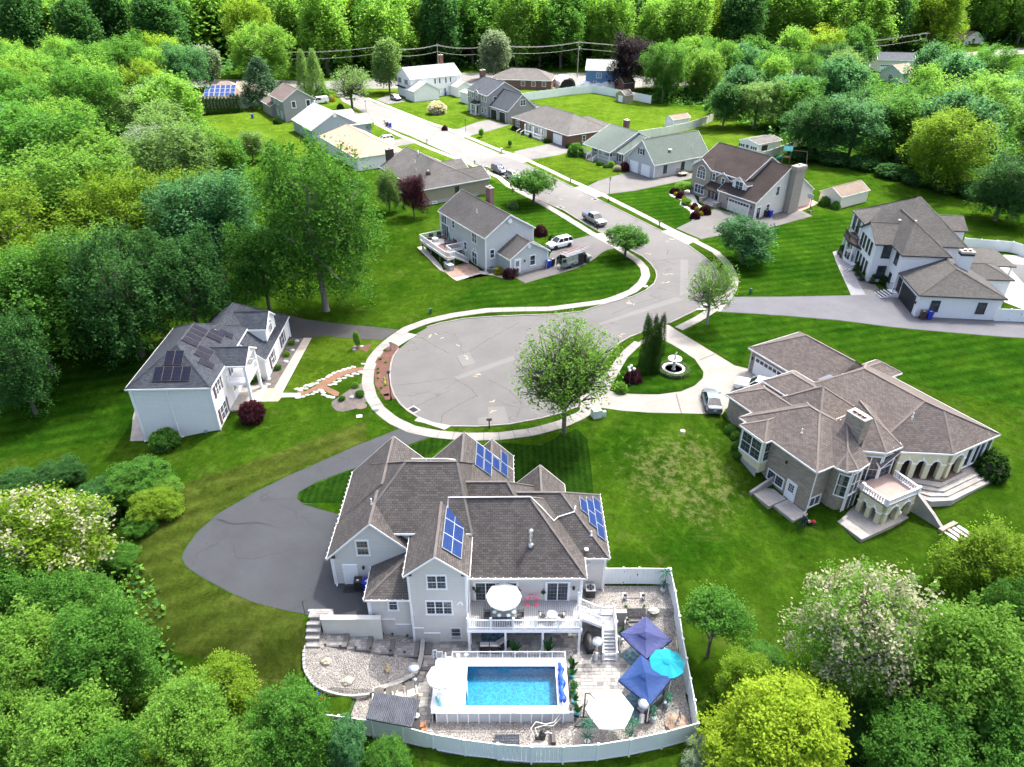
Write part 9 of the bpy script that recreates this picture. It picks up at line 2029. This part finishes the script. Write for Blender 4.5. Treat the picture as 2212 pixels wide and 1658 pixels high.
# --- cypress clump on the island
for k,(b_,t_,w)in enumerate((((1392,808),(1402,690),24),((1412,806),(1412,700),22),((1388,790),(1394,683),20),((1408,775),(1410,684),20),((1424,768),(1424,682),22),((1400,806),(1392,716),20),((1416,806),(1422,716),18))):
 tb('cypress_tree',('tallest near cypress of the clump on the island','near right cypress of the clump on the island','left rear cypress of the clump on the island','middle rear cypress of the clump on the island','right rear cypress of the clump on the island','low front left cypress of the clump on the island','low front right cypress of the clump on the island')[k],b_,t_,w,'spire',group='cypress clump on the island')
for k in range(12):
 x=190+k*32;tb('arborvitae','%s dark clipped evergreen from the left in the row before the solar ranch'%ORD[k],(x,620-k*2.5),(x+3,448-(25 if k>8 else 0)),40/3.16*1.0,'spire',fr=zi,group='evergreen row before the solar ranch')
for k,(x,y)in enumerate(((512,795),(535,825),(592,862),(655,945),(672,985),(708,1030),(800,1058),(885,1062),(908,1078))):tb('dwarf_cypress',('%s small dark cypress from the porch end along the modern house wall'%('first','second','third','fourth','fifth','sixth','seventh','eighth','ninth')[k]),(x,y),(x+10,y-82),12,'spire',fr=zh,group='small cypresses along the modern house',cat='shrub')
# --- shrubs
def shrub(label,q,w,key,hs_=1.0,fr=ov,lf=None,group=None,name='shrub'):
 p=G(fr(*q));R_=w/2*depth(p.x,p.y,p.z)/FPX;return tree(name,label,p.x,p.y,R_,R_*1.55*hs_,key,lf,z=p.z,group=group,cat='shrub')
for lb,q,w,ky in(('red ball shrub at the top left of the white stone bed',(662,568),17,'ball_red'),('red ball shrub below the top left one in the white stone bed',(714,600),20,'ball_red'),('red ball shrub in the middle of the white stone bed',(818,682),18,'ball_red'),('large double red shrub beside the entry steps',(895,718),27,'ball_red'),('red ball shrub at the driveway tip of the white stone bed',(822,750),23,'ball_red'),('golden shrub between the two upper red balls',(682,583),11,'ball_gold'),('golden shrub below the entry window',(692,552),11,'ball_gold'),('golden shrub beside the middle red ball',(788,668),9,'ball_gold'),('golden shrub in front of the double red shrub',(840,694),12,'ball_gold'),('golden shrub near the driveway tip',(864,730),13,'ball_gold'),('golden shrub under the little green tree',(742,612),12,'ball_gold')):shrub(lb,q,w,ky,.9,zg)
tb('lawn_tree','low green tree at the top of the white stone bed',(738,560),(742,478),44,'vase','bright',fr=zg);tb('lawn_tree','small green tree in the middle of the white stone bed',(757,650),(757,595),26,'mound','bright',fr=zg)
for lb,q,w,ky,fr in(('red ball shrub at the grey house patio corner',(1043,1060),28,'ball_red',zf),('variegated yellow shrub by the round air conditioner',(958,1030),22,'ball_gold',zf),('dark red shrub behind the grey garage wing',(1305,708),30,'ball_red',zf),('green shrub beside the white bed behind the garage wing',(1400,740),16,'ball_green',zf),('olive shrub at the far wall of the grey house',(1075,485),24,'ball_olive',zf),('dark red shrub beside the globe lamp',(1535,505),38,'ball_red',zm),('large green shrub by the cape porch',(1595,48),36,'ball_green',zf),('dark red shrub by the cape garage',(2000,170),24,'ball_red',zf),('white flowering shrub by the cape walk',(1938,175),20,'mound',zf),('round green shrub first along the cape porch',(1790,128),13,'ball_green',zf),('round green shrub second along the cape porch',(1842,150),11,'ball_green',zf),('bright green shrub third along the cape porch',(1890,145),18,'ball_bright',zf),('round evergreen at the left corner of the brick ranch',(962,665),12,'ball_dark',zj),('round evergreen left of the ranch porch steps',(1040,697),14,'ball_dark',zj),('round evergreen under the ranch porch railing',(1097,718),14,'ball_dark',zj),('round evergreen beside the ranch garage door',(1206,758),15,'ball_dark',zj),('round evergreen right of the ranch garage door',(1368,800),15,'ball_dark',zj),('red leaved shrub round the far mailbox',(453,668),14,'ball_red',zj),('big dark green shrub at the villa terrace end',(1955,1060),74,'ball_dark',zq),('green shrub at the corner of the grey storage shed',(1775,655),26,'ball_green',zg),('second green shrub against the grey storage shed',(1855,680),22,'ball_green',zg),('dark green shrub at the lower corner of the white solar house',(370,1280),68,'mound',ze),('white leaved hosta at the villa corner',(95,650),30,'ball_bright',zq),('green hosta along the villa foundation',(95,760),26,'ball_green',zq),('pale hosta lower on the villa foundation',(135,800),22,'ball_bright',zq),('bright green shrub beside the villa bay window',(150,880),28,'mound',zq),('lower green shrub beside the villa bay window',(150,940),24,'mound',zq),('bright green shrub first in the mulch along the wing',(1290,525),14,'ball_bright',ze),('bright green shrub second in the mulch along the wing',(1255,610),16,'ball_bright',ze),('bright green shrub third in the mulch along the wing',(1190,710),18,'mound',ze),('bright green shrub nearest the balcony columns',(1048,790),20,'ball_bright',ze),('tall young shrub in the rounded grey bed',(940,1040),16,'mound',zv),('upright young shrub at the top of the grey bed',(1105,880),16,'ball_bright',zv),('thin young shrub at the right of the grey bed',(1165,990),22,'mound',zv),('small spreading plant on the island edge',(785,1015),30,'ball_bright',zs),('golden evergreen beside the far street',(1410,490),16,'ball_gold',zi),('round evergreen beside the far street',(1490,565),16,'ball_dark',zi),('big green bush behind the white van',(1320,470),36,'ball_green',zi),('small dark cone shrub beside the grey gabled house',(898,700),20,'ball_dark',zi)):shrub(lb,q,w,ky,.95,fr,lf='white' if 'white flowering' in lb else None)
for k,(x,y)in enumerate(((1415,540),(1385,708),(1425,898),(1470,430),(1480,578),(1388,660),(1385,778),(1478,862))):shrub('%s tiny plant in the red mulch bed counted from its upper end'%ORD[(1,4,7,0,2,3,5,6)[k]],(x,y),7,'ball_green' if k<3 else 'ball_bright',.8,zv,group='tiny plants in the red mulch')
p=P(zs(1362,790));cen=[];g=np.random.default_rng(3)
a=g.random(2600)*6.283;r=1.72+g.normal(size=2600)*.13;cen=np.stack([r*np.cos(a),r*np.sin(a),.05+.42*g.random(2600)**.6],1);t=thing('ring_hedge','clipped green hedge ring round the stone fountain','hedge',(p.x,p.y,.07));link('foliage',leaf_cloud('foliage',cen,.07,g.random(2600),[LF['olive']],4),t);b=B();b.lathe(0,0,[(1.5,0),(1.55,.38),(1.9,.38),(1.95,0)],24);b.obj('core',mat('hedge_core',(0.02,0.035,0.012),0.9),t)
# --- near trees, bottom left
tc('locust_tree','white flowering locust at the left edge below the white solar house lawn',(95,1160),300,12,'locust2','yellowgreen',zg=-3.0)
for lb,c,w,h,ky,lf in(('bright green maple filling the bottom left corner',(60,1420),270,10,'near0','bright'),('large green maple right of the bottom left corner',(215,1400),250,10,'near1','mid'),('fresh green maple low at the bottom left',(400,1560),240,9,'near0','bright'),('yellow-green young tree before the turf patch',(480,1480),165,6,'near1','yellowgreen'),('bright green maple beside the near fence end',(630,1565),200,8,'near1','mid'),('light green maple at the bottom edge left',(150,1590),260,9,'near1','bright'),('green maple cut by the bottom edge near the fence',(530,1645),200,7,'near0','bright'),('mid green tree at the left edge under the locust',(30,1290),190,9,'near1','mid'),('dark leafy tree behind the big green maple',(130,1300),190,8,'near0','mid'),('olive leafed tree at the bottom left of the fence',(350,1640),190,7,'near1','yellowgreen'),('soft green shrubby tree against the outside of the fence',(745,1600),105,4.2,'near1','blue'),('blue-green shrubby tree lower along the fence',(840,1635),110,4.0,'near0','mid'),('light green crown at the bottom left below the maple',(20,1560),220,9,'near0','bright'),('green crown at the bottom edge under the yellow-green tree',(260,1655),220,8,'near0','mid')):
 tc('maple_tree',lb,c,w,h,ky,lf)
for lb,c,w,h,ky,lf in(('rambling green thicket at the edge of the white solar house lawn',(300,1035),150,4.0,'near1','mid'),('olive rambling bush below the thicket',(330,1085),110,3.0,'near0','yellowgreen'),('dark undergrowth left of the thicket',(200,1085),150,3.5,'near1','dark'),('dark undergrowth under the locust',(140,1250),170,3.0,'near0','dark'),('vine covered bush at the lawn corner',(355,1050),70,2.2,'near0','bright'),('low vine bush on the slope beside the olive lawn',(300,1130),80,1.8,'near1','mid'),('lower vine bush on the slope beside the olive lawn',(255,1200),90,2.0,'near0','mid'),('low green bush left of the thicket at the lawn',(130,1020),110,2.5,'near1','dark'),('low green bush at the left edge of the lawn',(30,1045),120,3.0,'near0','dark')):
 tc('bush',lb,c,w,h,ky,lf,cat='shrub')
# --- near trees, bottom right
tc('locust_tree','white flowering locust on the right above the yellow tree',(1870,1350),330,13.5,'locust','bright',zg=-4.0)
for lb,c,w,h,ky,lf in(('yellow-lime tree at the bottom beside the fence corner',(1690,1570),310,9,'near0','lime'),('large green tree filling the lower right corner',(2110,1440),330,12,'near1','bright'),('green tree at the bottom right edge',(1990,1620),280,9,'near0','mid'),('bright tree hiding the villa garden steps',(2150,1215),220,9,'near0','yellowgreen'),('green tree cut by the lower right corner',(2190,1620),260,10,'near1','mid'),('small green crown behind the yellow tree',(1610,1470),140,6,'near1','yellowgreen'),('green crown at the right edge below the villa',(2230,1330),200,10,'near1','mid')):
 tc('maple_tree',lb,c,w,h,ky,lf)
tb('crooked_tree','small crooked tree outside the right fence',(1528,1420),(1540,1285),165,'crooked','mid',bark=BARK)
for lb,c,w,h,ky,lf in(('dark undergrowth below the white locust',(1850,1570),160,2.5,'near1','dark'),('low scrub right of the crooked tree',(1650,1430),110,2.2,'near0','mid'),('pale scrub at the bottom edge outside the fence',(1530,1640),120,2.2,'near1','sage'),('dark thicket between locust and green tree',(1960,1470),170,4,'near0','dark')):tc('bush',lb,c,w,h,ky,lf,cat='shrub')
# --- the woods: left, right and behind the street
def wood(where,group,poly,spacing,kinds,hrange,avoid=(),seed=1,limit=400,rows=5,rr=(.34,.44)):
 g=random.Random(seed);x0,x1=min(p[0]for p in poly),max(p[0]for p in poly);y0,y1=min(p[1]for p in poly),max(p[1]for p in poly);placed=[]
 for _ in range(9000):
  x,y=g.uniform(x0,x1),g.uniform(y0,y1)
  if len(placed)>=limit:break
  if not bool(inside(poly,np.array(x),np.array(y)))or any((x-a)**2+(y-c)**2<(spacing*.92)**2 for a,c,*_ in placed)or any((x-a)**2+(y-c)**2<r_**2 for a,c,r_ in avoid):continue
  h=g.uniform(*hrange);R_=h*g.uniform(*rr)
  if blocks(x,y,R_,h):continue
  placed.append((x,y)+g.choice(kinds)+(R_,h))
 ys=sorted(p[1]for p in placed);seen={}
 for x,y,ky,lf,R_,h in sorted(placed):
  row=min(rows-1,ys.index(y)*rows//len(ys));k=seen[row,lf]=seen.get((row,lf),-1)+1
  tree('maple_tree','%s %s crown from the left in the %s row of %s'%(ORD[k],CN[lf],ORD[row],where),x,y,R_,h,ky,lf,group=group,rz=g.uniform(0,6))
CLEAR=[(470,190),(505,205),(440,195),(480,255),(520,280),(450,240),(470,215),(1925,138),(1905,160),(1945,150),(2085,92),(600,240),(720,190),(1330,160),(1285,165)]
def blocks(x,y,R_,h):
 cx,cy=Q(x,y,h*.6);d=depth(x,y,h*.6)/FPX;rx,ry=R_/d*1.05,h*.48/d*.9
 return any(((a-cx)/rx)**2+((c-cy)/ry)**2<1 for a,c in CLEAR)
CN={'mid':'mid green','bright':'bright green','dark':'dark green','blue':'blue-green','olive':'olive green','lime':'lime green','sage':'pale sage','yellowgreen':'yellow-green'}
for lb,c,w,h,ky,lf in(('feathery blue-green tree left of the big oak',(450,470),260,17,'big1','blue'),('broad airy light green tree in the left wood',(140,420),330,19,'big0','bright'),('dark green maple at the left edge of the lawn',(50,640),260,16,'big1','mid'),('dark green tree behind the white solar house',(255,600),250,17,'big0','dark'),('mid green tree right behind the white solar house',(560,560),150,13,'big1','mid'),('pale olive tree in the left wood near the back lawn',(335,330),190,14,'big0','sage'),('bright leaved tree at the edge of the back lawn',(490,340),100,11,'round0','mid'),('light olive tree left of the evergreen row',(330,235),180,15,'big1','olive'),('dark mid green tree at the left edge above the lawn',(20,760),170,13,'big0','dark'),('dark green tree with pale stems behind the blue solar roof',(400,600),180,14,'big1','dark'),('blue-green tree at the left edge',(20,280),130,14,'round1','blue'),('olive thicket along the back lawn',(540,310),70,7,'round2','olive')):
 tc('maple_tree',lb,c,w,h,ky,lf)
tb('linden_tree','rounded sage tree right behind the solar ranch',(456,192),(454,100),88,'oval','sage');tb('maple_tree','big light green tree behind the blue-green pine',(580,182),(565,44),140,'big0','bright')
for k,(x,y)in enumerate(((250,196),(310,192),(370,186),(1418,192),(1490,188),(1555,184),(1620,181),(1700,176),(1765,170),(1835,164))):tb('maple_tree','%s crown from the left in the row along the near side of the back road'%ORD[k],(x,y),(x,y-92-(k*37)%26),92,('round0','round2','big1')[k%3],('mid','bright','yellowgreen')[k%3],group='row along the near side of the back road')
LPOLY=W(ov,(-420,850),(0,790),(200,740),(330,705),(440,640),(545,600),(545,420),(520,330),(440,262),(420,205),(300,190),(-200,200),(-500,300))
big=[(x,y,R_*.75)for x,y,R_ in TREES]
wood('the left wood','trees of the left wood',LPOLY,10.5,[('big0','mid'),('big1','mid'),('big0','bright'),('big1','blue'),('round1','bright'),('round2','mid'),('round3','olive'),('big1','bright'),('big0','yellowgreen')],(13,20),[b_ for b_ in big if b_[1]>60],3,84,8,(.40,.52))
for lb,c,w,h,ky,lf in(('lime green dome tree among the right woods',(1772,82),124,15,'round1','lime'),('big rounded light green tree right of the purple beech',(1470,135),130,15,'big0','bright'),('sage oval tree left of the lime green dome',(1645,68),66,13,'oval','sage'),('blue-green tree behind the pale shed',(1715,205),120,13,'round2','blue'),('dark maple behind the play set',(1765,260),150,14,'big0','dark'),('mid green maple left of the far garage',(1640,215),120,12,'big1','olive'),('big light green tree at the right edge',(2110,225),210,19,'big0','bright'),('mid green tree in front of the far garage',(1960,260),170,15,'big1','mid'),('large olive green tree above the modern house',(2050,300),190,16,'big0','yellowgreen'),('dark tree right behind the long pale fence',(1570,215),90,12,'round0','dark'),('dark conifer pair under the lime green dome',(1850,128),70,13,'pine','dark'),('blue-green maple at the right lawn edge',(1850,265),160,14,'big1','blue'),('dark green tree at the far right edge',(2180,390),160,12,'big0','dark')):
 tc('maple_tree',lb,c,w,h,ky,lf)
RPOLY=W(ov,(1395,222),(1530,235),(1640,290),(1730,325),(1850,335),(2000,385),(2212,425),(2650,520),(2700,150),(1950,160),(1700,178),(1560,186),(1420,196))
av=[(x,y,R_*.75)for x,y,R_ in TREES if x>30]+[(143+6,296,16),(143-4,280,10),(150,262,10),(135,285,9)]
wood('the right wood','trees of the right wood',RPOLY,11.5,[('big0','mid'),('big1','dark'),('round0','blue'),('round1','mid'),('round2','bright'),('round3','olive'),('big0','mid')],(12,18),av,5,62,6,(.40,.52))
for k,(a_,c_)in enumerate(((1870,345),(1930,362),(1990,378),(2050,392),(2110,405),(2170,416),(1800,335),(1740,325),(2215,428))):tc('bush','%s dark bush from the play set along the edge of the right wood'%('third','fourth','fifth','sixth','seventh','eighth','second','first','ninth')[k],(a_,c_),80,3.2,'mound','dark',cat='shrub',group='bushes along the right wood')
BPOLY=W(ov,(-900,178),(0,172),(300,165),(700,168),(1000,152),(1290,148),(1500,160),(1800,130),(2212,100),(3000,40),(3000,24),(2300,62),(1800,74),(1100,84),(300,88),(-900,92))
av=[(x,y,R_*.8)for x,y,R_ in TREES if y>200]
wood('the back wood','front trees of the back wood',[p for p in W(ov,(-700,180),(300,167),(700,169),(1000,154),(1290,150),(1500,162),(1800,132),(2212,102),(2900,60),(2600,58),(2212,80),(1800,108),(1100,128),(300,140),(-700,150))],10.0,[('round0','mid'),('round1','bright'),('round2','bright'),('round3','mid'),('oval','bright'),('big1','yellowgreen'),('round0','mid'),('round2','bright'),('oval','dark')],(25,32),av,8,106,4,(.34,.44))
# the rest of the wood recedes as one mass: crowns of coarse leaf sprays on their trunks, joined
def far_wood():
 g=np.random.default_rng(12);pts=[];tones=[];base={}
 for k in range(4):
  c,t,_=crown_points(200+k,60,9,lobes_round(200+k,9),.10,.7,.6);base[k]=(c,t)
 CE=[];TN=[];SL=[];tb_=B();n=0
 for y in np.arange(318,760,10.0):
  half=(y*.78+40)
  for x in np.arange(-half,half,10.5):
   xx,yy=x+g.uniform(-4,4),y+g.uniform(-4,4)
   if yy>470 and g.random()<.35:continue
   if Q(xx,yy,0)[1]>np.interp(Q(xx,yy,0)[0],(-700,300,1100,1800,2212,2600),(150,140,128,108,80,58)):continue
   h=g.uniform(25,33);r=h*g.uniform(.32,.42);c,t=base[int(g.integers(4))];z=float(base_h(xx,yy));a=g.uniform(0,6.28);ca,sa=math.cos(a),math.sin(a)
   q=np.stack([(c[:,0]*ca-c[:,1]*sa)*r+xx,(c[:,0]*sa+c[:,1]*ca)*r+yy,c[:,2]*h+z],1);CE.append(q);TN.append(t);SL.append(np.full(len(c),int(g.choice(4,p=[.35,.35,.15,.15]))));n+=1
 CE=np.concatenate(CE);TN=np.concatenate(TN);SL=np.concatenate(SL);keep=g.random(len(CE))<1.0
 me=leaf_cloud('far_wood',CE[keep],1.25,TN[keep],[LF['bright'],LF['mid'],LF['yellowgreen'],LF['dark']],5,.7,SL[keep])
 tag(link('far_wood',me),'unbroken wood rising to the skyline behind the first rows of trees',kind='stuff');return n
NF=far_wood();print('far trees',NF,'trees',len(TREES))
# brush under the trees
def brush(name,label,poly,n,size,m,hz=2.2,sd_=1):
 g=np.random.default_rng(sd_);p=np.array(poly);q=np.stack([g.uniform(p[:,0].min(),p[:,0].max(),n),g.uniform(p[:,1].min(),p[:,1].max(),n)],1);q=q[inside(poly,q[:,0],q[:,1])]
 cl=np.sin(q[:,0]*.9)*np.sin(q[:,1]*.8+1)*.5+.6;z=base_h(q[:,0],q[:,1])+np.abs(g.normal(size=len(q)))*hz*cl
 tag(link(name,leaf_cloud(name,np.stack([q[:,0],q[:,1],z],1),size,g.random(len(q)),[LF[k]for k in m],sd_,.7,g.integers(0,len(m),len(q)))),label,kind='stuff')
brush('undergrowth','dark undergrowth below the left wood',LPOLY,60000,.42,('dark','mid','dark'),1.6,4)
brush('undergrowth','dark undergrowth below the right wood',RPOLY,60000,.5,('dark','mid','dark'),1.8,5)
brush('undergrowth','undergrowth at the foot of the wood behind the back road',BPOLY,110000,1.0,('dark','mid','dark'),3.6,6)
brush('undergrowth','undergrowth in the bottom left corner',[(-60,8),(-8,8),(-9,27.0),(-17,30),(-24,33),(-30,42),(-60,50)],26000,.2,('mid','dark','bright'),1.0,7)
brush('undergrowth','undergrowth in the bottom right corner',[(11,8),(50,8),(46,40),(26,36),(18,33),(16,28)],24000,.2,('mid','dark','yellowgreen'),.9,8)
# a dead grey snag in the left wood
b=B();r_=random.Random(2);b.tube([(0,0,0),(.2,0,5),(.1,.2,9)],[.3,.2,.06],7)
for i in range(16):a=i*2.4;z=3+i*.35;b.tube([(.15,0,z),(1.4*math.cos(a),1.4*math.sin(a),z+1.2),(2.4*math.cos(a+.3),2.4*math.sin(a+.3),z+2.6)],[.09,.05,.015],5)
p=P(ov(195,345),4);single('dead_tree',b,mat('dead_grey_wood',(0.30,0.28,0.26),0.9),'bare grey dead tree standing among the left wood','tree',(p.x,p.y,0))
